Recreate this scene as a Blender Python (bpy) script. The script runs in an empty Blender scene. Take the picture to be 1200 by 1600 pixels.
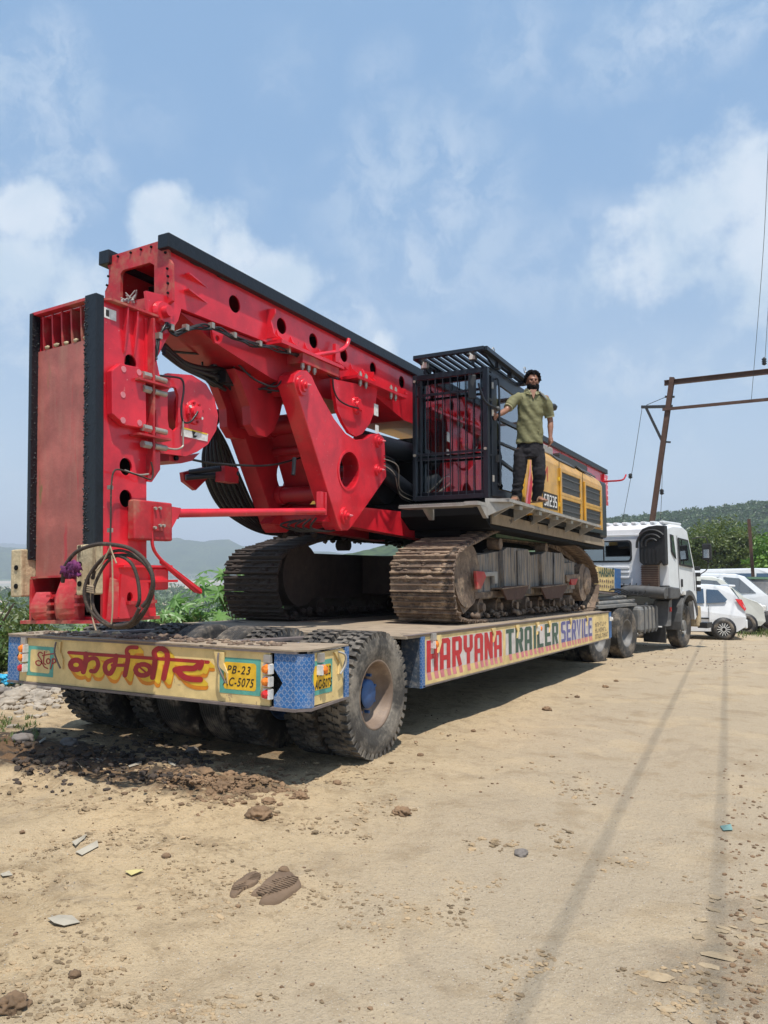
import bpy, bmesh, math, random
from mathutils import Vector, Matrix, noise
from mathutils.geometry import tessellate_polygon
random.seed(7)
R_ = math.radians
SC = bpy.context.scene
COL = SC.collection
# ------------------------------------------------------------ camera
PITCH, YAW, F, EYE = R_(4.406), R_(28.672), 1207.0, 1.56
cam = bpy.data.cameras.new('camera'); co = bpy.data.objects.new('camera', cam); COL.objects.link(co)
co.location = (0, 0, EYE); co.rotation_euler = (math.pi/2+PITCH, 0, YAW)
cam.sensor_fit = 'VERTICAL'; cam.sensor_height = 32.0; cam.lens = F/1600*32; cam.clip_end = 20000; cam.clip_start = 0.05
SC.camera = co
# ------------------------------------------------------------ sun, sky, exposure
SUN_DIR = Vector((-0.27, 0.27, -1.0)).normalized()
sl = bpy.data.lights.new('sun', 'SUN'); sl.energy = 4.4; sl.angle = R_(0.55); sl.color = (1, 0.955, 0.88)
so = bpy.data.objects.new('sun', sl); COL.objects.link(so); so.location = (0, 0, 60)
so.rotation_euler = SUN_DIR.to_track_quat('-Z', 'Y').to_euler()
SC.view_settings.view_transform = 'Standard'; SC.view_settings.look = 'None'
SC.view_settings.exposure = 0.34; SC.view_settings.gamma = 1; SC.view_settings.use_curve_mapping = False
W = bpy.data.worlds.new('World'); SC.world = W; W.use_nodes = True
HAZE_DENSITY = 0.00032

def pxdir(px, py):
    fw = Vector((-math.sin(YAW)*math.cos(PITCH), math.cos(YAW)*math.cos(PITCH), math.sin(PITCH)))
    rt = Vector((math.cos(YAW), math.sin(YAW), 0)); up = rt.cross(fw)
    return fw + rt*((px-600)/F) + up*((800-py)/F)
def on(px, py, X=None, Y=None, Z=None):
    """measured point: photo pixel carried onto a known plane of the place"""
    r = pxdir(px, py)
    t = (X/r.x) if X is not None else (Y/r.y) if Y is not None else (Z-EYE)/r.z
    return Vector((0, 0, EYE)) + r*t

class NT:
    def __init__(s, tree):
        s.t = tree; s.n = tree.nodes; s.l = tree.links
    def add(s, typ, **kw):
        nd = s.n.new(typ)
        for k, v in kw.items():
            if hasattr(nd, k) and not k[0].isupper(): setattr(nd, k, v)
        return nd
    def math(s, op, a, b=None, c=None, clamp=False):
        nd = s.n.new('ShaderNodeMath'); nd.operation = op; nd.use_clamp = clamp
        for i, v in enumerate((a, b, c)):
            if v is None: continue
            if isinstance(v, (int, float)): nd.inputs[i].default_value = v
            else: s.l.new(v, nd.inputs[i])
        return nd.outputs[0]
    def vmath(s, op, a, b=None):
        nd = s.n.new('ShaderNodeVectorMath'); nd.operation = op
        for i, v in enumerate((a, b)):
            if v is None: continue
            if isinstance(v, (tuple, Vector)): nd.inputs[i].default_value = tuple(v)
            else: s.l.new(v, nd.inputs[i])
        return nd
    def noise(s, vec, scale, detail=4, rough=0.55, dist=0.0):
        nd = s.n.new('ShaderNodeTexNoise'); nd.inputs['Scale'].default_value = scale
        nd.inputs['Detail'].default_value = detail; nd.inputs['Roughness'].default_value = rough
        nd.inputs['Distortion'].default_value = dist
        if vec is not None: s.l.new(vec, nd.inputs['Vector'])
        return nd.outputs['Fac']
    def ramp(s, fac, lo, hi, a=0.0, b=1.0):
        nd = s.n.new('ShaderNodeMapRange'); nd.inputs['From Min'].default_value = lo; nd.inputs['From Max'].default_value = hi
        nd.inputs['To Min'].default_value = a; nd.inputs['To Max'].default_value = b; nd.interpolation_type = 'SMOOTHSTEP'
        s.l.new(fac, nd.inputs['Value']); return nd.outputs['Result']
    def mix(s, fac, a, b):
        nd = s.n.new('ShaderNodeMix'); nd.data_type = 'RGBA'
        for sock, v in ((nd.inputs[0], fac), (nd.inputs[6], a), (nd.inputs[7], b)):
            if isinstance(v, (int, float)): sock.default_value = v
            elif isinstance(v, tuple): sock.default_value = (*v[:3], 1)
            else: s.l.new(v, sock)
        return nd.outputs[2]

# sky with clouds
wt = NT(W.node_tree); W.node_tree.nodes.clear()
sky = wt.add('ShaderNodeTexSky'); sky.sky_type = 'NISHITA'; sky.sun_disc = False
sky.sun_elevation = math.asin(-SUN_DIR.z); sky.sun_rotation = math.atan2(-SUN_DIR.x, -SUN_DIR.y)
sky.altitude = 300; sky.air_density = 1.0; sky.dust_density = 2.2; sky.ozone_density = 1.6
tc = wt.add('ShaderNodeTexCoord'); dirv = tc.outputs['Generated']
# warp the direction a little so the cloud edges billow
nz = wt.n.new('ShaderNodeTexNoise'); nz.inputs['Scale'].default_value = 9; nz.inputs['Detail'].default_value = 7; nz.inputs['Roughness'].default_value = 0.62
wt.l.new(dirv, nz.inputs['Vector'])
off = wt.vmath('SUBTRACT', nz.outputs['Color'], (0.5, 0.5, 0.5)).outputs[0]
sc_ = wt.vmath('SCALE', off); sc_.inputs['Scale'].default_value = 0.085
wd = wt.vmath('ADD', dirv, sc_.outputs[0]).outputs[0]
# cloud banks: (direction measured in the photo, angular radius, softness 0..1, strength)
banks = [(70, 345, .050, .35, .9), (40, 420, .07, .5, .75), (120, 450, .06, .5, .75), (20, 520, .08, .7, .6), (95, 400, .05, .5, .6), (60, 480, .07, .7, .6),
         (240, 340, .045, .35, .85), (290, 395, .06, .45, .8), (370, 390, .055, .4, .75), (430, 440, .06, .45, .8), (340, 440, .07, .5, .75),
         (530, 520, .06, .6, .7), (590, 540, .04, .5, .6), (410, 275, .045, .9, .28), (445, 120, .06, .95, .22), (600, 115, .05, .9, .30),
         (800, 85, .08, .9, .42), (850, 95, .05, .9, .30), (960, 75, .07, .8, .5), (1050, 35, .08, .8, .55), (1150, 10, .07, .8, .55), (905, 130, .05, .9, .3),
         (1160, 290, .085, .45, .74), (1100, 340, .085, .5, .66), (1190, 390, .10, .55, .66), (1010, 400, .075, .55, .62), (930, 410, .09, .8, .5),
         (850, 420, .08, .85, .42), (790, 445, .06, .9, .35), (960, 580, .06, .7, .5), (1010, 560, .05, .7, .5), (1130, 570, .07, .7, .5), (1060, 690, .08, .9, .45),
         (10, 130, .05, .8, .35), (230, 180, .06, .95, .2), (1050, 760, .09, .95, .35), (900, 660, .07, .9, .25), (20, 700, .1, .95, .3)]
for ax, ay, n_ in ((-.9, -.3, 5), (.7, .5, 5), (.2, -.9, 5), (-.6, .75, 4)):   # the same kind of sky goes on out of view
    for k in range(n_): banks.append((Vector((ax+random.uniform(-.5, .5), ay+random.uniform(-.5, .5), random.uniform(.15, .7))).normalized(), 0, random.uniform(.07, .16), .5, random.uniform(.4, .8)))
acc = None; cum = None
for bx, by, r, soft, st in banks:
    c = bx if isinstance(bx, Vector) else pxdir(bx, by).normalized()
    if st >= .6 and soft <= .55:                     # heaped cloud: a field to be cut by fine noise
        f_ = wt.math('MULTIPLY', wt.math('SUBTRACT', 1.0, wt.math('DIVIDE', wt.vmath('DISTANCE', wd, c).outputs['Value'], r*1.5)), st); cum = f_ if cum is None else wt.math('MAXIMUM', cum, f_)
    else:
        d = wt.vmath('DISTANCE', wd, c).outputs['Value']; m = wt.ramp(d, r*1.1, r*1.1*(1-soft), 0.0, st*.8); acc = m if acc is None else wt.math('MAXIMUM', acc, m)
det = wt.noise(wd, 20, 8, 0.62, .3)
acc = wt.math('MULTIPLY', acc, wt.ramp(det, 0.36, 0.66, 0.10, 1.0))
fbm = wt.noise(dirv, 11, 9, 0.60)
cmk = wt.ramp(wt.math('ADD', cum, wt.math('MULTIPLY', wt.math('SUBTRACT', fbm, .5), 1.2)), .22, .58, 0, .85)
acc = wt.math('MAXIMUM', acc, cmk)
veil = wt.ramp(wt.noise(dirv, 3.2, 8, 0.62, 0.6), 0.50, 0.85, 0.0, 0.14)
acc = wt.math('MAXIMUM', acc, veil)
sep = wt.add('ShaderNodeSeparateXYZ'); wt.l.new(dirv, sep.inputs[0])
hz = wt.ramp(sep.outputs['Z'], 0.50, 0.0, 0.0, 1.0)
shade = wt.ramp(wt.noise(wd, 14, 5, 0.5), 0.3, 0.7, 0.0, 1.0)
ccol = wt.mix(shade, (4.8, 5.8, 6.8), (6.2, 6.8, 7.5))
skc = wt.mix(0.72, sky.outputs[0], wt.mix(hz, (2.35, 4.0, 6.3), (4.6, 5.8, 7.0)))
fin = wt.mix(acc, skc, ccol)
bg = wt.add('ShaderNodeBackground'); bg.inputs['Strength'].default_value = 0.105
wt.l.new(fin, bg.inputs['Color'])
wo = wt.add('ShaderNodeOutputWorld'); wt.l.new(bg.outputs[0], wo.inputs['Surface'])

# ------------------------------------------------------------ materials
MATS = {}
def mat(name, col, rough=0.5, metal=0.0, dust=0.0, dustcol=(0.36, 0.27, 0.17), dscale=3.0, bump=0.0, bscale=40.0, var=0.12, spec=0.5, coat=0.0, streak=False, alpha=None, stops=None, emit=None, rnd=0.0):
    """procedural surface: base colour with broken tone, patches of dust or wear, fine relief"""
    if name in MATS: return MATS[name]
    m = bpy.data.materials.new(name); m.use_nodes = True; t = NT(m.node_tree)
    b = m.node_tree.nodes['Principled BSDF']; tc = t.add('ShaderNodeTexCoord'); o = tc.outputs['Object']
    if streak:
        mp = t.add('ShaderNodeMapping'); mp.inputs['Scale'].default_value = (1.6, 1.6, 0.16); t.l.new(o, mp.inputs[0]); dv = mp.outputs[0]
    else: dv = o
    n1 = t.noise(o, dscale*1.7, 5, 0.6)
    dark = tuple(c*(1-var*1.6) for c in col); lite = tuple(min(1, c*(1+var)) for c in col)
    c = t.mix(t.ramp(n1, 0.3, 0.7), dark, lite)
    if stops:                                        # further colours in patches: (colour, scale, lo, hi)
        for sc, s_, lo, hi in stops: c = t.mix(t.ramp(t.noise(dv, s_, 6, 0.62, 0.4), lo, hi), c, sc)
    rg = rough
    if rnd:
        oi = t.add('ShaderNodeObjectInfo'); c = t.mix(t.math('MULTIPLY', oi.outputs['Random'], rnd), c, tuple(x*.30 for x in col)); dustcol = tuple(x*.97 for x in dustcol)
    if dust > 0:
        f = t.math('ADD', t.noise(dv, dscale, 7, 0.65), t.math('MULTIPLY', t.noise(dv, dscale*9, 3, 0.6), 0.25))
        fac = t.ramp(f, 0.95-0.62*dust, 1.12-0.45*dust)
        c = t.mix(t.math('MULTIPLY', fac, min(1.0, 0.55+dust*0.5)), c, dustcol)
        rg = t.ramp(fac, 0, 1, rough, 0.9)
    t.l.new(c, b.inputs['Base Color']) 
    if isinstance(rg, float): b.inputs['Roughness'].default_value = rg
    else: t.l.new(rg, b.inputs['Roughness'])
    b.inputs['Metallic'].default_value = metal; b.inputs['Specular IOR Level'].default_value = spec
    b.inputs['Coat Weight'].default_value = coat
    if bump:
        bp = t.add('ShaderNodeBump'); bp.inputs['Strength'].default_value = min(1, bump); bp.inputs['Distance'].default_value = 0.01
        t.l.new(t.noise(o, bscale, 5, 0.6), bp.inputs['Height']); t.l.new(bp.outputs[0], b.inputs['Normal'])
    MATS[name] = m; return m
def glass(name, col=(0.10, 0.14, 0.15), alpha=0.5, rough=0.03):
    if name in MATS: return MATS[name]
    m = bpy.data.materials.new(name); m.use_nodes = True; t = NT(m.node_tree); m.node_tree.nodes.clear()
    g = t.add('ShaderNodeBsdfGlossy'); g.inputs['Roughness'].default_value = rough; g.inputs['Color'].default_value = (.95, .97, 1, 1)
    tr = t.add('ShaderNodeBsdfTransparent'); tr.inputs['Color'].default_value = (*col, 1)
    fr = t.add('ShaderNodeFresnel'); fr.inputs['IOR'].default_value = 1.5
    f2 = t.math('ADD', t.math('MULTIPLY', fr.outputs[0], 1.2), alpha, clamp=True)
    mx = t.add('ShaderNodeMixShader'); t.l.new(f2, mx.inputs[0]); t.l.new(tr.outputs[0], mx.inputs[1]); t.l.new(g.outputs[0], mx.inputs[2])
    out = t.add('ShaderNodeOutputMaterial'); t.l.new(mx.outputs[0], out.inputs[0]); MATS[name] = m; return m

RED = (0.60, 0.012, 0.022)
def M(k): return MATS[k]
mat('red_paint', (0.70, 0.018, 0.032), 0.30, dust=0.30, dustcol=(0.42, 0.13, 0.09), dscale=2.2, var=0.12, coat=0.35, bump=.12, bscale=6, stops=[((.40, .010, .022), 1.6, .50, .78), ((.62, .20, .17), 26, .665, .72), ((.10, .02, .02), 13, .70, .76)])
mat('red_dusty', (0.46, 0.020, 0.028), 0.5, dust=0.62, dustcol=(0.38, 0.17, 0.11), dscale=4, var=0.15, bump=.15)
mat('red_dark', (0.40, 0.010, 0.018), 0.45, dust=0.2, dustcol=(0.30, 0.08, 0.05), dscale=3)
mat('red_primer', (0.42, 0.12, 0.095), 0.55, dust=0.55, dustcol=(0.40, 0.21, 0.15), dscale=1.7, var=.2, bump=.2, streak=True,
    stops=[((0.45, 0.02, 0.035), 3.4, .54, .64), ((0.22, 0.15, 0.06), 7.0, .62, .72)])
mat('rail_black', (0.006, 0.008, 0.012), 0.45, dust=0.10, dscale=7, dustcol=(.06, .05, .04), bump=.4, bscale=30)
mat('grease_black', (0.012, 0.012, 0.013), 0.35, bump=.9, bscale=55, dust=.15, dustcol=(.06, .05, .04))
mat('cab_black', (0.010, 0.013, 0.019), 0.36, dust=0.10, dscale=5, dustcol=(.14, .12, .10))
mat('hose_black', (0.012, 0.012, 0.013), 0.42, dust=.15, dscale=9)
mat('frame_black', (0.006, 0.006, 0.007), 0.8, dust=.10, dscale=4, dustcol=(.035, .028, .02), spec=.15)
mat('grey_steel', (0.34, 0.32, 0.29), 0.5, dust=0.5, dscale=5, dustcol=(.33, .26, .18), bump=.2)
mat('bolt_steel', (0.42, 0.38, 0.32), 0.4, metal=.5, dust=.3, dscale=12)
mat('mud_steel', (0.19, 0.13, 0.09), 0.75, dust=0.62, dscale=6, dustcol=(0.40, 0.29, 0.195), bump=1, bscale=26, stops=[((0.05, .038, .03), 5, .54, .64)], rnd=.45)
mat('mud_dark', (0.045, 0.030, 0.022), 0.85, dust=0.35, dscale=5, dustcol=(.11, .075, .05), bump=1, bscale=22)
mat('track_steel', (0.20, 0.19, 0.185), 0.6, dust=0.75, dscale=11, dustcol=(0.36, 0.28, 0.20), bump=.4, streak=True, stops=[((.03, .035, .045), 9, .46, .58)])
mat('yellow_body', (0.62, 0.32, 0.035), 0.38, dust=0.25, dscale=2.5, dustcol=(.52, .36, .15), coat=.2)
mat('cream', (0.74, 0.55, 0.24), 0.5, dust=0.30, dscale=3.2, dustcol=(.48, .36, .2), bump=.25, bscale=12, stops=[((.42, .30, .16), 15, .63, .70)])
mat('cream_pad', (0.52, 0.41, 0.25), 0.7, dust=0.6, dscale=9, dustcol=(.26, .17, .09), bump=.6, streak=True, stops=[((.07, .045, .025), 11, .58, .66)])
mat('teal', (0.10, 0.36, 0.29), 0.5, dust=.25, dscale=5)
mat('plate_yellow', (0.78, 0.46, 0.02), 0.5, dust=.15, dscale=6)
mat('ink', (0.025, 0.018, 0.012), 0.6)
mat('sign_red', (0.36, 0.012, 0.018), 0.5, dust=.15, dscale=5, dustcol=(.4, .1, .06))
mat('letter_red', (0.52, 0.008, 0.022), 0.42, dust=.12, dscale=5, dustcol=(.45, .15, .12))
mat('letter_green', (0.035, 0.09, 0.065), 0.45, dust=.3, dscale=5, dustcol=(.12, .17, .13))
mat('letter_blue', (0.11, 0.11, 0.30), 0.45, dust=.35, dscale=5, dustcol=(.22, .24, .36))
mat('letter_pale', (0.60, 0.55, 0.52), 0.5, dust=.3, dscale=4, dustcol=(.55, .45, .3))
mat('letter_pink', (0.68, 0.22, 0.24), 0.5, dust=.15, dscale=4)
mat('sign_orange', (0.72, 0.24, 0.008), 0.5, dust=.15, dscale=5)
mat('sign_yellow', (0.78, 0.50, 0.03), 0.5, dust=.15, dscale=5)
mat('rust', (0.085, 0.042, 0.028), 0.8, dust=.5, dscale=5, dustcol=(.15, .095, .065), bump=.4)
mat('rust_edge', (0.16, 0.13, 0.12), 0.6, dust=.4, dscale=7, dustcol=(.24, .17, .11), bump=.3)
mat('rubber', (0.035, 0.033, 0.031), 0.8, dust=0.62, dscale=4, dustcol=(0.25, 0.205, 0.155), bump=.4, bscale=50)
mat('rubber_dusty', (0.055, 0.050, 0.044), 0.85, dust=0.7, dscale=3.5, dustcol=(0.27, 0.235, 0.19), bump=.4, bscale=50)
mat('rubber_dark', (0.035, 0.032, 0.029), 0.85, dust=0.65, dscale=4, dustcol=(0.24, 0.20, 0.155), bump=.4, bscale=50)
mat('rim_brown', (0.20, 0.14, 0.10), 0.6, dust=.5, dscale=4, dustcol=(.36, .27, .19))
mat('rim_grey', (0.15, 0.145, 0.14), 0.55, dust=.45, dscale=5, dustcol=(.27, .23, .18))
mat('hub_blue', (0.035, 0.10, 0.26), 0.5, dust=.3, dscale=6)
mat('lens_orange', (0.85, 0.22, 0.02), 0.25, var=.2, dust=.1, dscale=20)
mat('lens_red', (0.65, 0.03, 0.03), 0.25, var=.2, dust=.1, dscale=20)
mat('white_plastic', (0.72, 0.70, 0.66), 0.4, dust=.3, dscale=14)
mat('white_paint', (0.72, 0.73, 0.74), 0.32, dust=.16, dscale=2.2, dustcol=(.50, .44, .36), var=.04, coat=.3)
mat('van_paint', (0.62, 0.62, 0.56), 0.38, dust=.2, dscale=2.2, dustcol=(.46, .40, .32), var=.05)
mat('black_plastic', (0.02, 0.02, 0.021), 0.55, dust=.3, dscale=5, dustcol=(.12, .11, .10))
mat('grey_plastic', (0.09, 0.09, 0.09), 0.6, dust=.35, dscale=5, dustcol=(.22, .19, .16))
mat('tank_grey', (0.16, 0.16, 0.155), 0.5, dust=.6, dscale=4, dustcol=(.27, .235, .19))
mat('wire', (0.03, 0.028, 0.03), 0.5)
mat('cable_mud', (0.045, 0.030, 0.022), 0.75, dust=.5, dscale=12, dustcol=(.22, .15, .10), bump=.6, bscale=80)
mat('rope', (0.42, 0.31, 0.2), 0.85, bump=.4, bscale=120)
mat('purple_cloth', (0.13, 0.015, 0.09), 0.8)
mat('skin', (0.27, 0.125, 0.075), 0.5, var=.08, dscale=12)
mat('hair', (0.007, 0.006, 0.006), 0.9, bump=.8, bscale=160, stops=[((.05, .05, .05), 60, .62, .72)], spec=.1)
mat('shirt', (0.185, 0.175, 0.085), 0.85, var=.1, dscale=6, bump=.5, bscale=22)
mat('shirt_trim', (0.32, 0.30, 0.17), 0.85)
mat('towel', (0.24, 0.24, 0.22), 0.9, bump=.3)
mat('trousers', (0.009, 0.007, 0.010), 0.85, var=.25, dscale=7, bump=.6, bscale=16)
mat('sandal', (0.20, 0.12, 0.07), 0.7)
mat('decal', (0.75, 0.72, 0.68), 0.5, dust=.15, dscale=15)
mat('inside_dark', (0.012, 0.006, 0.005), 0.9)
mat('chrome', (0.7, 0.7, 0.7), 0.12, metal=1)
mat('seat_grey', (0.05, 0.06, 0.065), 0.8)
mat('concrete_dust', (0.30, 0.235, 0.165), 0.9, dust=.4, dscale=3, dustcol=(.42, .34, .25), bump=.5, bscale=30, stops=[((.10, .08, .065), 2.5, .60, .68), ((.16, .15, .15), 5, .66, .74)])
mat('fuel_green', (0.06, 0.11, 0.06), 0.6, dust=.4, dscale=5)
glass('cab_glass', (0.62, 0.70, 0.73), 0.24)
glass('car_glass', (0.45, 0.52, 0.52), 0.22)
glass('dark_glass', (0.16, 0.20, 0.20), 0.20)

def diamond_mat():
    m = bpy.data.materials.new('blue_checker_plate'); m.use_nodes = True; t = NT(m.node_tree); b = m.node_tree.nodes['Principled BSDF']
    tc = t.add('ShaderNodeTexCoord'); o = tc.outputs['Object']; sp = t.add('ShaderNodeSeparateXYZ'); t.l.new(o, sp.inputs[0])
    h = t.math('ADD', sp.outputs['X'], t.math('MULTIPLY', sp.outputs['Y'], 1.0)); z = sp.outputs['Z']
    def bars(a, c2, ph):
        u = t.math('FRACT', t.math('ADD', t.math('MULTIPLY', t.math('ADD', a, c2), 19), ph)); v = t.math('FRACT', t.math('ADD', t.math('MULTIPLY', t.math('SUBTRACT', a, c2), 19), ph))
        du = t.math('ABSOLUTE', t.math('SUBTRACT', u, .5)); dv = t.math('ABSOLUTE', t.math('SUBTRACT', v, .5))
        return t.math('MULTIPLY', t.math('LESS_THAN', du, .11), t.math('LESS_THAN', dv, .38))
    nz2 = t.math('MULTIPLY', z, -1.0)
    h1 = bars(h, z, 0.0); u2 = bars(h, nz2, .5)
    both = t.math('MAXIMUM', h1, u2)
    wear = t.ramp(t.noise(o, 9, 6, .7), .50, .66)
    c = t.mix(t.ramp(t.noise(o, 4, 5, .6), .3, .7), (.018, .095, .27), (.025, .14, .37))
    c = t.mix(t.math('MULTIPLY', wear, .55), c, (.25, .27, .32))
    c = t.mix(t.math('MULTIPLY', both, .35), c, (.42, .46, .55)); t.l.new(c, b.inputs['Base Color']); b.inputs['Roughness'].default_value = .42
    bp = t.add('ShaderNodeBump'); bp.inputs['Strength'].default_value = .6; bp.inputs['Distance'].default_value = .004
    t.l.new(both, bp.inputs['Height']); t.l.new(bp.outputs[0], b.inputs['Normal']); MATS['blue_plate'] = m
diamond_mat()
mat('blue_worn', (0.035, 0.13, 0.33), 0.5, dust=.5, dscale=8, dustcol=(.17, .19, .22), bump=.2)
mat('speckled_blue', (0.05, 0.07, 0.10), 0.6, dust=.6, dscale=22, dustcol=(.26, .25, .24), bump=.6, bscale=60)

# ------------------------------------------------------------ mesh helpers
ORG = {}
class MB:
    def __init__(s): s.v = []; s.f = []; s.sm = []
    def q(s, vs, fs, smooth=False):
        n = len(s.v); s.v += [tuple(v) for v in vs]; s.f += [tuple(i+n for i in f) for f in fs]; s.sm += [smooth]*len(fs); return s
    def box(s, x0, x1, y0, y1, z0, z1):
        x0, x1 = min(x0, x1), max(x0, x1); y0, y1 = min(y0, y1), max(y0, y1); z0, z1 = min(z0, z1), max(z0, z1)
        return s.q([(x0, y0, z0), (x1, y0, z0), (x1, y1, z0), (x0, y1, z0), (x0, y0, z1), (x1, y0, z1), (x1, y1, z1), (x0, y1, z1)],
                   [(3, 2, 1, 0), (4, 5, 6, 7), (0, 1, 5, 4), (1, 2, 6, 5), (2, 3, 7, 6), (3, 0, 4, 7)])
    def obox(s, c, size, rot=None):
        rot = rot or Matrix.Identity(3); c = Vector(c); a, b, d = (x/2 for x in size); vs = []
        for z in (-d, d):
            for x, y in ((-a, -b), (a, -b), (a, b), (-a, b)): vs.append(c+rot@Vector((x, y, z)))
        return s.q(vs, [(3, 2, 1, 0), (4, 5, 6, 7), (0, 1, 5, 4), (1, 2, 6, 5), (2, 3, 7, 6), (3, 0, 4, 7)])
    def beam(s, p0, p1, w, h, upv=(0, 0, 1)):
        p0, p1 = Vector(p0), Vector(p1); d = (p1-p0); L = d.length; d.normalize(); sd = d.cross(Vector(upv))
        if sd.length < 1e-4: sd = d.cross(Vector((1, 0, 0)))
        sd.normalize(); u = sd.cross(d); r = Matrix((sd, d, u)).transposed()
        return s.obox((p0+p1)/2, (w, L, h), r)
    def cyl(s, p0, p1, r0, r1=None, n=14, caps=True, smooth=True):
        r1 = r0 if r1 is None else r1; p0, p1 = Vector(p0), Vector(p1); d = (p1-p0).normalized()
        a = d.orthogonal().normalized(); b = d.cross(a); vs = []
        for p, r in ((p0, r0), (p1, r1)):
            for k in range(n): t = 2*math.pi*k/n; vs.append(p+a*(r*math.cos(t))+b*(r*math.sin(t)))
        s.q(vs, [(k, (k+1) % n, n+(k+1) % n, n+k) for k in range(n)], smooth)
        if caps: s.q(vs[:n], [tuple(range(n))[::-1]]); s.q(vs[n:], [tuple(range(n))])
        return s
    def tube(s, pts, r, n=6, closed=False, smooth=True):
        pts = [Vector(p) for p in pts]; N = len(pts)
        if N < 2: return s
        vs = []; up = None
        for i, p in enumerate(pts):
            a = pts[max(0, i-1)] if not closed else pts[(i-1) % N]; b = pts[min(N-1, i+1)] if not closed else pts[(i+1) % N]
            d = (b-a).normalized()
            if up is None: up = d.orthogonal().normalized()
            up = (up-d*up.dot(d)); up = up.normalized() if up.length > 1e-6 else d.orthogonal().normalized(); sd = d.cross(up)
            rr = r[i] if isinstance(r, (list, tuple)) else r
            for k in range(n): t = 2*math.pi*k/n; vs.append(p+up*(rr*math.cos(t))+sd*(rr*math.sin(t)))
        fs = []
        for i in range(N if closed else N-1):
            j = (i+1) % N
            for k in range(n): fs.append((i*n+k, i*n+(k+1) % n, j*n+(k+1) % n, j*n+k))
        s.q(vs, fs, smooth)
        if not closed: s.q(vs[:n], [tuple(range(n))[::-1]]); s.q(vs[-n:], [tuple(range(n))])
        return s
    def prism(s, poly, vec):
        poly = [Vector(p) for p in poly]; vec = Vector(vec); n = len(poly)
        s.q(poly+[p+vec for p in poly], [tuple(range(n))[::-1], tuple(range(n, 2*n))]+[(k, (k+1) % n, n+(k+1) % n, n+k) for k in range(n)]); return s
    def plate(s, outer, holes, vec):
        """flat plate of any outline with real through holes, given depth vec"""
        vec = Vector(vec); loops = [[Vector(p) for p in outer]]+[[Vector(p) for p in h] for h in holes]
        flat = [p for l in loops for p in l]; tris = tessellate_polygon(loops); n = len(flat)
        fs = [tuple(t) for t in tris]+[tuple(i+n for i in t[::-1]) for t in tris]; b = 0
        for l in loops:
            m_ = len(l); fs += [(b+k, b+(k+1) % m_, n+b+(k+1) % m_, n+b+k) for k in range(m_)]; b += m_
        return s.q(flat+[p+vec for p in flat], fs)
    def lathe(s, prof, o, ax, n=32, smooth=True, closed=False):
        o = Vector(o); ax = Vector(ax).normalized(); a = ax.orthogonal().normalized(); b = ax.cross(a); vs = []; m_ = len(prof)
        for k in range(n):
            t = 2*math.pi*k/n; d = a*math.cos(t)+b*math.sin(t)
            for r, h in prof: vs.append(o+ax*h+d*r)
        fs = []
        for k in range(n):
            k2 = (k+1) % n
            for i in range(m_ if closed else m_-1): j = (i+1) % m_; fs.append((k*m_+i, k*m_+j, k2*m_+j, k2*m_+i))
        return s.q(vs, fs, smooth)
    def loft(s, rings, caps=True, smooth=True):
        n = len(rings[0]); vs = [p for r in rings for p in r]; fs = []
        for i in range(len(rings)-1):
            for k in range(n): fs.append((i*n+k, i*n+(k+1) % n, (i+1)*n+(k+1) % n, (i+1)*n+k))
        s.q(vs, fs, smooth)
        if caps: s.q(rings[0], [tuple(range(n))[::-1]], smooth); s.q(rings[-1], [tuple(range(n))], smooth)
        return s
    def blob(s, c, r, sub=2, amp=.25, fr=2.0, seed=0, squash=(1, 1, 1), smooth=True):
        bm = bmesh.new(); bmesh.ops.create_icosphere(bm, subdivisions=sub, radius=1); vs = []
        for v in bm.verts:
            k = 1+amp*noise.noise(v.co*fr+Vector((seed, seed*.7, seed*1.3)))*2
            p = v.co*k; vs.append((c[0]+p.x*r*squash[0], c[1]+p.y*r*squash[1], c[2]+p.z*r*squash[2]))
        s.q(vs, [tuple(v.index for v in f.verts) for f in bm.faces], smooth); bm.free(); return s
    def ribbon(s, pts, w, u, v, o, nrm, lift=0.0, closed=False):
        """flat brush stroke on a panel: pts in panel units (u right, v up)"""
        P = [Vector((p[0], p[1])) for p in pts]; N = len(P); L = []; Rr = []
        for i in range(N):
            a = P[i]-P[i-1] if i > 0 else None; b = P[i+1]-P[i] if i < N-1 else None
            if closed: a = P[i]-P[(i-1) % N]; b = P[(i+1) % N]-P[i]
            if a is None: a = b
            if b is None: b = a
            a = a.normalized(); b = b.normalized(); n1 = Vector((-a.y, a.x)); n2 = Vector((-b.y, b.x)); m_ = (n1+n2)
            if m_.length < 1e-3: m_ = n1
            m_.normalize(); k = min(2.2, 1/max(.3, m_.dot(n1))); L.append(P[i]+m_*(w/2*k)); Rr.append(P[i]-m_*(w/2*k))
        f3 = lambda p: Vector(o)+Vector(u)*p.x+Vector(v)*p.y+Vector(nrm)*lift
        vs = [f3(p) for p in L]+[f3(p) for p in Rr]; n = N
        fs = [(i, i+1, n+i+1, n+i) for i in range(N-1)]
        if closed: fs.append((N-1, 0, n, 2*n-1))
        return s.q(vs, fs)
    def disc(s, c, r, u, v, o, nrm, lift, n=12):
        f3 = lambda x, y: Vector(o)+Vector(u)*x+Vector(v)*y+Vector(nrm)*lift
        return s.q([f3(c[0]+r*math.cos(2*math.pi*k/n), c[1]+r*math.sin(2*math.pi*k/n)) for k in range(n)], [tuple(range(n))])
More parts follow.
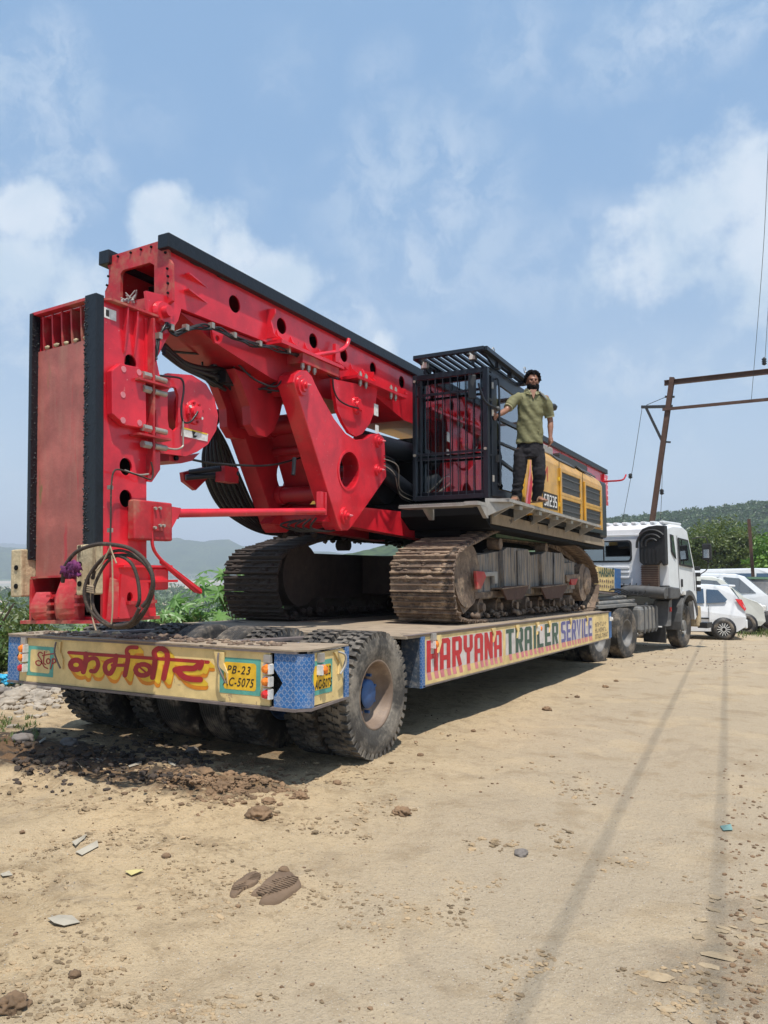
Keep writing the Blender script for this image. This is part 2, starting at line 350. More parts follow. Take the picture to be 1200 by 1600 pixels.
    def mesh(s, name, m, origin=None):
        me = bpy.data.meshes.new(name); vs = s.v
        if origin is not None: ox, oy, oz = origin; vs = [(a-ox, b-oy, c-oz) for a, b, c in vs]
        me.from_pydata(vs, [], s.f); me.polygons.foreach_set('use_smooth', s.sm)
        for mm in (m if isinstance(m, (list, tuple)) else [m]): me.materials.append(MATS[mm] if isinstance(mm, str) else mm)
        me.update(); return me
    def build(s, name, m, parent=None, label=None, bevel=0, local=False, fixn=True, flat=False):
        org = (0, 0, 0)
        if parent is not None and not local: org = ORG.get(parent.name, (0, 0, 0))
        me = s.mesh(name, m, org)
        if fixn:
            bm = bmesh.new(); bm.from_mesh(me)
            bmesh.ops.recalc_face_normals(bm, faces=bm.faces); bm.to_mesh(me); bm.free()
        o = bpy.data.objects.new(name, me); COL.objects.link(o)
        if parent is not None: o.parent = parent; ORG[o.name] = org
        if label: o['label'] = label
        if bevel:
            b = o.modifiers.new('bevel', 'BEVEL'); b.width = bevel; b.segments = 2; b.limit_method = 'ANGLE'; b.angle_limit = R_(40)
            me.polygons.foreach_set('use_smooth', [False]*len(me.polygons))
        return o
def thing(name, label, cat, loc=(0, 0, 0), rotz=0, group=None):
    o = bpy.data.objects.new(name, None); COL.objects.link(o); o.location = loc; o.rotation_euler = (0, 0, rotz)
    o.empty_display_size = .2; o['label'] = label; o['category'] = cat
    if group: o['group'] = group
    ORG[o.name] = tuple(loc) if rotz == 0 else (0, 0, 0); return o
def tag(o, label=None, cat=None, group=None, kind=None):
    for k, v in (('label', label), ('category', cat), ('group', group), ('kind', kind)):
        if v: o[k] = v
    return o
def inst(name, me, parent, loc=(0, 0, 0), rot=(0, 0, 0), scale=(1, 1, 1), label=None):
    o = bpy.data.objects.new(name, me); COL.objects.link(o); o.location = loc; o.rotation_euler = rot; o.scale = scale
    if parent is not None: o.parent = parent; ORG[o.name] = ORG.get(parent.name, (0, 0, 0))
    if label: o['label'] = label
    return o
def circ(c, r, ax, n=20, ry=None):
    """circle of points round c in the plane across axis 'x','y' or 'z'"""
    ry = ry or r; out = []
    for k in range(n):
        t = 2*math.pi*k/n; a, b = r*math.cos(t), ry*math.sin(t)
        out.append(Vector(c)+(Vector((0, a, b)) if ax == 'x' else Vector((a, 0, b)) if ax == 'y' else Vector((a, b, 0))))
    return out
def spline(pts, n=6, closed=False):
    P = [Vector(p) for p in pts]; out = []; N = len(P)
    for i in range(N if closed else N-1):
        g = (lambda k: P[k % N]) if closed else (lambda k: P[max(0, min(N-1, k))])
        p0, p1, p2, p3 = g(i-1), g(i), g(i+1), g(i+2)
        for k in range(n):
            t = k/n; out.append(.5*((2*p1)+(p2-p0)*t+(2*p0-5*p1+4*p2-p3)*t*t+(3*p1-p0-3*p2+p3)*t**3))
    if not closed: out.append(P[-1])
    return out
def text_obj(name, body, size, loc, rot, m, parent, bold=0.0, shear=0.0, sx=1.0, spacing=1.0, align='CENTER'):
    cu = bpy.data.curves.new(name, 'FONT'); cu.body = body; cu.size = size; cu.offset = bold; cu.shear = shear; cu.align_x = align; cu.align_y = 'CENTER'; cu.space_character = spacing
    cu.resolution_u = 3
    tmp = bpy.data.objects.new('t', cu); COL.objects.link(tmp); dg = bpy.context.evaluated_depsgraph_get()
    me = bpy.data.meshes.new_from_object(tmp.evaluated_get(dg)); bpy.data.objects.remove(tmp)
    me.name = name; me.materials.clear(); me.materials.append(MATS[m])
    for v in me.vertices: v.co.x *= sx
    o = bpy.data.objects.new(name, me); COL.objects.link(o)
    og = ORG.get(parent.name, (0, 0, 0)) if parent else (0, 0, 0)
    o.location = Vector(loc)-Vector(og); o.rotation_euler = rot
    if parent: o.parent = parent
    return o
# ============================================================ ground
def road_z(y): return -0.0175*max(0.0, min(y, 60)-6)
def bank_edge(y): return -11.6+0.5*math.sin(y*.35)+.3*math.sin(y*.13+1)
def ground_z(x, y):
    z = road_z(y); e = bank_edge(y)
    if x < e:
        d = e-x; z -= min(d*.55, 1.6+d*.38) if d < 40 else 16.8+min(4, (d-40)*.02)
    return z
MUD = [(-5.9, 4.35, 1.25, .55, .09), (-4.6, 4.25, .9, .35, .06), (-4.05, 4.35, .42, .26, .10), (-3.6, 4.62, .30, .16, .05), (-7.2, 4.7, .9, .5, .06)]
def relief(x, y):
    z = 0.035*noise.noise((x*.45, y*.45, 0))+0.016*noise.noise((x*1.7, y*1.7, 3))
    sg = lambda v: 1/(1+math.exp(max(-40, min(40, v))))
    rough = sg((x+2.2+.12*y)*1.6)+.9*sg(-(x-0.15-.01*y)*9)
    f = noise.fractal((x*3.2, y*3.2, 9.), 1.0, 2.0, 5)
    z += 0.030*rough*f+.005*noise.fractal((x*11, y*11, 4.), .8, 2.0, 3)
    lump = noise.noise((x*7.5, y*7.5, 2.)); z += rough*.03*max(0, lump-.12)
    for cx, cy, rx, ry, hgt in MUD:
        d = ((x-cx)/rx)**2+((y-cy)/ry)**2
        if d < 4: z += hgt*math.exp(-d*1.4)*(.55+.9*abs(noise.fractal((x*6, y*6, 1.), .7, 2.1, 4)))
    # faint wheel tracks along the road
    for xt in (-1.95, -.9, .25):
        d = x-(xt-.07*y); z -= .010*math.exp(-(d/.16)**2)
    return z
mb = MB(); NA, NR = 430, 330; a0, a1 = R_(-100), R_(112); rr = [0.35*(220/0.35)**(i/(NR-1)) for i in range(NR)]
for i in range(NR):
    for j in range(NA+1):
        t = a0+(a1-a0)*j/NA
        if True:
            # denser where the road lies ahead
            u = j/NA; t = R_(-100)+(R_(212))*(u+.09*math.sin(2*math.pi*u)*1.0)
        x, y = -rr[i]*math.sin(t), rr[i]*math.cos(t)
        mb.v.append((x, y, ground_z(x, y)+relief(x, y)*min(1, 30/rr[i])))
for i in range(NR-1):
    for j in range(NA): k = i*(NA+1)+j; mb.f.append((k, k+1, k+NA+2, k+NA+1)); mb.sm.append(True)
m = bpy.data.materials.new('dry_earth'); m.use_nodes = True; t = NT(m.node_tree); b = m.node_tree.nodes['Principled BSDF']
tc = t.add('ShaderNodeTexCoord'); o = tc.outputs['Object']; sp = t.add('ShaderNodeSeparateXYZ'); t.l.new(o, sp.inputs[0]); X_, Y_ = sp.outputs['X'], sp.outputs['Y']
big = t.noise(o, .55, 6, .6, .5); mid = t.noise(o, 2.6, 7, .65); fine = t.noise(o, 60, 4, .7); grit = t.noise(o, 210, 3, .6)
c = t.mix(t.ramp(big, .35, .65), (0.54, .40, .235), (0.46, .35, .215))
side = t.math('ADD', X_, t.math('MULTIPLY', Y_, .10)); side = t.math('ADD', side, t.math('MULTIPLY', t.math('SUBTRACT', mid, .5), 1.6))
c = t.mix(t.ramp(side, -3.0, -.9), c, (0.43, .345, .24))                       # greyer packed road
c = t.mix(t.math('MULTIPLY', t.ramp(mid, .50, .68), .5), c, (.29, .205, .115))
left = t.ramp(side, -1.0, -3.2)
c = t.mix(t.math('MULTIPLY', t.math('MULTIPLY', t.ramp(t.noise(o, 5.5, 7, .72, .8), .50, .62), left), .55), c, (.24, .165, .09))
c = t.mix(t.math('MULTIPLY', t.ramp(t.noise(o, 22, 5, .7), .56, .66), t.math('ADD', t.math('MULTIPLY', left, .5), .18)), c, (.20, .14, .08))
c = t.mix(t.math('MULTIPLY', t.ramp(t.noise(o, 1.1, 5, .6, .4), .52, .62), .35), c, (.56, .43, .27))
c = t.mix(t.math('MULTIPLY', t.ramp(t.noise(o, 1.3, 8, .7, 1.2), .54, .66), .5), c, (.33, .26, .18))
c = t.mix(t.math('MULTIPLY', t.ramp(fine, .54, .68), .6), c, (.27, .20, .125))
vo = t.add('ShaderNodeTexVoronoi'); vo.inputs['Scale'].default_value = 46; t.l.new(o, vo.inputs['Vector'])
c = t.mix(t.math('MULTIPLY', t.math('MULTIPLY', t.ramp(vo.outputs['Distance'], .24, .10), t.ramp(t.noise(o, 9, 5, .7), .50, .60)), .75), c, (.13, .09, .055))
c = t.mix(t.math('MULTIPLY', t.ramp(grit, .60, .72), .55), c, (.27, .23, .18))
c = t.mix(t.math('MULTIPLY', t.ramp(t.noise(o, 150, 2, .5), .66, .72), .8), c, (.60, .56, .5))
damp = None
for cx, cy, rx, ry, st in ((-6.0, 4.5, 1.7, .5, 1.1), (-4.5, 4.30, 1.0, .26, .85), (-4.0, 4.33, .5, .28, .9), (-5.0, 5.4, 1.6, .5, .6), (-.35, 3.35, .28, .32, .30), (-.28, 3.95, .2, .2, .25), (-3.6, 4.62, .35, .16, .7), (-7.4, 4.8, .9, .6, .5)):
    dx = t.math('DIVIDE', t.math('SUBTRACT', X_, cx), rx); dy = t.math('DIVIDE', t.math('SUBTRACT', Y_, cy), ry)
    d = t.math('ADD', t.math('MULTIPLY', dx, dx), t.math('MULTIPLY', dy, dy)); d = t.math('ADD', d, t.math('MULTIPLY', t.math('SUBTRACT', t.noise(o, 5, 6, .7), .5), 2.6))
    g = t.ramp(d, 1.5, .35, 0, st); damp = g if damp is None else t.math('MAXIMUM', damp, g)
c = t.mix(t.math('MINIMUM', damp, .93), c, t.mix(t.ramp(t.noise(o, 9, 5, .6), .42, .6), (.040, .031, .026), (.15, .085, .045)))
far = t.ramp(t.vmath('LENGTH', o).outputs['Value'], 45, 120); c = t.mix(far, c, (.13, .16, .07))
ed = t.ramp(t.math('ADD', X_, t.math('MULTIPLY', mid, 1.5)), -10.3, -12.0); c = t.mix(t.math('MULTIPLY', ed, .8), c, (.10, .115, .05))
t.l.new(c, b.inputs['Base Color']); b.inputs['Roughness'].default_value = .95; b.inputs['Specular IOR Level'].default_value = .15
hsum = t.math('ADD', t.math('MULTIPLY', fine, .7), t.math('ADD', t.math('MULTIPLY', grit, .25), t.math('MULTIPLY', t.noise(o, 16, 6, .7), 1.4)))
bp = t.add('ShaderNodeBump'); bp.inputs['Strength'].default_value = .75; bp.inputs['Distance'].default_value = .034; t.l.new(hsum, bp.inputs['Height']); t.l.new(bp.outputs[0], b.inputs['Normal'])
MATS['earth'] = m
tag(mb.build('ground', 'earth', fixn=False), kind='structure')
# ------------------------------------------------------------ valley, river, hills
m = bpy.data.materials.new('valley_floor'); m.use_nodes = True; t = NT(m.node_tree); b = m.node_tree.nodes['Principled BSDF']
tc = t.add('ShaderNodeTexCoord'); o = tc.outputs['Object']; ln = t.vmath('LENGTH', o).outputs['Value']
n_ = t.noise(o, .006, 6, .6); n2 = t.noise(o, .03, 6, .65)
c = t.mix(t.ramp(n_, .4, .6), (.10, .15, .045), (.16, .20, .07)); c = t.mix(t.ramp(n2, .52, .62), c, (.045, .075, .028))
dd = t.math('ADD', ln, t.math('MULTIPLY', t.math('SUBTRACT', n_, .5), 900))
c = t.mix(t.ramp(dd, 800, 900), c, (.42, .34, .25)); c = t.mix(t.ramp(dd, 1250, 1330), c, (.28, .27, .22)); c = t.mix(t.ramp(dd, 1500, 1600), c, (.40, .34, .27)); c = t.mix(t.ramp(dd, 2050, 2150), c, (.07, .11, .04))
pt = t.noise(o, .012, 3, .5, .5); c = t.mix(t.math('MULTIPLY', t.ramp(pt, .60, .64), t.ramp(ln, 900, 650)), c, (.38, .30, .21))
t.l.new(c, b.inputs['Base Color']); b.inputs['Roughness'].default_value = 1; MATS['valley'] = m
mb = MB(); rr = [60*(9000/60)**(i/90) for i in range(91)]
for i in range(91):
    for j in range(121):
        t_ = R_(-110)+R_(220)*j/120+YAW; x, y = -rr[i]*math.sin(t_), rr[i]*math.cos(t_)
        wgt = max(0, min(1, (x+40+.25*y)/max(40, .2*y))); zz = -21*(1-wgt)+(-1.6)*wgt if rr[i] > 100 else -22
        mb.v.append((x, y, zz+1.2*noise.noise((x*.01, y*.01, 0))))
for i in range(90):
    for j in range(120): k = i*121+j; mb.f.append((k, k+1, k+122, k+121)); mb.sm.append(True)
tag(mb.build('valley_floor', 'valley', fixn=False), kind='structure')
m = bpy.data.materials.new('forest_hill'); m.use_nodes = True; t = NT(m.node_tree); b = m.node_tree.nodes['Principled BSDF']
tc = t.add('ShaderNodeTexCoord'); o = tc.outputs['Object']; n_ = t.noise(o, .012, 8, .7); n2 = t.noise(o, .10, 5, .65)
c = t.mix(t.ramp(n_, .35, .65), (.035, .065, .022), (.075, .11, .035)); c = t.mix(t.ramp(n2, .45, .62), c, (.018, .034, .014)); c = t.mix(t.ramp(t.noise(o, .02, 6, .7), .64, .70), c, (.16, .14, .08))
t.l.new(c, b.inputs['Base Color']); b.inputs['Roughness'].default_value = 1; b.inputs['Specular IOR Level'].default_value = .1; MATS['forest_hill'] = m
def hill(name, prof, depth, thick, base, seed, amp):
    """ridge whose crest follows prof = [(azimuth degrees from the road, height above base)]"""
    mb = MB(); NJ, NI = 360, 46
    azs = [p[0] for p in prof]
    for i in range(NI):
        u = i/(NI-1)
        for j in range(NJ+1):
            az = azs[0]+(azs[-1]-azs[0])*j/NJ
            for k in range(len(prof)-1):
                if prof[k][0] <= az <= prof[k+1][0]: f = (az-prof[k][0])/(prof[k+1][0]-prof[k][0]); f = f*f*(3-2*f); h = prof[k][1]*(1-f)+prof[k+1][1]*f; break
            r = depth+(u-.35)*thick*2.2; a = R_(az); x, y = -r*math.sin(a), r*math.cos(a)
            s_ = math.sin(min(1, u/.6)*math.pi/2)**1.1 if u < .6 else math.cos((u-.6)/.4*math.pi/2)
            nn = noise.fractal((x/thick*3.2+seed, y/thick*3.2, seed), .9, 2.1, 6); fine_ = noise.noise((x/amp*.35, y/amp*.35, seed))
            mb.v.append((x, y, base+h*s_*(1+.13*nn*(1-s_*.5))+amp*.30*fine_*s_+h*.06*nn*s_))
    for i in range(NI-1):
        for j in range(NJ): k = i*(NJ+1)+j; mb.f.append((k, k+1, k+NJ+2, k+NJ+1)); mb.sm.append(True)
    return tag(mb.build(name, 'forest_hill', fixn=False), kind='structure')
# azimuth grows to the left of the road direction
hill('hill', [(-75, 60), (-20, 62), (-4, 60), (1.5, 53), (5, 46), (10, 42), (15, 38), (25, 30), (38, 8)], 560, 150, -4, 3, 8)
hill('hill', [(8, 50), (30, 96), (38, 128), (42, 152), (46, 140), (50, 112), (56, 118), (64, 130), (80, 100), (110, 80)], 3000, 500, -24, 8, 26)
hill('hill', [(20, 60), (45, 130), (54, 215), (60, 235), (68, 190), (90, 150), (115, 120)], 5600, 700, -24, 5, 30)
# ------------------------------------------------------------ woods on the near hill: too many to count
leafm = []
def leaf_mat(name, c1, c2, trans=.35):
    m = bpy.data.materials.new(name); m.use_nodes = True; t = NT(m.node_tree); m.node_tree.nodes.clear()
    tc = t.add('ShaderNodeTexCoord'); oi = t.add('ShaderNodeObjectInfo'); gi = t.add('ShaderNodeNewGeometry')
    f = gi.outputs['Random Per Island']; c = t.mix(f, c1, c2); c = t.mix(t.ramp(t.noise(tc.outputs['Object'], .5, 3), .4, .65, 0, .5), c, tuple(x*.55 for x in c1))
    d = t.add('ShaderNodeBsdfDiffuse'); t.l.new(c, d.inputs[0]); tr = t.add('ShaderNodeBsdfTranslucent'); t.l.new(t.mix(.5, c, (c2[0]*1.3, c2[1]*1.4, c2[2])), tr.inputs[0])
    g = t.add('ShaderNodeBsdfGlossy'); g.inputs['Roughness'].default_value = .45; g.inputs['Color'].default_value = (.8, .8, .8, 1)
    mx = t.add('ShaderNodeMixShader'); mx.inputs[0].default_value = trans; t.l.new(d.outputs[0], mx.inputs[1]); t.l.new(tr.outputs[0], mx.inputs[2])
    m2 = t.add('ShaderNodeMixShader'); m2.inputs[0].default_value = .05; t.l.new(mx.outputs[0], m2.inputs[1]); t.l.new(g.outputs[0], m2.inputs[2])
    out = t.add('ShaderNodeOutputMaterial'); t.l.new(m2.outputs[0], out.inputs[0]); MATS[name] = m
leaf_mat('leaf_bright', (.09, .20, .022), (.19, .33, .05)); leaf_mat('leaf_mid', (.06, .12, .025), (.14, .21, .05)); leaf_mat('leaf_olive', (.08, .12, .030), (.17, .205, .06))
leaf_mat('leaf_dark', (.045, .09, .028), (.10, .16, .045)); leaf_mat('leaf_castor', (.11, .22, .05), (.20, .36, .10)); leaf_mat('grass_blade', (.09, .13, .035), (.17, .21, .06))
mat('bark', (.075, .055, .04), .9, bump=.8, bscale=20)
def leaf(mb, p, s, rnd=random):
    n = Vector((rnd.gauss(0, 1), rnd.gauss(0, 1), rnd.gauss(.6, 1))).normalized(); a = n.orthogonal().normalized(); a.rotate(Matrix.Rotation(rnd.random()*6.28, 3, n)); b = n.cross(a)
    p = Vector(p); k = len(mb.v); mb.v += [tuple(p-a*s*.5), tuple(p+b*s*.28+n*s*.08), tuple(p+a*s*.5), tuple(p-b*s*.28+n*s*.08)]; mb.f.append((k, k+1, k+2, k+3)); mb.sm.append(False)
def crown(mb, c, r, nclump, nleaf, ls, rnd, sq=.8, clump=.34):
    for _ in range(nclump):
        d = Vector((rnd.gauss(0, 1), rnd.gauss(0, 1), rnd.gauss(.1, 1))).normalized()*(rnd.random()**.45); q = Vector(c)+Vector((d.x*r, d.y*r, d.z*r*sq)); cr = r*clump*rnd.uniform(.5, 1.2)
        for _ in range(nleaf):
            e = Vector((rnd.gauss(0, 1), rnd.gauss(0, 1), rnd.gauss(0, .8))); e = e.normalized()*(rnd.random()**.4)*cr
            leaf(mb, q+e, ls*rnd.uniform(.6, 1.4), rnd)
rw = random.Random(5); woods = MB()
for _ in range(2300):
    az = rw.uniform(-9, 17); u = rw.random(); r = 560+(u-.35)*330*.86 if u < .62 else 560+rw.uniform(0, 70); a = R_(az); x, y = -r*math.sin(a), r*math.cos(a)
    h = 53 if az < 1.5 else 53-(az-1.5)*.95
    if az < 1.5: h = 53+(1.5-az)*.75
    uu = (r-560)/330+.35; s_ = math.sin(min(1, uu/.6)*math.pi/2)**1.1 if uu < .6 else 1; z = -4+h*s_
    sz = rw.uniform(2.4, 5.0); crown(woods, (x, y, z+sz*.35), sz, 7, 15, sz*.42, rw, .8, .45)
tag(woods.build('hill_woods', 'leaf_dark', fixn=False), label='dense green woods covering the hill behind the parked cars', kind='stuff')
rw = random.Random(8); low = MB()                      # scrub on the valley floor left of the trailer
for _ in range(420):
    az = rw.uniform(36, 62); r = rw.uniform(260, 900); a = R_(az); x, y = -r*math.sin(a), r*math.cos(a); sz = rw.uniform(2, 5)*(.6+r/900)
    crown(low, (x, y, -20.5+sz*.5), sz, 7, 14, sz*.4, rw, .7, .45)
tag(low.build('valley_scrub', 'leaf_mid', fixn=False), label='scattered green scrub on the valley floor below the road', kind='stuff')
# ------------------------------------------------------------ trees by the car park
def tree(label, x, y, h, r, lm, seed, ncl=60, nl=46, ls=.22, lean=0, trunk=.22, low=.35, group=None):
    rn = random.Random(seed); z = ground_z(x, y); T = thing('tree', label, 'tree', (x, y, z), group=group); t = MB()
    top = Vector((x+lean, y, z+h*.75)); t.tube(spline([(x, y, z-.2), (x+lean*.2+.1, y, z+h*.3), (x+lean*.7, y+.1, z+h*.55), top], 4), [trunk*(1-.75*i/12) for i in range(13)], 8)
    t.build('trunk', 'bark', T)
    lb = MB(); f = MB()
    for k in range(7):
        a = rn.random()*6.28; q = Vector((x+lean*.6, y, z+h*rn.uniform(.28, .5))); e = q+Vector((math.cos(a)*r*.6, math.sin(a)*r*.6, h*rn.uniform(.12, .3))); lb.tube([q, (q+e)/2+Vector((0, 0, .2)), e], [trunk*.4, trunk*.28, trunk*.1], 5)
        crown(f, e+Vector((0, 0, .1)), r*.42, ncl//8, nl, ls, rn)
    crown(f, (x+lean, y, z+h*(.5+low*.5)), r*.85, ncl, nl, ls, rn, (1-low)*h*.5/(r*.85)*1.1)
    lb.build('limb', 'bark', T); f.build('crown', lm, T, fixn=False); return T
def at(px, depth): d = pxdir(px, 893); d = Vector((d.x, d.y)); q = d/ (d.dot(Vector((-math.sin(YAW), math.cos(YAW)))))*depth; return q.x, q.y
x, y = at(1118, 62); tree('broad olive green tree behind the white truck cab', x, y, 6.6, 3.4, 'leaf_olive', 11, 90, 60, .26, group='trees beyond the parked cars')
x, y = at(1060, 68); tree('olive green tree mostly hidden behind the white truck cab', x, y, 5.6, 3.2, 'leaf_olive', 12, 70, 60, .26, group='trees beyond the parked cars')
x, y = at(1165, 70); tree('dark green tree behind the thin post right of the cars', x, y, 6.3, 2.6, 'leaf_mid', 13, 80, 60, .26, group='trees beyond the parked cars')
x, y = at(1212, 48); tree('bright green tree at the right edge above the parked vans', x, y, 4.6, 2.0, 'leaf_bright', 14, 60, 50, .24, lean=.2, group='trees beyond the parked cars')
x, y = at(1216, 74); tree('dark olive tree behind the bright green tree', x, y, 6.2, 2.6, 'leaf_olive', 15, 70, 60, .26, group='trees beyond the parked cars')
x, y = at(960, 75); tree('olive green tree hidden low behind the drilling rig', x, y, 5.0, 3.0, 'leaf_olive', 17, 60, 50, .26, group='trees beyond the parked cars')
hedge = MB(); rn = random.Random(21)
for px in range(900, 1260, 9):
    x, y = at(px, rn.uniform(52, 60)); z = ground_z(x, y); crown(hedge, (x, y, z+.8), rn.uniform(1.0, 1.5), 12, 34, .2, rn, .8)
tag(hedge.build('roadside_scrub', 'leaf_mid', fixn=False), label='low scrub growing along the foot of the trees behind the cars', kind='stuff')
# ------------------------------------------------------------ bushes on the bank, left of the trailer
def bush(label, x, y, h, r, lm, seed, n=40, nl=40, ls=.10, group=None):
    rn = random.Random(seed); z = ground_z(x, y); B = thing('bush', label, 'bush', (x, y, z), group=group); s_ = MB()
    for k in range(9):
        a = rn.random()*6.28; s_.tube([(x, y, z-.1), (x+math.cos(a)*r*.35, y+math.sin(a)*r*.35, z+h*.5), (x+math.cos(a)*r*.7, y+math.sin(a)*r*.7, z+h*.85)], [.03, .02, .008], 5)
    s_.build('stem', 'bark', B); f = MB(); crown(f, (x, y, z+h*.52), r, n, nl, ls, rn, h*.55/r, .32); f.build('foliage', lm, B, fixn=False); return B
G1 = 'bushes on the bank left of the trailer'
bush('bright green leafy bush at the left edge beyond the trailer corner', -12.7, 8.2, 2.2, 1.15, 'leaf_mid', 31, 70, 46, .12, G1)
bush('tall yellowish bush behind the leftmost corner of the trailer', -12.9, 9.3, 1.7, 1.0, 'leaf_olive', 32, 70, 46, .11, G1)
bush('low bush behind the trailer under the red mast foot', -12.6, 11.2, 1.05, 1.0, 'leaf_bright', 33, 70, 46, .10, G1)
bush('low straggly bush beyond the mast foot, near the cable coil', -12.9, 13.2, 1.1, 1.2, 'leaf_olive', 34, 70, 46, .10, G1)
bush('dark bush furthest left on the bank', -13.4, 7.0, 2.0, 1.2, 'leaf_dark', 35, 60, 46, .12, G1)
def castor(label, x, y, h, seed):
    rn = random.Random(seed); z = ground_z(x, y); B = thing('castor_plant', label, 'plant', (x, y, z), group='castor plants behind the trailer'); st = MB(); ends = []
    for k in range(6):
        a = rn.random()*6.28; e = Vector((x+math.cos(a)*.5, y+math.sin(a)*.5, z+h*rn.uniform(.7, 1))); st.tube(spline([(x, y, z-.1), ((x+e.x)/2, (y+e.y)/2, z+h*.5), e], 3), .018, 5); ends.append(e)
    st.build('stem', 'bark', B); big = MB()
    for e in ends:
        for _ in range(7):
            c_ = e+Vector((rn.gauss(0, .28), rn.gauss(0, .28), rn.gauss(0, .22))); n = Vector((rn.gauss(0, .5), rn.gauss(0, .5)-.3, 1)).normalized(); a = n.orthogonal().normalized(); b = n.cross(a); R0 = rn.uniform(.2, .36); vs = [c_]
            for q in range(16):
                r = R0*(1 if q % 2 == 0 else .42); tt = q/16*6.283; vs.append(c_+a*r*math.cos(tt)+b*r*math.sin(tt)-n*(.25*r if q % 2 == 0 else 0))
            big.q(vs, [(0, q+1, (q+1) % 16+1) for q in range(16)])
    tag(big.build('foliage', 'leaf_castor', B, fixn=False)); return B
castor('broad lobed castor plant just right of the hanging red strap', -12.3, 15.0, 1.6, 41)
castor('castor plant right beside the left crawler track', -12.3, 16.6, 1.75, 42)
castor('lower castor plant between the red mast foot and the hanging strap', -12.6, 13.4, 1.1, 43)
# distant railway bridge over the river
p0 = at(60, 1350); p1 = at(640, 1350); T = thing('railway_bridge', 'long pale truss bridge crossing the far riverbed', 'bridge', (p0[0], p0[1], -20)); tr = MB(); pr = MB()
A_, B_ = Vector((p0[0], p0[1], -12)), Vector((p1[0], p1[1], -12)); N = 60
for k in range(N):
    a = A_.lerp(B_, k/N); b = A_.lerp(B_, (k+1)/N); mid = (a+b)/2+Vector((0, 0, 9)); tr.beam(a, b, 1.2, 1.0); tr.beam(a, mid, .7, .7); tr.beam(mid, b, .7, .7)
    if k < N-1: tr.beam(mid, mid+(b-a), .8, .8)
    if k % 6 == 0: pr.box(a.x-2, a.x+2, a.y-2, a.y+2, -22, -12.6)
mat('bridge_steel', (.42, .42, .40), .7); tr.build('truss', 'bridge_steel', T); pr.build('pier', 'bridge_steel', T)
# ============================================================ wheels
def tyre_mb(R=.515, w=.27, bead=.27, lugs=44, depth=.024, ribs=False, hw=None):
    h = w/2; mb = MB(); Rt = R-depth if lugs else R
    prof = [(bead, -h*.72), (bead+.015, -h*.86), (bead+.05, -h*.93), ((bead+R)/2-.01, -h*1.03), ((bead+R)/2+.015, -h*1.04), (R-.075, -h*.99), (R-.055, -h*1.0), (Rt-.022, -h*.96), (Rt-.004, -h*.86)]
    mid = [(Rt, -h*.5), (Rt+.004, 0), (Rt, h*.5)]
    if ribs:
        mid = []
        for k in range(-4, 5):
            c = k*h*.19; mid += [(Rt, c-h*.065), (Rt, c+h*.065), (Rt-.012, c+h*.075), (Rt-.012, c+h*.115)]
        mid = mid[:-2]
    prof = prof+mid+[(r, -q) for r, q in prof[::-1]]
    mb.lathe(prof, (0, 0, 0), (1, 0, 0), 56)
    ax = Vector((1, 0, 0))
    def blk(t0, t1, x0, x1, r0, r1, sk=0, tp=.8):
        vs = []
        for r, kk in ((r0, 1), (r1, tp)):
            tm = (t0+t1)/2; a, b = tm+(t0-tm)*kk, tm+(t1-tm)*kk
            for x, tt in ((x0, a), (x1, a+sk), (x1, b+sk), (x0, b)): vs.append((x, -r*math.sin(tt), r*math.cos(tt)))
        mb.q(vs, [(3, 2, 1, 0), (4, 5, 6, 7), (0, 1, 5, 4), (1, 2, 6, 5), (2, 3, 7, 6), (3, 0, 4, 7)])
    if lugs:
        p = 2*math.pi/lugs
        for k in range(lugs):
            t0 = k*p
            blk(t0, t0+p*.60, h*.40, h*.99, Rt-.03, R, p*.12, .92); blk(t0+p*.5, t0+p*1.10, -h*.99, -h*.40, Rt-.03, R, -p*.12, .92)
            blk(t0+p*.30, t0+p*.92, h*.04, h*.50, Rt-.01, R, p*.30, .94); blk(t0+p*.0, t0+p*.62, -h*.50, -h*.04, Rt-.01, R, p*.30, .94)
    return mb
def rim_mb(bead=.27, dish=.15, face=-1, w=.27, n=32):
    """deep dish rim; outward side is +x, disc sits dish metres inside"""
    h = w/2; mb = MB()
    mb.lathe([(bead+.02, h*.80), (bead+.012, h*.86), (bead-.004, h*.84), (bead-.012, h*.6), (bead-.03, h*.3), (bead-.045, h-dish), (.155, h-dish-.012), (.14, h-dish-.02), (.14, h-dish-.05), (bead-.035, h-dish-.05), (bead-.03, -h*.8), (bead+.015, -h*.84)], (0, 0, 0), (1, 0, 0), n); return mb
def hub_mb(r=.12, x0=-.05, x1=.10):
    mb = MB(); mb.lathe([(.002, x1), (r*.86, x1), (r*.98, x1-.012), (r, x1-.03), (r*1.02, x0)], (0, 0, 0), (1, 0, 0), 24)
    for k in range(8): a = k*math.pi/4; mb.cyl((x1-.03, math.cos(a)*r*1.35, math.sin(a)*r*1.35), (x0, math.cos(a)*r*1.35, math.sin(a)*r*1.35), .014, n=6)
    return mb
ME = {}
ME['tyre_lug'] = tyre_mb().mesh('tyre', 'rubber_dusty'); ME['tyre_lug_dark'] = tyre_mb().mesh('tyre', 'rubber_dark')
ME['tyre_rib'] = tyre_mb(.515, .27, .27, 0, 0, True).mesh('tyre', 'rubber_dark'); ME['tyre_rib_dusty'] = tyre_mb(.515, .27, .27, 0, 0, True).mesh('tyre', 'rubber')
ME['rim_brown'] = rim_mb().mesh('rim', 'rim_brown'); ME['rim_grey'] = rim_mb().mesh('rim', 'rim_grey'); ME['rim_blue'] = rim_mb().mesh('rim', 'hub_blue')
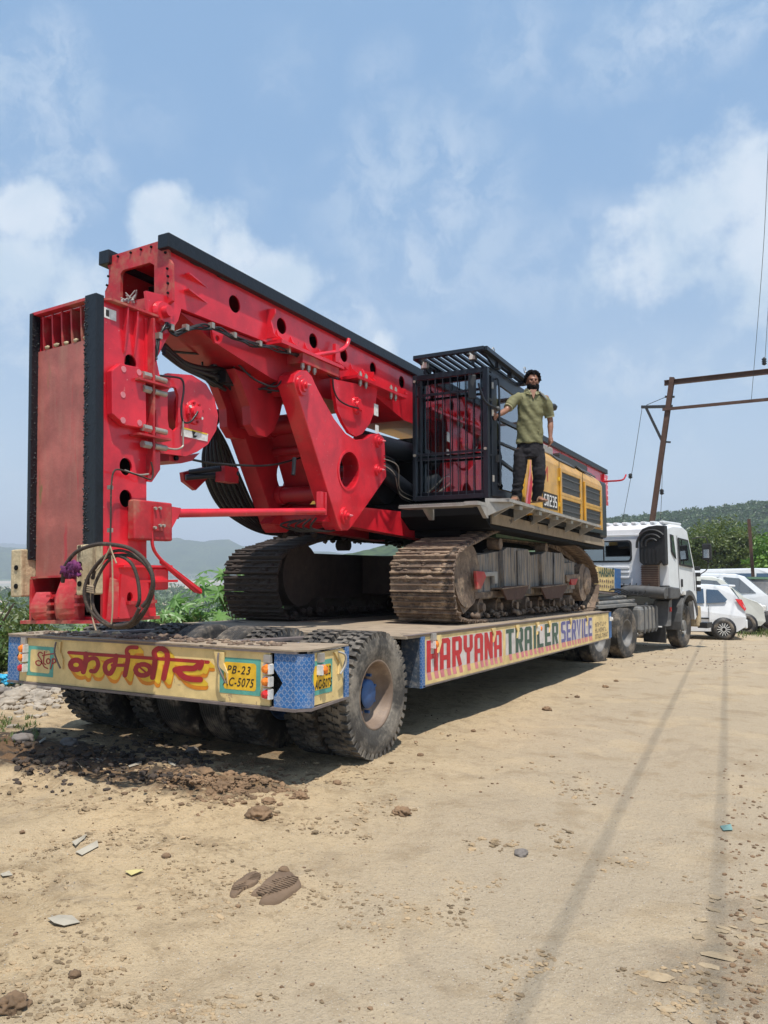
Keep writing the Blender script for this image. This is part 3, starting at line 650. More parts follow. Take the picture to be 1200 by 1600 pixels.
ME['hub'] = hub_mb(.12,-.06,.045).mesh('hub_cap', 'hub_blue'); ME['hub_grey'] = hub_mb(.10, -.05, .09).mesh('hub_cap', 'grey_plastic')
for k_, m_ in ME.items():
    bm = bmesh.new(); bm.from_mesh(m_); bmesh.ops.recalc_face_normals(bm, faces=bm.faces); bm.to_mesh(m_); bm.free()
def wheel(parent, x, y, z, ty, rim, hub=None, flip=False, rot=0.0, label=None, s=1.0, rz=0):
    """wheel > tyre, rim, hub_cap; x is the middle of the tyre in world metres"""
    og = ORG.get(parent.name, (0, 0, 0)); w_ = bpy.data.objects.new('wheel', None); COL.objects.link(w_); w_.parent = parent; w_.location = (x-og[0], y-og[1], z-og[2])
    w_.rotation_euler = (rot, 0, (math.pi if flip else 0)+rz); w_.scale = (s, s, s); w_.empty_display_size = .1
    if label: w_['label'] = label
    inst('tyre', ME[ty], w_); inst('rim', ME[rim], w_)
    if hub: inst('hub_cap', ME[hub], w_, (.0, 0, 0))
    return w_
# ============================================================ low loader trailer
TRX, TRY = -4.8, 9.5
TR = thing('low_loader_trailer', 'long blue and yellow low loader trailer painted with big coloured lettering', 'trailer', (TRX, TRY, 0))
sl = lambda y: -0.0175*(y-6) if y > 6 else 0
YB, XL, XR, ZB, ZT = 4.60, -6.27, -3.24, .585, .975
MB().box(XL, XR-.22, YB, YB+.02, ZB, ZT-.006).build('rear_panel', 'cream', TR)
mb = MB(); mb.box(XL-.12, XR+.02, YB-.022, YB+.03, ZB-.022, ZB-.002); mb.box(XL-.12, XR+.02, YB-.02, YB+.02, ZT-.004, ZT+.010)
mb.build('edge_strip', 'rust_edge', TR, label='rusty steel edge along the rear panel')
# chequered corner plates with a notched edge
def notch(x0, x1, zt, zb, f):       # outline with a waist on the x0 side
    zm = (zt+zb)/2-.02; pts = [f(x1, zb), f(x1, zt), f(x0, zt), f(x0-.002, zm+.10), f(x0+.05, zm+.035), f(x0+.075, zm), f(x0+.05, zm-.035), f(x0-.002, zm-.10), f(x0, zb)]; return pts
fr = lambda x, z: (x, YB-.004, z)
MB().prism(notch(-3.42, XR, ZT-.006, ZB, fr), (0, .022, 0)).build('corner_plate', 'blue_plate', TR)
MB().prism([(XR+.001, YB-.004, ZB), (XR+.001, YB-.004, ZT-.006), (-3.155, YB+.075, ZT-.006), (-3.155, YB+.075, ZB)], (-.012, .012, 0)).build('corner_plate', 'blue_plate', TR)

MB().prism([(XL-.14, YB-.004, ZB), (XL-.14, YB-.004, ZT-.006), (XL+.02, YB-.004, ZT-.006), (XL+.02, YB-.004, .86), (XL-.02, YB-.004, .80), (XL+.02, YB-.004, .74), (XL+.02, YB-.004, ZB)], (0, .022, 0)).build('corner_plate', 'blue_plate', TR)
XS = -3.16
MB().box(XS-.016, XS-.002, YB+.077, 5.13, ZB+.01, ZT-.006).build('side_end_panel', 'cream', TR)
MB().prism([(XS, YB+.078, ZB), (XS, YB+.078, ZT-.006), (XS, YB+.12, ZT-.006), (XS, YB+.125, .87), (XS, YB+.085, .80), (XS, YB+.125, .72), (XS, YB+.12, ZB)], (.006, 0, 0)).build('corner_plate', 'blue_plate', TR)
MB().box(XS-.02, XS+.012, 5.13, 5.19, ZB+.012, ZT+.004).build('end_post', 'blue_plate', TR)
mb = MB(); mb.prism([(XR, YB-.01, ZB-.022), (XS+.015, YB+.07, ZB-.022), (XS+.015, 5.16, ZB-.004), (XS-.03, 5.16, ZB-.004), (XS-.03, YB+.09, ZB-.022), (XR-.02, YB+.02, ZB-.022)], (0, 0, .018)); mb.build('edge_strip', 'rust_edge', TR)
# rear deck shelf with dried dirt
MB().prism([(XL-.13, YB-.02, ZT+.012), (XR, YB-.02, ZT+.012), (XS+.014, YB+.06, ZT+.012), (XS+.014, 5.18, ZT+.012), (-3.32, 5.18, ZT+.012), (-3.62, 5.08, ZT+.012), (-4.2, 5.0, ZT+.012), (XL-.13, 5.0, ZT+.012)], (0, 0, .012)).build('rear_shelf', 'concrete_dust', TR)
mb = MB(); rn = random.Random(3)
for k in range(160):
    x, y = rn.uniform(XL, -3.5), rn.uniform(4.66, 4.98); mb.blob((x, y, ZT+.028), rn.uniform(.006, .028), 1, .3, 2, k, (1.6, 1.2, .6))
for k in range(120):
    x, y = rn.gauss(-5.1, .25), rn.uniform(4.72, 5.0); mb.blob((x, y, ZT+.03), rn.uniform(.01, .04), 1, .3, 2, k, (1.5, 1.2, .7))
tag(mb.build('dirt_crumbs', 'mud_steel', TR), kind='stuff')
mb = MB(); mb.box(XL+.1, XR-.1, YB+.03, YB+.30, ZB-.01, ZT-.02); mb.box(-6.3, -3.3, 5.45, 5.8, .42, .60); mb.build('cross_beam', 'frame_black', TR)
for x in (-5.68, -4.02):
    MB().box(x-.06, x+.06, 4.9, 6.3, .62, .92).build('frame_rail', 'blue_worn', TR)
MB().beam((-4.15, 4.98, ZT+.012), (-3.55, 6.24, ZT+.012), .11, .02).build('tie_plate', 'rust_edge', TR)
MB().beam((-6.0, 4.98, ZT+.012), (-5.3, 6.24, ZT+.012), .11, .02).build('tie_plate', 'rust_edge', TR)
# axle set: four twin wheels across
for x, ty, rim, hub, rt in ((-3.335, 'tyre_lug', 'rim_brown', 'hub', .3), (-3.67, 'tyre_lug_dark', 'rim_brown', None, .9), (-4.27, 'tyre_lug_dark', 'rim_blue', 'hub', .5), (-4.60, 'tyre_rib', 'rim_brown', None, 0), (-5.10, 'tyre_rib_dusty', 'rim_grey', 'hub_grey', .2), (-5.43, 'tyre_lug_dark', 'rim_brown', None, .4), (-6.03, 'tyre_lug_dark', 'rim_brown', None, .6), (-6.36, 'tyre_lug_dark', 'rim_brown', None, .1)):
    wheel(TR, x, 5.76, .527, ty, rim, hub, False, rt, s=1.025, label='outer rear wheel caked in pale dust with blue hub' if x == -3.335 else None)
mb = MB(); mb.cyl((-6.4, 5.66, .515), (-3.3, 5.66, .515), .06); mb.build('axle', 'frame_black', TR)
# main deck
def slab(x0, x1, y0, y1, z0, z1, mb=None):
    mb = mb or MB(); return mb.q([(x0, y0, z0+sl(y0)), (x1, y0, z0+sl(y0)), (x1, y1, z0+sl(y1)), (x0, y1, z0+sl(y1)), (x0, y0, z1+sl(y0)), (x1, y0, z1+sl(y0)), (x1, y1, z1+sl(y1)), (x0, y1, z1+sl(y1))],
        [(3, 2, 1, 0), (4, 5, 6, 7), (0, 1, 5, 4), (1, 2, 6, 5), (2, 3, 7, 6), (3, 0, 4, 7)])
slab(-6.42, -3.20, 6.26, 14.5, .955, .978).build('deck_plate', 'concrete_dust', TR)
slab(-6.40, -3.36, 6.30, 6.34, .70, .953).build('deck_end_plate', 'blue_worn', TR)
mb = MB()
for x in (-6.36, -5.7, -5.1, -4.5, -3.9, -3.5): slab(x-.05, x+.05, 6.36, 14.4, .55, .953, mb)
mb.build('under_frame', 'frame_black', TR)
slab(-6.42, -6.40, 6.4, 14.4, .5, .953).build('side_panel', 'cream', TR, label='far side panel')
slab(-3.222, -3.202, 6.63, 14.35, .505, .953).build('side_panel', 'cream', TR)
mb = MB(); slab(-3.24, -3.19, 6.60, 14.42, .490, .503, mb); slab(-3.25, -3.188, 6.30, 14.5, .979, .985, mb); mb.build('edge_strip', 'rust_edge', TR)
MB().box(-3.40, -3.21, 6.56, 6.60, .475, .95).build('end_post', 'speckled_blue', TR, label='speckled steel post at the rear end of the side panel')
MB().box(-3.208, -3.190, 6.56, 6.64, .475, .95).build('end_post', 'blue_plate', TR)
MB().box(-3.26, -3.190, 14.36, 14.52, .36, .82).build('end_post', 'blue_worn', TR)
MB().box(-6.2, -3.3, 14.38, 14.44, .4, .80).build('deck_end_plate', 'blue_worn', TR)
# lamps
def lamp(x, y, z, m, nrm):
    hx = .035; mb = MB()
    if nrm == 'y': mb.lathe([(.001, .035), (hx*.8, .028), (hx, 0), (hx, -.02)], (x, y-.03, z), (0, -1, 0), 8, smooth=False)
    else: mb.lathe([(.001, .035), (hx*.8, .028), (hx, 0), (hx, -.02)], (x+.03, y, z), (1, 0, 0), 8, smooth=False)
    o = mb.build('tail_light', m, TR, label={'lens_red': 'red lens', 'lens_orange': 'orange lens', 'white_plastic': 'broken clear lens'}[m])
    mh = MB(); a = .038
    if nrm == 'y': mh.box(x-a, x+a, y-.022, y-.002, z-a, z+a); mh.box(x+a*.7, x+a*1.15, y-.05, y-.002, z-a*.9, z+a*.9)
    else: mh.box(x+.002, x+.022, y-a, y+a, z-a, z+a); mh.box(x+.002, x+.05, y-a*1.15, y-a*.7, z-a*.9, z+a*.9)
    mh.build('lamp_housing', 'white_plastic', o)
for z, m_ in ((.855, 'lens_orange'), (.765, 'lens_orange'), (.675, 'lens_red')): lamp(-3.47, YB, z, m_, 'y')
for z, m_ in ((.875, 'lens_orange'), (.795, 'lens_orange'), (.705, 'lens_red')): lamp(XL+.09, YB, z, m_, 'y')
lamp(XS, 4.80, .845, 'lens_orange', 'x'); lamp(-3.202, 6.83, .86, 'lens_orange', 'x'); lamp(-3.202, 10.15, .80, 'lens_orange', 'x'); lamp(-3.2, 14.42, .70, 'white_plastic', 'x')
for x, z in ((-3.47, .935), (XL+.09, .95)): MB().box(x-.03, x+.03, YB-.03, YB-.002, z-.035, z+.02).build('lamp_bracket', 'grey_steel', TR)
MB().box(XS+.001, XS+.03, 4.76, 4.82, .90, .965).build('lamp_bracket', 'grey_steel', TR); MB().box(-3.2, -3.17, 6.78, 6.86, .90, .965).build('lamp_bracket', 'grey_steel', TR)
# rope hooks hanging over the panels
def hook_y(x):
    MB().prism([(x-.05, YB-.004, .955), (x+.05, YB-.004, .955), (x+.045, YB-.004, .87), (x+.085, YB-.004, .80), (x+.085, YB-.004, .72), (x+.07, YB-.004, .80), (x-.02, YB-.004, .86)], (0, -.012, 0)).build('rope_hook', 'cream', TR)
    MB().tube(spline([(x+.01, YB-.03, .95), (x+.02, YB-.05, .87), (x+.06, YB-.055, .80), (x+.09, YB-.04, .73)], 4), .008, 5).build('rope_hook', 'rust_edge', TR)
for x in (-5.75, -3.93): hook_y(x)
def hook_x(y, x=-3.201, s=1.0):
    z0 = .955+sl(y); P = [(x, y-.06*s, z0), (x, y+.08*s, z0), (x, y+.085*s, z0-.07*s), (x, y+.03*s, z0-.16*s), (x, y+.0*s, z0-.17*s), (x, y+.015*s, z0-.08*s)]
    MB().prism(P, (.014, 0, 0)).build('rope_hook', 'cream', TR)
hook_x(5.04, XS); hook_x(6.93)
for y in (8.45, 9.28, 10.1, 10.65, 11.75, 12.75): hook_x(y, s=.95)
MB().tube(spline([(XS+.02, 5.02, .955), (XS+.05, 5.07, .93), (XS+.05, 5.08, .86), (XS+.04, 5.02, .79)], 4), .009, 5).build('rope_hook', 'grey_steel', TR)
# painted boxes and plates
UX, VZ = (1, 0, 0), (0, 0, 1); RO = (0, YB-.001, 0); RN = (0, -1, 0)
def rrect(mb, x0, x1, z0, z1, r, o, u, v, n, lift):
    pts = []
    for cx, cz, a in ((x1-r, z1-r, 0), (x0+r, z1-r, 1), (x0+r, z0+r, 2), (x1-r, z0+r, 3)):
        for k in range(4): t = (a+k/3)*math.pi/2; pts.append(Vector(o)+Vector(u)*(cx+r*math.cos(t))+Vector(v)*(cz+r*math.sin(t))+Vector(n)*lift)
    return mb.q(pts, [tuple(range(16))])
def frame(x0, x1, z0, z1, b, o, u, v, n, m1, m2, lift=.001):
    rrect(MB(), x0, x1, z0, z1, .002, o, u, v, n, lift).build('painted_frame', m1, TR, fixn=False); rrect(MB(), x0+b[0], x1-b[0], z0+b[1], z1-b[1], .022, o, u, v, n, lift*2).build('painted_plate', m2, TR, fixn=False)
frame(-6.15, -5.80, .64, .90, (.045, .03), RO, UX, VZ, RN, 'teal', 'cream')
frame(-3.93, -3.545, .65, .915, (.04, .032), RO, UX, VZ, RN, 'teal', 'plate_yellow')
SO = (XS-.001, 0, 0); SU = (0, 1, 0); SN = (1, 0, 0)
frame(4.70, 4.97, .665, .91, (.018, .035), SO, SU, VZ, SN, 'teal', 'plate_yellow')
text_obj('painted_lettering', 'PB-23', .085, (-3.755, YB-.0045, .825), (math.pi/2, 0, 0), 'ink', TR, .001, .3, .95, 1.2)
text_obj('painted_lettering', 'AC-5075', .09, (-3.755, YB-.0045, .735), (math.pi/2, 0, 0), 'ink', TR, .001, .3, 0.80, 1.1)
text_obj('painted_lettering', 'PB-23', .09, (XS+.0035, 4.85, .825), (math.pi/2, 0, math.pi/2), 'ink', TR, .002, .2, .8, 1.1)
text_obj('painted_lettering', 'AC-5075', .09, (XS+.0035, 4.845, .735), (math.pi/2, 0, math.pi/2), 'ink', TR, .002, .2, .62, 1.1)
def strokes(name, lst, m, zf, lift0, dx=0, dy=0, step=.0002, caps=True, parent=TR, wk=1.0):
    mb = MB(); lift = lift0
    for pts, w in lst:
        w = w*wk; P = [Vector((p[0]+dx, p[1]+dy)) for p in pts]; N = len(P); L = []; Q = []
        for i in range(N):
            a = (P[i]-P[i-1]) if i > 0 else (P[1]-P[0]); b = (P[i+1]-P[i]) if i < N-1 else (P[i]-P[i-1]); a.normalize(); b.normalize()
            n1, n2 = Vector((-a.y, a.x)), Vector((-b.y, b.x)); mm = n1+n2; mm = mm.normalized() if mm.length > .05 else n1; k = min(1.6, 1/max(.4, mm.dot(n1))); L.append(P[i]+mm*(w/2*k)); Q.append(P[i]-mm*(w/2*k))
        lift += step; mb.q([zf(p.x, p.y, lift) for p in L+Q], [(i, i+1, N+i+1, N+i) for i in range(N-1)])
        if caps:
            for e in (P[0], P[-1]): lift += step*.5; mb.q([zf(e.x+w/2*math.cos(k*.5236), e.y+w/2*math.sin(k*.5236), lift) for k in range(12)], [tuple(range(12))])
    mb.build(name, m, parent, fixn=False); return lift
def zf1(x, y, l): p = on(95+x/4.8, 1000+y/4.8, Y=YB); return (p.x, YB-l, p.z)
ell = lambda cx, cy, rx, ry, n=14, a0=0: [(cx+rx*math.cos(a0+2*math.pi*k/n), cy+ry*math.sin(a0+2*math.pi*k/n)) for k in range(n+1)]
sp2 = lambda pts, n=5: [(p.x, p.y) for p in spline([(a, b, 0) for a, b in pts], n)]
HI = [([(64, 94), (1108, 166)], 26), (sp2([(190, 105), (192, 150), (172, 238)]), 40), (ell(118, 186, 42, 36), 40), (sp2([(186, 172), (225, 140), (268, 142), (284, 185), (262, 232), (230, 232)]), 32),
      (sp2([(418, 118), (408, 185), (378, 248), (345, 240), (334, 200), (352, 165), (395, 150)]), 36), ([(390, 188), (500, 190)], 26), (sp2([(508, 110), (505, 160), (484, 264)]), 36), (sp2([(506, 125), (498, 80), (520, 56), (574, 56)]), 30),
      (ell(620, 224, 56, 42), 36), ([(596, 204), (648, 248)], 14), (sp2([(712, 130), (706, 200), (692, 280)]), 40), (sp2([(712, 130), (706, 88), (748, 62), (796, 88), (804, 150), (790, 220), (776, 286)]), 40),
      ([(1060, 168), (1046, 205)], 44), (sp2([(1040, 185), (1000, 212), (930, 212), (862, 224)]), 44), (sp2([(880, 228), (920, 270), (975, 292), (1050, 296)]), 44)]
lf = .0015
for k in range(9, 0, -1): strokes('painted_lettering', HI, 'sign_orange', zf1, lf, 4.0*k, 6.4*k, 0.00001); lf += .00016
for k in range(9, 0, -1): strokes('painted_lettering', HI, 'sign_yellow', zf1, lf, 4.2*k+3, 4.4*k-5, 0.00001, wk=.70); lf += .00016
strokes('painted_lettering', HI, 'sign_red', zf1, lf, 0, 0, .00008)
def zf2(x, y, l): p = on(x/5, 980+y/5, Y=YB); return (p.x, YB-l, p.z)
ST = [(sp2([(335, 205), (315, 195), (300, 215), (318, 245), (330, 270), (312, 298), (288, 290), (284, 268), (310, 262), (335, 285), (350, 310), (375, 322)]), 9), (sp2([(352, 190), (345, 240), (345, 280), (360, 290)]), 9), ([(335, 222), (380, 212), (435, 205)], 9),
      (ell(380, 265, 14, 20, 10), 9), (sp2([(412, 245), (408, 290), (398, 325)]), 9), (sp2([(412, 252), (432, 248), (436, 270), (414, 284)]), 9)]
strokes('painted_lettering', ST, 'sign_red', zf2, .004, 0, 0, .0001)
# big block lettering along the side: glyphs on a 3 x 7 grid
GL = {'H': [[(.5, 0), (.5, 7)], [(2.5, 0), (2.5, 7)], [(.5, 3.4), (2.5, 3.4)]], 'A': [[(.5, 0), (.5, 6.1), (.8, 6.45), (2.2, 6.45), (2.5, 6.1), (2.5, 0)], [(.5, 2.6), (2.5, 2.6)]],
      'R': [[(.5, 0), (.5, 7)], [(.5, 6.45), (2.2, 6.45), (2.5, 6.1), (2.5, 3.6), (2.2, 3.2), (.5, 3.2)], [(1.6, 3.2), (2.5, 0)]], 'Y': [[(.5, 7), (.5, 4), (.9, 3.4), (2.1, 3.4), (2.5, 4), (2.5, 7)], [(1.5, 3.4), (1.5, 0)]],
      'N': [[(.5, 0), (.5, 7)], [(2.5, 0), (2.5, 7)], [(.6, 6.6), (2.4, .4)]], 'T': [[(0, 6.45), (3, 6.45)], [(1.5, 6.2), (1.5, 0)]], 'I': [[(1.5, 0), (1.5, 7)]], 'L': [[(.5, 7), (.5, .55), (2.9, .55)]],
      'E': [[(2.9, 6.45), (.5, 6.45), (.5, .55), (2.9, .55)], [(.5, 3.5), (2.5, 3.5)]], 'S': [[(2.9, 6.45), (.8, 6.45), (.5, 6.1), (.5, 4), (.8, 3.6), (2.2, 3.4), (2.5, 3), (2.5, .9), (2.2, .55), (.1, .55)]],
      'V': [[(.4, 7), (1.5, .3), (2.6, 7)]], 'C': [[(2.9, 6.45), (.8, 6.45), (.5, 6.1), (.5, .9), (.8, .55), (2.9, .55)]]}
words = [('HARYANA', 'letter_red', 6.70, 8.80), ('TRAILER', 'letter_green', 8.90, 11.16), ('SERVICE', 'letter_blue', 11.26, 13.16)]
SX = -3.202
for wd_, mt, y0, y1 in words:
    wts = [1.0 if c_ != 'I' else .5 for c_ in wd_]; cell = (y1-y0)/sum(wts); y = y0
    for i, ch in enumerate(wd_):
        cw = cell*wts[i]; gw = cw*.82; sh = (3 if ch != 'I' else 1.55)
        def zl(px, py, l, y=y, gw=gw, sh=sh, ch=ch):
            gx = (px-(0 if ch != 'I' else .72))/sh; yy = y+gw*gx; return (SX+l, yy, .615+.043*py+sl(yy))
        z0 = [(s_, 1.12) for s_ in GL[ch]]
        feet = sorted({round(p[0], 1) for s_ in GL[ch] for p in s_ if p[1] < .2})
        pk = MB(); wp = MB(); ft = feet if ch not in 'LESCV' else [.8, 2.2]
        pl_, pr_ = (-.15, 3.45) if ch != 'I' else (.9, 2.2)
        wp.q([zl(pl_, 7.1, .0006), zl(pr_, 7.1, .0006), zl(pr_, -.1, .0006), zl(pl_, -.1, .0006)], [(0, 1, 2, 3)])
        wf_ = .55
        for f_ in ft: pk.q([zl(f_-wf_, -.05, .0012), zl(f_+wf_, -.05, .0012), zl(f_+.90, -1.75, .0012), zl(f_-.15, -1.75, .0012)], [(0, 1, 2, 3)])
        wp.build('painted_lettering', 'letter_pale', TR, fixn=False); pk.build('painted_lettering', 'letter_pink', TR, fixn=False)
        strokes('painted_lettering', z0, mt, zl, .0022, 0, 0, .0002, False)
        y += cw
for k, ln in enumerate(('ALL TYPES', 'HEAVY JOB', 'CONTACT US')): pass
for k, (n_, a_) in enumerate(((7, .80), (7, .70), (8, .60))):      # three short lines of small worn lettering, too rubbed to read
    mb = MB(); rn = random.Random(k+40)
    for q in range(n_):
        y = 13.32+q*.125; z = a_-.1; mb.q([(SX+.002, y, z+sl(y)+.045), (SX+.002, y+.02, z+sl(y)+.045), (SX+.002, y+.02, z+sl(y)+.12), (SX+.002, y, z+sl(y)+.12)], [(0, 1, 2, 3)])
        zz = z+rn.choice((.05, .08, .108)); mb.q([(SX+.0022, y+.02, zz+sl(y)), (SX+.0022, y+.085, zz+sl(y)), (SX+.0022, y+.085, zz+sl(y)+.013), (SX+.0022, y+.02, zz+sl(y)+.013)], [(0, 1, 2, 3)])
        if rn.random() < .6: mb.q([(SX+.0022, y+.07, z+sl(y)+.045), (SX+.0022, y+.09, z+sl(y)+.045), (SX+.0022, y+.09, z+sl(y)+.12), (SX+.0022, y+.07, z+sl(y)+.12)], [(0, 1, 2, 3)])
    mb.build('painted_lettering', 'rim_brown', TR, fixn=False)
# gooseneck with its own sign
def GP(lst, X): return [on(a, b, X=X) for a, b in lst]
mb = MB(); mb.prism([(-3.80, 14.45, .60), (-3.80, 14.45, .82), (-3.80, 15.0, 1.30), (-3.80, 15.6, 1.66), (-3.80, 18.05, 1.58), (-3.80, 18.05, 1.12), (-3.80, 15.9, 1.18), (-3.80, 15.0, .70)], (-2.1, 0, 0)); mb.build('gooseneck', 'frame_black', TR)
MB().prism(GP(((930, 884), (961, 890), (961, 925), (930, 922)), -3.76), (-.02, 0, 0)).build('side_panel', 'cream', TR, label='small cream sign panel on the gooseneck')
MB().prism(GP(((961.5, 888), (970, 889), (970, 932), (961.5, 927)), -3.74), (-.06, 0, 0)).build('end_post', 'blue_worn', TR)
MB().prism(GP(((930, 923), (966, 927), (966, 930), (930, 926)), -3.72), (-.06, 0, 0)).build('edge_strip', 'rust_edge', TR)
q = on(948, 895, X=-3.755); text_obj('painted_lettering', 'HARBANS', .26, q, (math.pi/2, 0, math.pi/2), 'letter_green', TR, .008, 0, 1.25)
for k, py in enumerate((907, 915)):
    for j in range(7): q = on(937+j*3.3, py+j*.25, X=-3.755); MB().box(q.x, q.x+.003, q.y, q.y+.10, q.z-.035, q.z+.03-.01*((j+k) % 3)).build('painted_lettering', 'rim_brown', TR)
# ============================================================ drilling rig lying folded on the trailer
RG = thing('drilling_rig', 'red and yellow rotary drilling rig on muddy crawler tracks, carried on the trailer', 'drilling rig', (-4.97, 10, .98))
def P(px, py, X=None, Y=None, Z=None): return on(px, py, X, Y, Z)
def PX(lst, X): return [on(a, b, X=X) for a, b in lst]
# ---- mast, a hollow box girder with real lightening holes
XR_, XL_ = -4.62, -5.32
side = [(4.66, 3.80), (6.2, 3.83), (8.2, 3.73), (9.0, 3.56), (20.5, 3.50), (20.6, 4.20), (4.66, 4.30)]
HY = [5.53, 6.27, 6.85, 7.48, 8.17, 8.94, 9.8, 10.7, 16.5, 17.6, 18.7]
mb = MB(); mb.plate([(XR_, y, z) for y, z in side], [circ((XR_, y, 4.06), .082, 'x', 20) for y in HY], (-.016, 0, 0))
mb.prism([(XL_, y, z) for y, z in side], (.016, 0, 0))
mb.q([(XR_-.016, y, z) for y, z in side]+[(XL_+.016, y, z) for y, z in side], [(k, k+1, 7+k+1, 7+k) for k in range(4)]+[(5, 6, 13, 12)])
mast = mb.build('mast', 'red_paint', RG)
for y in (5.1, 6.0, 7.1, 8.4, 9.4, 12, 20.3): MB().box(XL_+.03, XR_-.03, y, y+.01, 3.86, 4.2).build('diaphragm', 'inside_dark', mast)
ep = lambda a, b: on(a, b, Y=4.64)
outer = [ep(*p) for p in ((165, 401), (176, 399), (250, 376), (262, 380), (263, 402), (268, 411), (269, 469), (262, 475), (200, 489), (164, 475), (164, 455), (171, 440), (172, 425), (166, 411))]
hole = [ep(*p) for p in ((188, 428), (192, 422), (234, 410), (241, 414), (241, 458), (236, 464), (194, 472), (188, 466))]
MB().plate(outer, [hole], (0, .03, 0)).build('end_plate', 'red_dusty', mast)
mb = MB()
for p in ((172, 405), (185, 401), (205, 395), (221, 390), (237, 386), (250, 382), (259, 395), (262, 420), (263, 432), (263, 443), (263, 458), (248, 462), (168, 446), (170, 432)): q = ep(*p); mb.cyl(q, q+Vector((0, -.012, 0)), .011, n=8)
tag(mb.build('bolt_hole', 'frame_black', mast), kind='stuff')
mb = MB()
for k in range(22): q = ep(random.uniform(190, 214), random.uniform(466, 478)); mb.blob(q+Vector((0, -.02+random.random()*.05, 0)), random.uniform(.006, .02), 1, .4, 2, k)
for k in range(9): q = ep(200+k*1.5, 466); mb.tube([q, q+Vector((random.uniform(-.05, .06), random.uniform(-.05, .02), random.uniform(.0, .07)))], .006, 4)
tag(mb.build('dirt_crumbs', 'grey_steel', mast, label='dried mud and twigs in the mast end'), kind='stuff')
for x0, x1 in ((-4.68, -4.555), (-5.385, -5.26)):      # black guide rails
    mb = MB(); mb.q([(x0, 4.60, 4.25), (x1, 4.60, 4.25), (x1, 20.7, 4.13), (x0, 20.7, 4.13), (x0, 4.60, 4.375), (x1, 4.60, 4.375), (x1, 20.7, 4.25), (x0, 20.7, 4.25)], [(3, 2, 1, 0), (4, 5, 6, 7), (0, 1, 5, 4), (1, 2, 6, 5), (2, 3, 7, 6), (3, 0, 4, 7)])
    mb.build('guide_rail', 'rail_black', mast, bevel=.008)
MB().q([(XL_, 4.66, 4.302), (XR_, 4.66, 4.302), (XR_, 20.6, 4.202), (XL_, 20.6, 4.202)], [(0, 1, 2, 3)]).build('top_plate', 'red_dusty', mast)
mb = MB()
for y in [4.9+.5*k for k in range(30)]: mb.blob((XR_+.01, y+random.uniform(-.1, .1), 4.245), random.uniform(.01, .03), 1, .4, 2, y, (.5, 4, .5))
tag(mb.build('grease', 'grease_black', mast), kind='stuff')
MB().prism([(XR_+.001, 20.35, 3.3), (XR_+.001, 20.75, 3.3), (XR_+.001, 20.75, 4.1), (XR_+.001, 20.35, 4.1)], (.05, 0, 0)).build('end_flange', 'red_paint', mast)
mb = MB()
for k in range(5): mb.cyl((XR_+.05, 20.42, 3.42+k*.14), (XR_+.062, 20.42, 3.42+k*.14), .02, n=8); mb.cyl((XR_+.05, 20.68, 3.42+k*.14), (XR_+.062, 20.68, 3.42+k*.14), .02, n=8)
tag(mb.build('bolt_hole', 'decal', mast), kind='stuff')
q = on(950, 752, X=-4.4); MB().tube(spline([q+Vector((-.2, .1, 0)), q, on(972, 750, X=-4.0), on(978, 742, X=-3.95)], 5), .022, 6).build('cable_hook', 'red_dark', mast)
# stiffeners and bolted flange on the mast side
for y0, zt in ((6.02, 4.16), (7.22, 4.02), (8.0, 3.98), (8.85, 3.95)):
    MB().prism([(XR_, y0, 3.86), (XR_, y0, zt), (XR_+.10, y0, zt-.01), (XR_+.10, y0, zt-.06), (XR_+.05, y0, zt-.12), (XR_+.09, y0, 3.9), (XR_+.13, y0, 3.86)], (0, .02, 0)).build('stiffener', 'red_paint', mast)
for y0 in (6.18, 6.42, 6.68, 6.95, 7.35, 7.62, 7.9): MB().prism([(XR_, y0, 3.84), (XR_, y0, 4.0), (XR_+.03, y0, 3.93), (XR_+.14, y0, 3.84)], (0, .015, 0)).build('stiffener', 'red_paint', mast)
for y0 in (4.86, 5.02): MB().prism([(XR_, y0, 4.12-(y0-4.86)*.0), (XR_, y0+.30, 4.10), (XR_+.06, y0, 4.12)], (0, 0, -.012)).build('stiffener', 'red_paint', mast) if y0 < 5 else MB().prism([(XR_, 4.86, 3.98), (XR_, 5.16, 3.96), (XR_+.06, 4.86, 3.98)], (0, 0, -.012)).build('stiffener', 'red_paint', mast)
mb = MB(); mb.box(-4.64, -4.44, 6.03, 7.2, 3.80, 3.835); mb.build('bolted_flange', 'red_paint', mast)
MB().box(-4.66, -4.46, 6.42, 7.12, 3.70, 3.797).build('bolted_flange', 'red_dusty', mast)
mb = MB(); mb.box(-4.64, -4.40, 7.42, 8.66, 3.755, 3.79); mb.build('bolted_flange', 'red_paint', mast)
def bolt(c, d, par, r=.022, L=.05, m='bolt_steel'): c, d = Vector(c), Vector(d); MB().cyl(c, c+d*L, r, n=6, smooth=False).cyl(c+d*L, c+d*(L+.02), r*.55, n=6).build('bolt', m, par)
for y in (6.46, 6.57, 6.68): bolt((-4.49, y, 3.70), (0, 0, -1), mast)
for y in (7.55, 7.68, 8.3, 8.42): bolt((-4.44, y, 3.79), (0, 0, 1), mast); bolt((-4.44, y, 3.755), (0, 0, -1), mast)
MB().tube(spline([on(*p, X=-4.48) for p in ((488, 556), (505, 553), (528, 549), (541, 541), (545, 530))], 5), .024, 8).build('cable_hook', 'red_paint', mast)
MB().box(-4.5, -4.46, 7.05, 7.13, 3.86, 4.06).build('stiffener', 'red_paint', mast)
MB().plate(PX(((520, 592), (590, 606), (586, 640), (578, 662), (566, 678), (556, 682), (546, 676), (536, 660), (527, 640)), -4.47), [], (-.04, 0, 0)).build('sheave_bracket', 'red_paint', mast)
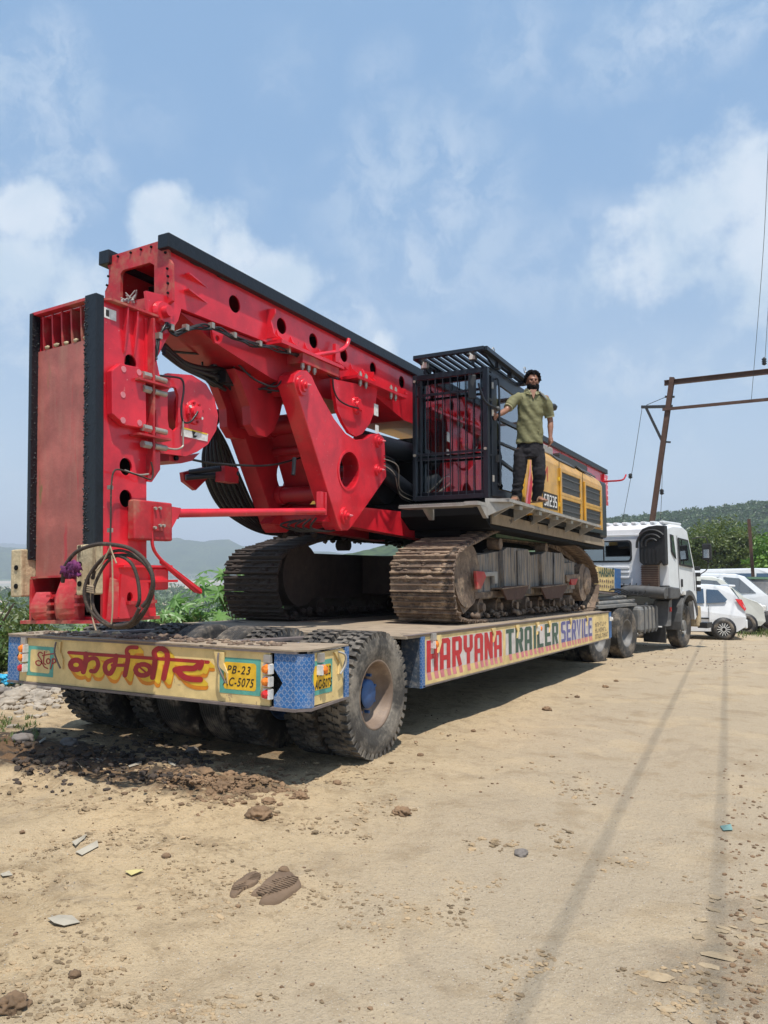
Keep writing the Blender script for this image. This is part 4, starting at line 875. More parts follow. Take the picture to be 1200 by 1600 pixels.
c = on(557, 634, X=-4.47); mb = MB(); mb.lathe([(.001, .05), (.05, .05), (.055, .02), (.10, .02), (.105, 0)], c, (1, 0, 0), 20, smooth=False)
for k in range(8): a = k*math.pi/4+.2; mb.cyl(c+Vector((.02, math.cos(a)*.082, math.sin(a)*.082)), c+Vector((.034, math.cos(a)*.082, math.sin(a)*.082)), .011, n=6)
mb.build('hub', 'red_paint', mast)
MB().box(-4.468, -4.464, 7.92, 8.02, 3.42, 3.56).build('warning_label', 'decal', mast); MB().box(-4.468, -4.464, 7.95, 8.03, 3.22, 3.31).build('warning_label', 'decal', mast)
# belly under the girder, where the linkage is hinged
mb = MB(); mb.prism([(XL_+.04, y, z) for y, z in ((4.85, 3.79), (5.3, 3.64), (6.15, 3.50), (6.7, 3.46), (8.2, 3.56), (8.2, 3.74), (6.2, 3.82))], (.62, 0, 0)); mb.build('belly_box', 'red_dark', mast)
c = on(340, 520, X=-4.60); MB().plate([c+Vector((0, a, b)) for a, b in ((-.09, .06), (.09, .03), (.06, -.06), (.02, -.10), (-.03, -.10), (-.06, -.05))], [circ(c+Vector((0, 0, -.05)), .028, 'x', 12)], (-.025, 0, 0)).build('lifting_eye', 'red_paint', mast)
for x in (-5.20, -4.90):                       # curved ears hanging from the belly
    MB().prism([(x, y, z) for y, z in ((5.75, 3.52), (5.85, 3.42), (6.0, 3.20), (6.02, 3.02), (6.12, 2.93), (6.28, 2.93), (6.40, 3.02), (6.5, 3.2), (6.6, 3.5))], (.10, 0, 0)).build('hinge_ear', 'red_dark', mast)
MB().prism([(-5.2, y, z) for y, z in ((5.98, 3.44), (6.2, 3.04), (6.3, 3.04), (6.3, 3.46))], (.4, 0, 0)).build('hinge_ear', 'red_dark', mast, label='dark web between the hinge ears')
for k in range(9):                             # wiring under the belly
    y0 = random.uniform(5.5, 6.1); x0 = random.uniform(-5.1, -4.75); MB().tube(spline([(x0, y0, 3.56), (x0+random.uniform(-.1, .15), y0+.15, 3.44), (x0+random.uniform(-.1, .2), y0+.35, 3.40), (x0+.15, y0+.5, 3.50)], 5), .011, 5).build('hose', 'hose_black', mast)
MB().box(-5.0, -4.9, 5.75, 5.9, 3.40, 3.52).build('junction_box', 'hose_black', mast)
H1 = spline(PX(((243, 560), (248, 525), (262, 505), (272, 520), (290, 512), (320, 508), (340, 512), (365, 524), (390, 534), (420, 540), (450, 548), (480, 560), (500, 573), (520, 585), (528, 592)), -4.52), 6)
for d in range(3): MB().tube([p+Vector((.012*math.sin(i*.9+d*2), 0, -.015*d+.007*math.sin(i*.7+d))) for i, p in enumerate(H1)], .010, 5).build('hose', 'hose_black', mast)
for i in range(6, len(H1), 9): MB().obox(H1[i]+Vector((0, 0, 0)), (.05, .035, .05)).build('hose_clip', 'bolt_steel', mast)
MB().tube(spline(PX(((520, 592), (522, 610), (530, 625), (545, 634), (560, 638)), -4.42), 5), .010, 5).build('hose', 'hose_black', mast)
# ---- folded lower mast section standing behind the trailer
LY0, LX0, LX1 = 3.99, -5.31, -4.57
LEAN = .034
def PL(px, py, X):
    p = on(px, py, X=X)
    for _ in range(4): p = on(px, py, X=X+(3.6-p.z)*LEAN)
    return Vector((X, p.y, p.z))
def PXL(lst, X): return [PL(a, b, X) for a, b in lst]
mb = MB(); XS1 = -4.58
sf = [(3.967, 1.20), (3.967, 3.60), (4.46, 3.60), (4.46, 3.45), (4.40, 3.3), (4.40, 2.30), (4.40, 1.62), (4.46, 1.54), (4.50, 1.20)]
mb.plate([(XS1, y, z) for y, z in sf], [circ((XS1, y, z), .062, 'x', 20, .068) for y, z in ((4.235, 3.165), (4.19, 2.345), (4.19, 2.10))], (-.016, 0, 0))
mb.prism([(LX0+.01, y, z) for y, z in sf], (.016, 0, 0))
mb.box(LX0+.027, XS1-.017, 4.36, 4.38, 1.3, 3.58); mb.box(LX0+.027, XS1-.017, 3.97, 4.36, 3.57, 3.584); mb.box(LX0+.027, XS1-.017, 3.97, 4.44, 1.20, 1.22)
ld = mb.build('folded_mast_section', 'red_paint', RG)
MB().box(LX0+.029, LX1-.116, 3.945, 3.965, 1.53, 3.30).build('rear_plate', 'red_primer', ld)
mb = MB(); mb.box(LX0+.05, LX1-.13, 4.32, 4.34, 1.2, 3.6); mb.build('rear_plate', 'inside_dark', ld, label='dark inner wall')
for k in range(6):
    x = LX0+.075+k*.108; MB().prism([(x, 3.95, 3.34), (x, 3.94, 3.575), (x, 4.28, 3.575), (x, 4.28, 3.2), (x, 3.97, 3.2)], (.016, 0, 0)).build('rib', 'red_dusty', ld)
MB().box(LX0, LX1-.02, 3.90, 3.97, 3.585, 3.608).build('top_edge', 'red_dusty', ld)
mb = MB()
for k in range(5): mb.blob((LX0+.13+k*.108, 3.95, 3.32), .022, 1, .3, 2, k, (1.3, .6, .8))
tag(mb.build('dirt_crumbs', 'cream_pad', ld), kind='stuff')
MB().box(-4.685, -4.562, 3.885, 3.963, 1.70, 3.615).build('guide_rail', 'rail_black', ld, bevel=.006)
MB().box(LX0-.006, LX0+.028, 3.885, 3.963, 1.66, 3.60).build('guide_rail', 'rail_black', ld, bevel=.006)
mb = MB()
for k in range(420): z = random.uniform(1.65, 3.58); mb.blob((-4.685+abs(random.gauss(0, .022)), 3.884, z), random.uniform(.003, .008), 1, .4, 2, k)
for k in range(200): z = random.uniform(1.65, 3.55); mb.blob((LX0+.028, 3.89+random.random()*.06, z), random.uniform(.003, .008), 1, .4, 2, k)
tag(mb.build('grease', 'grease_black', ld), kind='stuff')
for x, s in ((-4.68, 1), (LX0+.02, -1)):       # worn cream slide pads
    MB().box(x-.01 if s > 0 else x-.13, x+.19 if s > 0 else x-.01, 3.83, 3.90 if s > 0 else 4.0, 1.38, 1.74).build('slide_pad', 'cream_pad', ld, bevel=.01)
    for z in (1.46, 1.60): MB().cyl((x+(.03 if s > 0 else -.06), 3.832, z), (x+(.03 if s > 0 else -.06), 3.822, z), .02, n=10).build('pad_bolt', 'frame_black', ld)
MB().box(LX0+.03, -4.66, 3.90, 4.2, 1.515, 1.53).build('shelf', 'red_dusty', ld); MB().box(LX0-.03, -4.54, 3.86, 4.50, 1.175, 1.20).build('base_plate', 'red_dusty', ld)
MB().box(LX0+.02, LX0+.05, 3.90, 4.1, 1.20, 1.51).build('side_plate', 'red_dusty', ld)
for x0, x1, zt in ((LX0+.04, LX0+.25, 1.41), (LX0+.30, LX0+.55, 1.50)):       # curved guards on the foot
    rings = []
    for k in range(8):
        z = 1.20+(zt-1.20)*k/7; b = .05*math.sin(math.pi*(k/7)**.8); tp = .02*max(0, k-4)
        rings.append([Vector((x0+tp, 3.92-b*.4, z)), Vector(((x0+x1)/2, 3.86-b, z)), Vector((x1-tp*.4, 3.92-b*.4, z)), Vector((x1-tp*.4, 3.97, z)), Vector((x0+tp, 3.97, z))])
    MB().loft(rings, smooth=False).build('guard', 'red_dusty', ld, bevel=.006)
for z in (1.25, 1.31, 1.37): MB().box(LX0+.25, LX0+.30, 3.87, 3.95, z, z+.02).build('rib', 'red_dusty', ld); MB().box(LX0+.55, LX0+.61, 3.87, 3.95, z+.05, z+.07).build('rib', 'red_dusty', ld)
for z, y1 in ((1.575, 4.62), (1.46, 4.68)): MB().box(-4.62, -4.52, 4.12, y1, z, z+.018).build('foot_flange', 'red_paint', ld)
MB().box(-4.70, -4.54, 4.44, 4.60, 1.40, 1.574).build('foot_box', 'red_paint', ld, bevel=.015)
MB().prism([(-4.56, 3.99, 1.2), (-4.56, 4.02, 1.5), (-4.53, 4.06, 1.48), (-4.46, 4.10, 1.2)], (0, .02, 0)).build('foot_flange', 'red_dusty', ld)
MB().plate(PXL(((190, 900), (232, 915), (232, 968), (185, 968)), -4.50), [circ(PL(203, 938, -4.5), .03, 'x', 12, .045)], (-.02, 0, 0)).build('side_plate', 'red_paint', ld)
MB().box(-4.58, -4.47, 4.12, 4.40, 1.30, 1.325).build('foot_flange', 'red_dusty', ld)
# right face fittings
oc = [(175, 582), (188, 571), (217, 577), (228, 592), (229, 665), (222, 672), (196, 668), (176, 650)]
MB().prism(PXL(oc, -4.515), (-.062, 0, 0)).build('cover_plate', 'red_paint', ld, bevel=.006)
for p in ((193, 580), (217, 585), (192, 620), (192, 660), (218, 664)): q = PL(*p, -4.515); MB().cyl(q, q+Vector((.004, 0, 0)), .024, n=14).build('stud', 'letter_pink', ld)
MB().prism([(XS1, 3.97, 3.603), (XS1, 4.47, 3.603), (XS1+.07, 4.47, 3.603), (XS1+.05, 4.0, 3.603)], (0, 0, -.018)).build('top_flange', 'red_dusty', ld)
for y in (4.16, 4.26): MB().prism([(XS1, y, 3.58), (XS1, y, 3.22), (XS1+.012, y, 3.24), (XS1+.045, y, 3.5), (XS1+.05, y, 3.58)], (0, .014, 0)).build('rib', 'red_paint', ld)
MB().box(XS1, XS1+.003, 3.975, 4.09, 3.455, 3.535).build('warning_label', 'decal', ld); MB().box(XS1+.0032, XS1+.004, 3.99, 4.02, 3.47, 3.52).build('warning_mark', 'ink', ld)
MB().prism([(XS1, y, z) for y, z in ((4.37, 3.56), (4.46, 3.56), (4.46, 3.36), (4.53, 3.12), (4.53, 2.92), (4.46, 2.80), (4.46, 2.60), (4.53, 2.50), (4.53, 2.36), (4.44, 2.25), (4.40, 2.25))], (.018, 0, 0)).build('joint_flange', 'red_paint', ld)
MB().box(-4.60, -4.50, 4.395, 4.415, 2.3, 3.56).build('joint_flange', 'red_dusty', ld)
for z in (3.08, 2.97, 2.66, 2.53):
    MB().cyl((-4.52, 4.30, z), (-4.52, 4.38, z), .030, n=6, smooth=False).build('bolt', 'bolt_steel', ld); MB().cyl((-4.52, 4.42, z), (-4.52, 4.55, z), .024, n=10).build('bolt', 'bolt_steel', ld)
for z in (3.025, 2.595): MB().box(-4.60, -4.47, 4.22, 4.56, z-.008, z+.008).build('joint_flange', 'red_dusty', ld)
# hinge at the top joining the two sections
for x in (-4.58, -5.30):
    MB().plate([(x, y, z) for y, z in ((4.40, 3.80), (4.62, 3.83), (4.80, 3.78), (4.76, 3.66), (4.60, 3.42), (4.53, 3.3), (4.43, 3.3), (4.43, 3.6))], [circ((x, 4.655, 3.35), .0001, 'x', 3)] if 0 else [], (-.03, 0, 0)).build('hinge_plate', 'red_paint', ld)
c = Vector((-4.575, 4.56, 3.66)); MB().lathe([(.001, .10), (.045, .10), (.05, .045), (.085, .045), (.095, .02), (.10, 0)], c, (1, 0, 0), 22, smooth=False).build('hinge_pin', 'red_paint', ld)
MB().cyl((-5.3, 4.56, 3.66), (-4.6, 4.56, 3.66), .05, n=16).build('hinge_pin', 'red_dark', ld)
# winch bolted to the folded section
WO = [(247, 592), (262, 583), (300, 586), (322, 600), (335, 622), (341, 650), (338, 672), (325, 694), (308, 706), (290, 713), (252, 708), (244, 690), (244, 610)]
slot = [(262, 612), (267, 604), (275, 606), (279, 618), (278, 668), (272, 674), (264, 668), (262, 655)]
wn = MB().plate(PX(WO, -4.655), [PX(slot, -4.655)], (-.03, 0, 0)).build('winch', 'red_paint', RG)
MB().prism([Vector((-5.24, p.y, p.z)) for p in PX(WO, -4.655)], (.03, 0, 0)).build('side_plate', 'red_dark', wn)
c = on(303, 645, X=-4.655); MB().cyl((-5.2, c.y, c.z), (-4.70, c.y, c.z), .21, n=28).build('drum', 'red_dark', wn)
mb = MB(); mb.lathe([(.001, .055), (.055, .05), (.062, .02), (.10, .02), (.108, 0)], c, (1, 0, 0), 24, smooth=False); mb.build('hub', 'red_paint', wn)
for k in range(8): a = k*math.pi/4+.3; q = c+Vector((.02, math.cos(a)*.083, math.sin(a)*.083)); MB().cyl(q, q+Vector((.012, 0, 0)), .013, n=8).build('bolt', 'decal' if k in (3, 7) else 'red_dark', wn)
MB().prism(PX(((284, 667), (325, 678), (324, 690), (283, 681)), -4.652), (.002, 0, 0)).build('warning_label', 'decal', wn)
MB().prism(PX(((300, 673), (306, 675), (303, 680), (309, 681), (305, 684), (302, 684)), -4.648), (.001, 0, 0)).build('warning_mark', 'ink', wn)
MB().prism(PX(((284, 667), (324, 677.5), (324, 679.5), (284, 669.3)), -4.6485), (.001, 0, 0)).build('warning_mark', 'sign_yellow', wn)
MB().prism(PX(((265, 706), (300, 711), (312, 708), (300, 720), (283, 724), (264, 720)), -4.70), (-.3, 0, 0)).build('winch_foot', 'red_dark', wn)
q = on(274, 716, X=-4.695); MB().cyl(q, q+Vector((.02, 0, 0)), .022, n=10).build('bolt', 'frame_black', wn)
MB().tube(spline(PX(((230, 585), (262, 588), (283, 592), (287, 608), (283, 640), (286, 658), (296, 660), (305, 650), (309, 643)), -4.6), 5), .009, 5).build('hose', 'hose_black', wn)
MB().tube(spline(PX(((286, 655), (286, 690), (285, 698), (275, 702), (258, 700)), -4.6), 5), .009, 5).build('hose', 'bolt_steel', wn)
MB().tube(spline(PX(((238, 722), (252, 716), (265, 708)), -4.9), 5), .02, 6).build('hose', 'hose_black', wn)
# box bracket, stay rod and hanging strap
MB().box(-4.575, -4.50, 4.20, 4.60, 1.785, 2.09).build('bracket_box', 'red_dusty', ld, bevel=.012)
MB().prism(PXL(((258, 793), (283, 797), (281, 806), (258, 848)), -4.51), (-.05, 0, 0)).build('bracket_arm', 'red_paint', ld)
MB().box(-4.50, -4.485, 4.38, 4.49, 1.86, 2.05).build('bracket_clamp', 'red_dusty', ld)
for y, z in ((4.39, 2.03), (4.44, 2.035), (4.48, 1.9), (4.385, 1.88), (4.44, 1.9)): MB().cyl((-4.485, y, z), (-4.465, y, z), .013, n=6, smooth=False).build('bolt', 'bolt_steel', ld)
MB().cyl(on(276, 802, X=-4.50), on(505, 799, X=-4.42), .037, n=12).build('stay_rod', 'red_paint', RG)
q = on(272, 802, X=-4.49); MB().obox(q, (.05, .06, .09)).build('rod_clevis', 'red_dusty', RG)
MB().tube(spline(PX(((238, 815), (238, 850), (246, 868), (262, 884), (285, 903), (314, 926)), -4.45), 5), .013, 6).build('hanging_strap', 'red_paint', RG, label='bent red bar hanging from the mast foot')
MB().prism(PX(((252, 872), (262, 880), (316, 921), (314, 928), (306, 926), (252, 880)), -4.45), (-.02, 0, 0)).build('hanging_strap', 'red_paint', RG)
MB().tube(spline(PXL(((172, 850), (173, 812), (174, 760), (180, 738), (200, 741), (222, 748), (236, 752), (239, 740), (236, 725)), -4.5), 6), .007, 5).build('grease_line', 'cable_mud', ld)
MB().tube(spline(PXL(((195, 738), (215, 745), (232, 744)), -4.52), 5), .008, 5).build('grease_line', 'bolt_steel', ld)
for p in ((172, 765), (172, 832)): MB().obox(PL(*p, -4.53), (.03, .03, .03)).build('hose_clip', 'bolt_steel', ld)
ld.matrix_local = Matrix.Translation(Vector((-4.97, 0, 3.6))-Vector(ORG[RG.name])) @ Matrix.Rotation(-LEAN, 4, 'Y') @ Matrix.Translation(-(Vector((-4.97, 0, 3.6))-Vector(ORG[RG.name])))
# ---- luffing linkage between mast and upper frame
AX = -4.45
AR = [(459, 597), (462, 584), (470, 578), (480, 579), (488, 588), (493, 600), (506, 625), (523, 655), (540, 677), (556, 687), (570, 686), (582, 678), (593, 677), (601, 686), (604, 745), (598, 754), (551, 822), (544, 829), (534, 829), (529, 822)]
hl = [on(545+15.5*math.cos(2*math.pi*k/20), 735+29*math.sin(2*math.pi*k/20), X=AX) for k in range(20)]
arm = MB().plate(PX(AR, AX), [hl], (-.21, 0, 0)).build('luffing_arm', 'red_paint', RG, bevel=.01)
mir = lambda p: Vector((-4.97*2-p.x, p.y, p.z))
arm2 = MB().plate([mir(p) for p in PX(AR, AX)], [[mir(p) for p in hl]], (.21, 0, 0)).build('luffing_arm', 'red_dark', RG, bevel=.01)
rim_ = MB(); rim_.loft([[p+Vector((d, 0, 0)) for p in hl] for d in (-.19, .008)], caps=False)
c0 = sum(hl, Vector())/20
rim_.q([p+Vector((.008, 0, 0)) for p in hl]+[c0+(p-c0)*1.13+Vector((.008, 0, 0)) for p in hl]+[c0+(p-c0)*1.13+Vector((-.01, 0, 0)) for p in hl], [(k, (k+1) % 20, 20+(k+1) % 20, 20+k) for k in range(20)]+[(20+k, 20+(k+1) % 20, 40+(k+1) % 20, 40+k) for k in range(20)])
rim_.build('tube_rim', 'red_paint', arm)
for (px, py, r) in ((472, 603, .115), (538, 806, .10), (590, 690, .085), (589, 735, .075)):
    c = on(px, py, X=AX); r *= .9
    MB().lathe([(.001, .075), (r*.30, .075), (r*.34, .05), (r*.62, .05), (r*.66, .028), (r, .028), (r*1.05, 0)], c, (1, 0, 0), 26, smooth=False).build('pivot_pin', 'red_paint', arm)
    MB().cyl((-5.5, c.y, c.z), (AX-.2, c.y, c.z), r*.75 if py < 700 else r*.95, n=18).build('cross_shaft', 'red_dark', arm)
    bolt(c+Vector((.075, 0, 0)), (1, 0, 0), arm, .014, .015, 'letter_pink')
for px, py, r in ((490, 660, .10), (506, 770, .085), (520, 803, .12), (500, 700, .05)):
    c = on(px, py, X=-4.66); MB().cyl((-5.3, c.y, c.z), (-4.66, c.y, c.z), r, n=20).build('cross_tube', 'red_dark', arm)
    if r > .08:
        MB().cyl((-5.27, c.y, c.z), (-5.2, c.y, c.z), r*1.25, n=20).build('tube_collar', 'red_dark', arm)
a, b = on(478, 640, X=-4.66), on(512, 770, X=-4.66)
MB().prism([(-5.28, a.y+.1, a.z), (-5.28, b.y+.1, b.z), (-5.28, b.y+.2, b.z), (-5.28, a.y+.2, a.z)], (.62, 0, 0)).build('web_plate', 'red_dark', arm)
c = on(500, 780, X=-4.44); MB().box(-4.47, -4.42, c.y-.02, c.y+.03, c.z-.13, c.z+.08).build('lug', 'red_paint', arm); MB().box(-4.47, -4.42, c.y+.07, c.y+.1, c.z-.16, c.z+.08).build('lug', 'red_paint', arm)
for k in range(5):
    MB().tube(spline([(-4.5-.1*k, 6.75+.05*k, 2.12), (-4.6-.1*k, 6.8, 2.02+.01*k), (-4.55-.08*k, 7.1, 2.0), (-4.5-.05*k, 7.4, 2.08)], 5), .012, 5).build('hose', 'hose_black', RG)
MB().tube(spline([on(240, 700, X=-5.1), on(300, 718, X=-5.0), on(350, 725, X=-4.9), on(420, 727, X=-4.8), on(470, 715, X=-4.75)], 6), .012, 5).build('hose', 'hose_black', RG)
MB().tube(spline([on(460, 715, X=-4.6), on(459, 735, X=-4.6), on(458, 742, X=-4.6)], 3), .022, 6).build('hose', 'hose_black', RG)
for d in range(3):
    MB().tube(spline([on(256, 540+6*d, X=-5.0+.05*d), on(285, 566+4*d, X=-5.0), on(318, 576+7*d, X=-5.0), on(352, 577+16*d, X=-5.0)], 8), .030 if d < 2 else .02, 8).build('hose', 'hose_black', RG)
MB().tube(spline([on(260, 548, X=-5.05), on(300, 552, X=-5.0), on(340, 553, X=-4.98)], 8), .012, 8).build('hose', 'hose_black', RG)
for k in range(14): q = on(330+random.uniform(-14, 28), 585+random.uniform(-12, 22), X=-5.05); MB().tube(spline([q, q+Vector((random.uniform(-.1, .1), .1, random.uniform(-.1, .08))), q+Vector((0, .25, random.uniform(-.15, .1)))], 4), .018, 6).build('hose', 'hose_black', RG)
# looped bundle of pressure hoses behind the left arm
for k in range(22):
    o_ = k*.022; xx = -5.62-.12*(k % 3); w = .012+.004*(k % 2)
    pts = [(355-k*1.6, 640), (322+k*1.4, 690), (318+k*2.5, 735), (338+k*2.6, 785), (372+k*1.8, 815), (415, 834-k*.8), (470, 836-k*.6), (520, 830)]
    MB().tube(spline([on(a, b, X=xx) for a, b in pts], 6), w, 6).build('pressure_hose', 'hose_black', RG)
MB().prism([on(*p, X=-5.55) for p in ((286, 738), (318, 730), (330, 742), (306, 766), (288, 752))], (-.05, 0, 0)).build('hose_guide', 'red_dark', RG)
for a, b in (((290, 746), (372, 740)), ((296, 738), (345, 732))): MB().cyl(on(*a, X=-5.5), on(*b, X=-5.2), .03, n=10).build('hose_guide_bar', 'rail_black', RG)
MB().obox(on(355, 742, X=-5.25), (.12, .22, .16)).build('hose_guide', 'red_dark', RG)
# main boom foot and lower frame
MB().prism([(-4.70, 6.95, 2.10), (-4.70, 9.6, 1.98), (-4.70, 9.6, 2.34), (-4.70, 7.2, 2.30)], (.16, 0, 0)).build('boom_foot', 'red_paint', RG)
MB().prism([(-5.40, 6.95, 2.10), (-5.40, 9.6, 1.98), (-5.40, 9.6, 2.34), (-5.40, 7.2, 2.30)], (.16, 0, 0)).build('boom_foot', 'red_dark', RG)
for x, z, r in ((-4.62, 3.12, .13), (-4.95, 3.0, .16), (-5.25, 3.12, .13)): MB().cyl((x, 7.9, z), (x, 10.4, z+.05), r, n=20).build('hydraulic_cylinder', 'rail_black', RG)
for x in (-4.58, -5.3): MB().cyl((x, 7.75, 2.95), (x, 10.2, 2.30), .11, n=18).build('hydraulic_cylinder', 'rail_black', RG)
MB().box(-5.9, -4.48, 9.2, 10.4, 2.45, 3.35).build('winch_house', 'frame_black', RG)
MB().cyl((-5.7, 8.75, 2.75), (-4.75, 8.75, 2.75), .32, n=24).build('rope_drum', 'hose_black', RG)
for k in range(5): q = on(603+random.uniform(0, 10), 715+6*k, X=-4.4); MB().tube(spline([on(600, 712+5*k, X=-4.4), q+Vector((.03, .1, -.05)), on(625, 760+4*k, X=-4.5), on(650, 775+3*k, X=-4.5)], 5), .006, 4).build('wire', 'bolt_steel' if k % 2 else 'hose_black', RG)
# ---- upper frame, step, walkway
MB().prism([(-3.42, 9.0, 2.10), (-3.42, 15.0, 1.98), (-3.42, 15.0, 2.30), (-3.42, 8.75, 2.42), (-3.42, 8.75, 2.25)], (-3.05, 0, 0)).build('upper_frame', 'frame_black', RG)
MB().prism([(-3.40, 9.0, 2.15), (-3.40, 15.02, 2.04), (-3.40, 15.02, 2.17), (-3.40, 9.0, 2.29)], (-.02, 0, 0)).build('frame_skirt', 'concrete_dust', RG)
MB().box(-5.9, -3.9, 9.15, 9.4, 2.0, 2.5).build('frame_nose', 'frame_black', RG)
MB().cyl((-4.97, 11.3, 1.75), (-4.97, 11.3, 2.06), .75, n=40).build('slew_ring', 'frame_black', RG)
MB().box(-5.6, -4.3, 9.6, 13.6, 1.25, 1.78).build('car_body', 'mud_dark', RG)
MB().box(-3.95, -3.72, 10.0, 13.8, 2.03, 2.10).build('drip_tray', 'fuel_green', RG)
st = MB().box(-4.40, -3.52, 8.42, 8.70, 2.335, 2.365).build('front_step', 'grey_steel', RG)
MB().box(-3.525, -3.36, 8.42, 8.70, 2.34, 2.385).build('step_end', 'grey_steel', st); mb = MB()
for k in range(26): mb.box(-4.39+k*.034, -4.375+k*.034, 8.415, 8.69, 2.366, 2.376)
tag(mb.build('grip_teeth', 'grey_steel', st), kind='stuff')
for x in (-4.12, -3.40): MB().prism([(x, 8.5, 2.334), (x, 8.75, 2.334), (x, 8.75, 2.2), (x, 8.7, 2.2)], (.05, 0, 0)).build('step_bracket', 'grey_steel', st)
wk = MB().prism([(-3.38, 8.72, 2.40), (-3.38, 13.45, 2.315), (-3.10, 13.45, 2.315), (-3.10, 8.82, 2.395)], (0, 0, .03)).build('walkway', 'grey_steel', RG)
for y in (9.0, 9.75, 10.5, 11.3, 12.2, 13.1):
    z = 2.40-(y-8.72)*.018; MB().prism([(-3.38, y, z-.004), (-3.11, y, z-.004), (-3.14, y, z-.04), (-3.38, y, z-.16)], (0, .035, 0)).build('walkway_bracket', 'grey_steel', wk)
for y in (9.3, 10.1, 10.9, 11.7, 12.6): z = 2.40-(y-8.72)*.018; MB().obox((-3.16, y, z-.035), (.07, .12, .05)).build('walkway_clamp', 'bolt_steel', wk)
mb = MB()
for k in range(70): y = 8.8+k*.066; z = 2.432-(y-8.72)*.018; mb.box(-3.375, -3.105, y, y+.02, z, z+.008)
tag(mb.build('grip_teeth', 'grey_steel', wk), kind='stuff')
MB().prism([(-3.37, 8.70, 2.44), (-3.12, 8.95, 2.44), (-3.12, 8.95, 2.36), (-3.37, 8.70, 2.22)], (0, .04, 0)).build('walkway_bracket', 'grey_steel', wk)
# ---- cab
CX0, CX1, CY0, CY1, CZ0, CZ1 = -4.43, -3.43, 9.02, 10.55, 2.46, 4.14
cb = MB(); fw = .07
cb.box(CX0, CX1, CY0, CY1, CZ0, CZ0+.12); cb.box(CX0, CX1, CY0+.02, CY1, CZ1-.07, CZ1)
for x in (CX0, CX1-fw):
    for y in (CY0, CY1-fw): cb.box(x, x+fw, y, y+fw, CZ0+.12, CZ1-.07)
cb.box(CX0+.002, CX0+fw-.002, CY0+fw, CY1-fw, CZ0+.12, 2.98); cb.box(CX0+fw, CX1-fw, CY1-.05, CY1-.002, CZ0+.12, 3.1)
cab = cb.build('cab', 'cab_black', RG, bevel=.012)
dr = MB().plate([(CX1+.022, y, z) for y, z in ((9.06, 2.50), (10.46, 2.50), (10.50, 3.8), (10.30, 4.08), (9.06, 4.08))], [[(CX1+.022, y, z) for y, z in ((9.24, 2.64), (9.28, 2.60), (10.22, 2.60), (10.30, 2.66), (10.33, 3.66), (10.16, 3.93), (9.30, 3.97), (9.24, 3.92))]], (-.03, 0, 0)).build('door', 'cab_black', cab, bevel=.006)
MB().prism([(CX1+.006, y, z) for y, z in ((9.24, 2.62), (10.3, 2.62), (10.33, 3.66), (10.16, 3.94), (9.24, 3.96))], (-.006, 0, 0)).build('door_glass', 'cab_glass', cab)
MB().box(CX1+.023, CX1+.032, 9.24, 10.3, 3.50, 3.545).build('window_bar', 'cab_black', cab); MB().box(CX1+.023, CX1+.032, 9.24, 10.32, 3.20, 3.225).build('window_bar', 'cab_black', cab)
MB().beam((CX1+.028, 9.24, 3.00), (CX1+.028, 10.3, 2.86), .01, .03).build('window_bar', 'cab_black', cab)
MB().tube(spline([(CX1+.03, 9.22, 2.66), (CX1+.07, 9.2, 2.70), (CX1+.07, 9.19, 3.2), (CX1+.07, 9.19, 3.93), (CX1+.03, 9.16, 4.0)], 5), .013, 6).build('grab_rail', 'cab_black', cab)
MB().obox((CX1+.05, 9.17, 2.98), (.04, .05, .09)).build('door_handle', 'black_plastic', cab)
for z in (2.72, 3.55, 3.9): MB().cyl((CX1+.02, 9.08, z-.04), (CX1+.02, 9.08, z+.04), .02, n=8).build('hinge', 'bolt_steel', cab)
MB().box(CX0+fw, CX1-fw, CY0+.01, CY0+.016, CZ0+.12, CZ1-.07).build('windscreen', 'cab_glass', cab)
MB().box(CX0+.02, CX0+.026, CY0+fw, CY1-fw, 2.98, CZ1-.07).build('side_glass', 'cab_glass', cab); MB().box(CX0+fw, CX1-fw, CY1-.03, CY1-.024, 3.1, CZ1-.07).build('rear_glass', 'dark_glass', cab)
MB().box(CX0+.02, CX1-.02, CY0+.018, CY0+.03, 2.95, 2.99).build('window_bar', 'cab_black', cab)
# bar grille standing off the front
GY = 8.90; gz0, gz1, gx0, gx1 = 2.46, 4.10, -4.43, -3.39
gm = MB(); gm.box(gx0, gx0+.05, GY-.03, GY+.03, gz0, gz1); gm.box(gx1-.07, gx1, GY-.03, GY+.03, gz0, gz1); gm.box(gx0+.05, gx1-.07, GY-.03, GY+.03, gz1-.07, gz1); gm.box(gx0+.05, gx1-.07, GY-.03, GY+.03, gz0, gz0+.06)
gr = gm.build('front_grille', 'cab_black', RG, bevel=.006)
for z in (3.83, 3.06, 2.995): MB().box(gx0+.05, gx1-.07, GY-.014, GY+.014, z-.014, z+.014).build('grille_bar', 'cab_black', gr)
for k in range(9): x = gx0+.115+k*.104; MB().cyl((x, GY-.02, gz0+.06), (x, GY-.02, gz1-.07), .0075, n=8).build('grille_bar', 'cab_black', gr)
for x, z in ((gx0+.02, 4.0), (gx0+.02, 3.1), (gx1-.02, 3.7), (gx1-.02, 3.0), (gx1-.02, 4.02)): MB().box(x-.02, x+.02, GY+.03, CY0, z-.015, z+.015).build('grille_mount', 'cab_black', gr)
for x, z in ((gx0+.035, 3.05), (gx1-.035, 3.07), (gx0+.035, 4.02)): MB().cyl((x, GY-.03, z), (x, GY-.05, z), .018, n=8).build('latch', 'bolt_steel', gr)
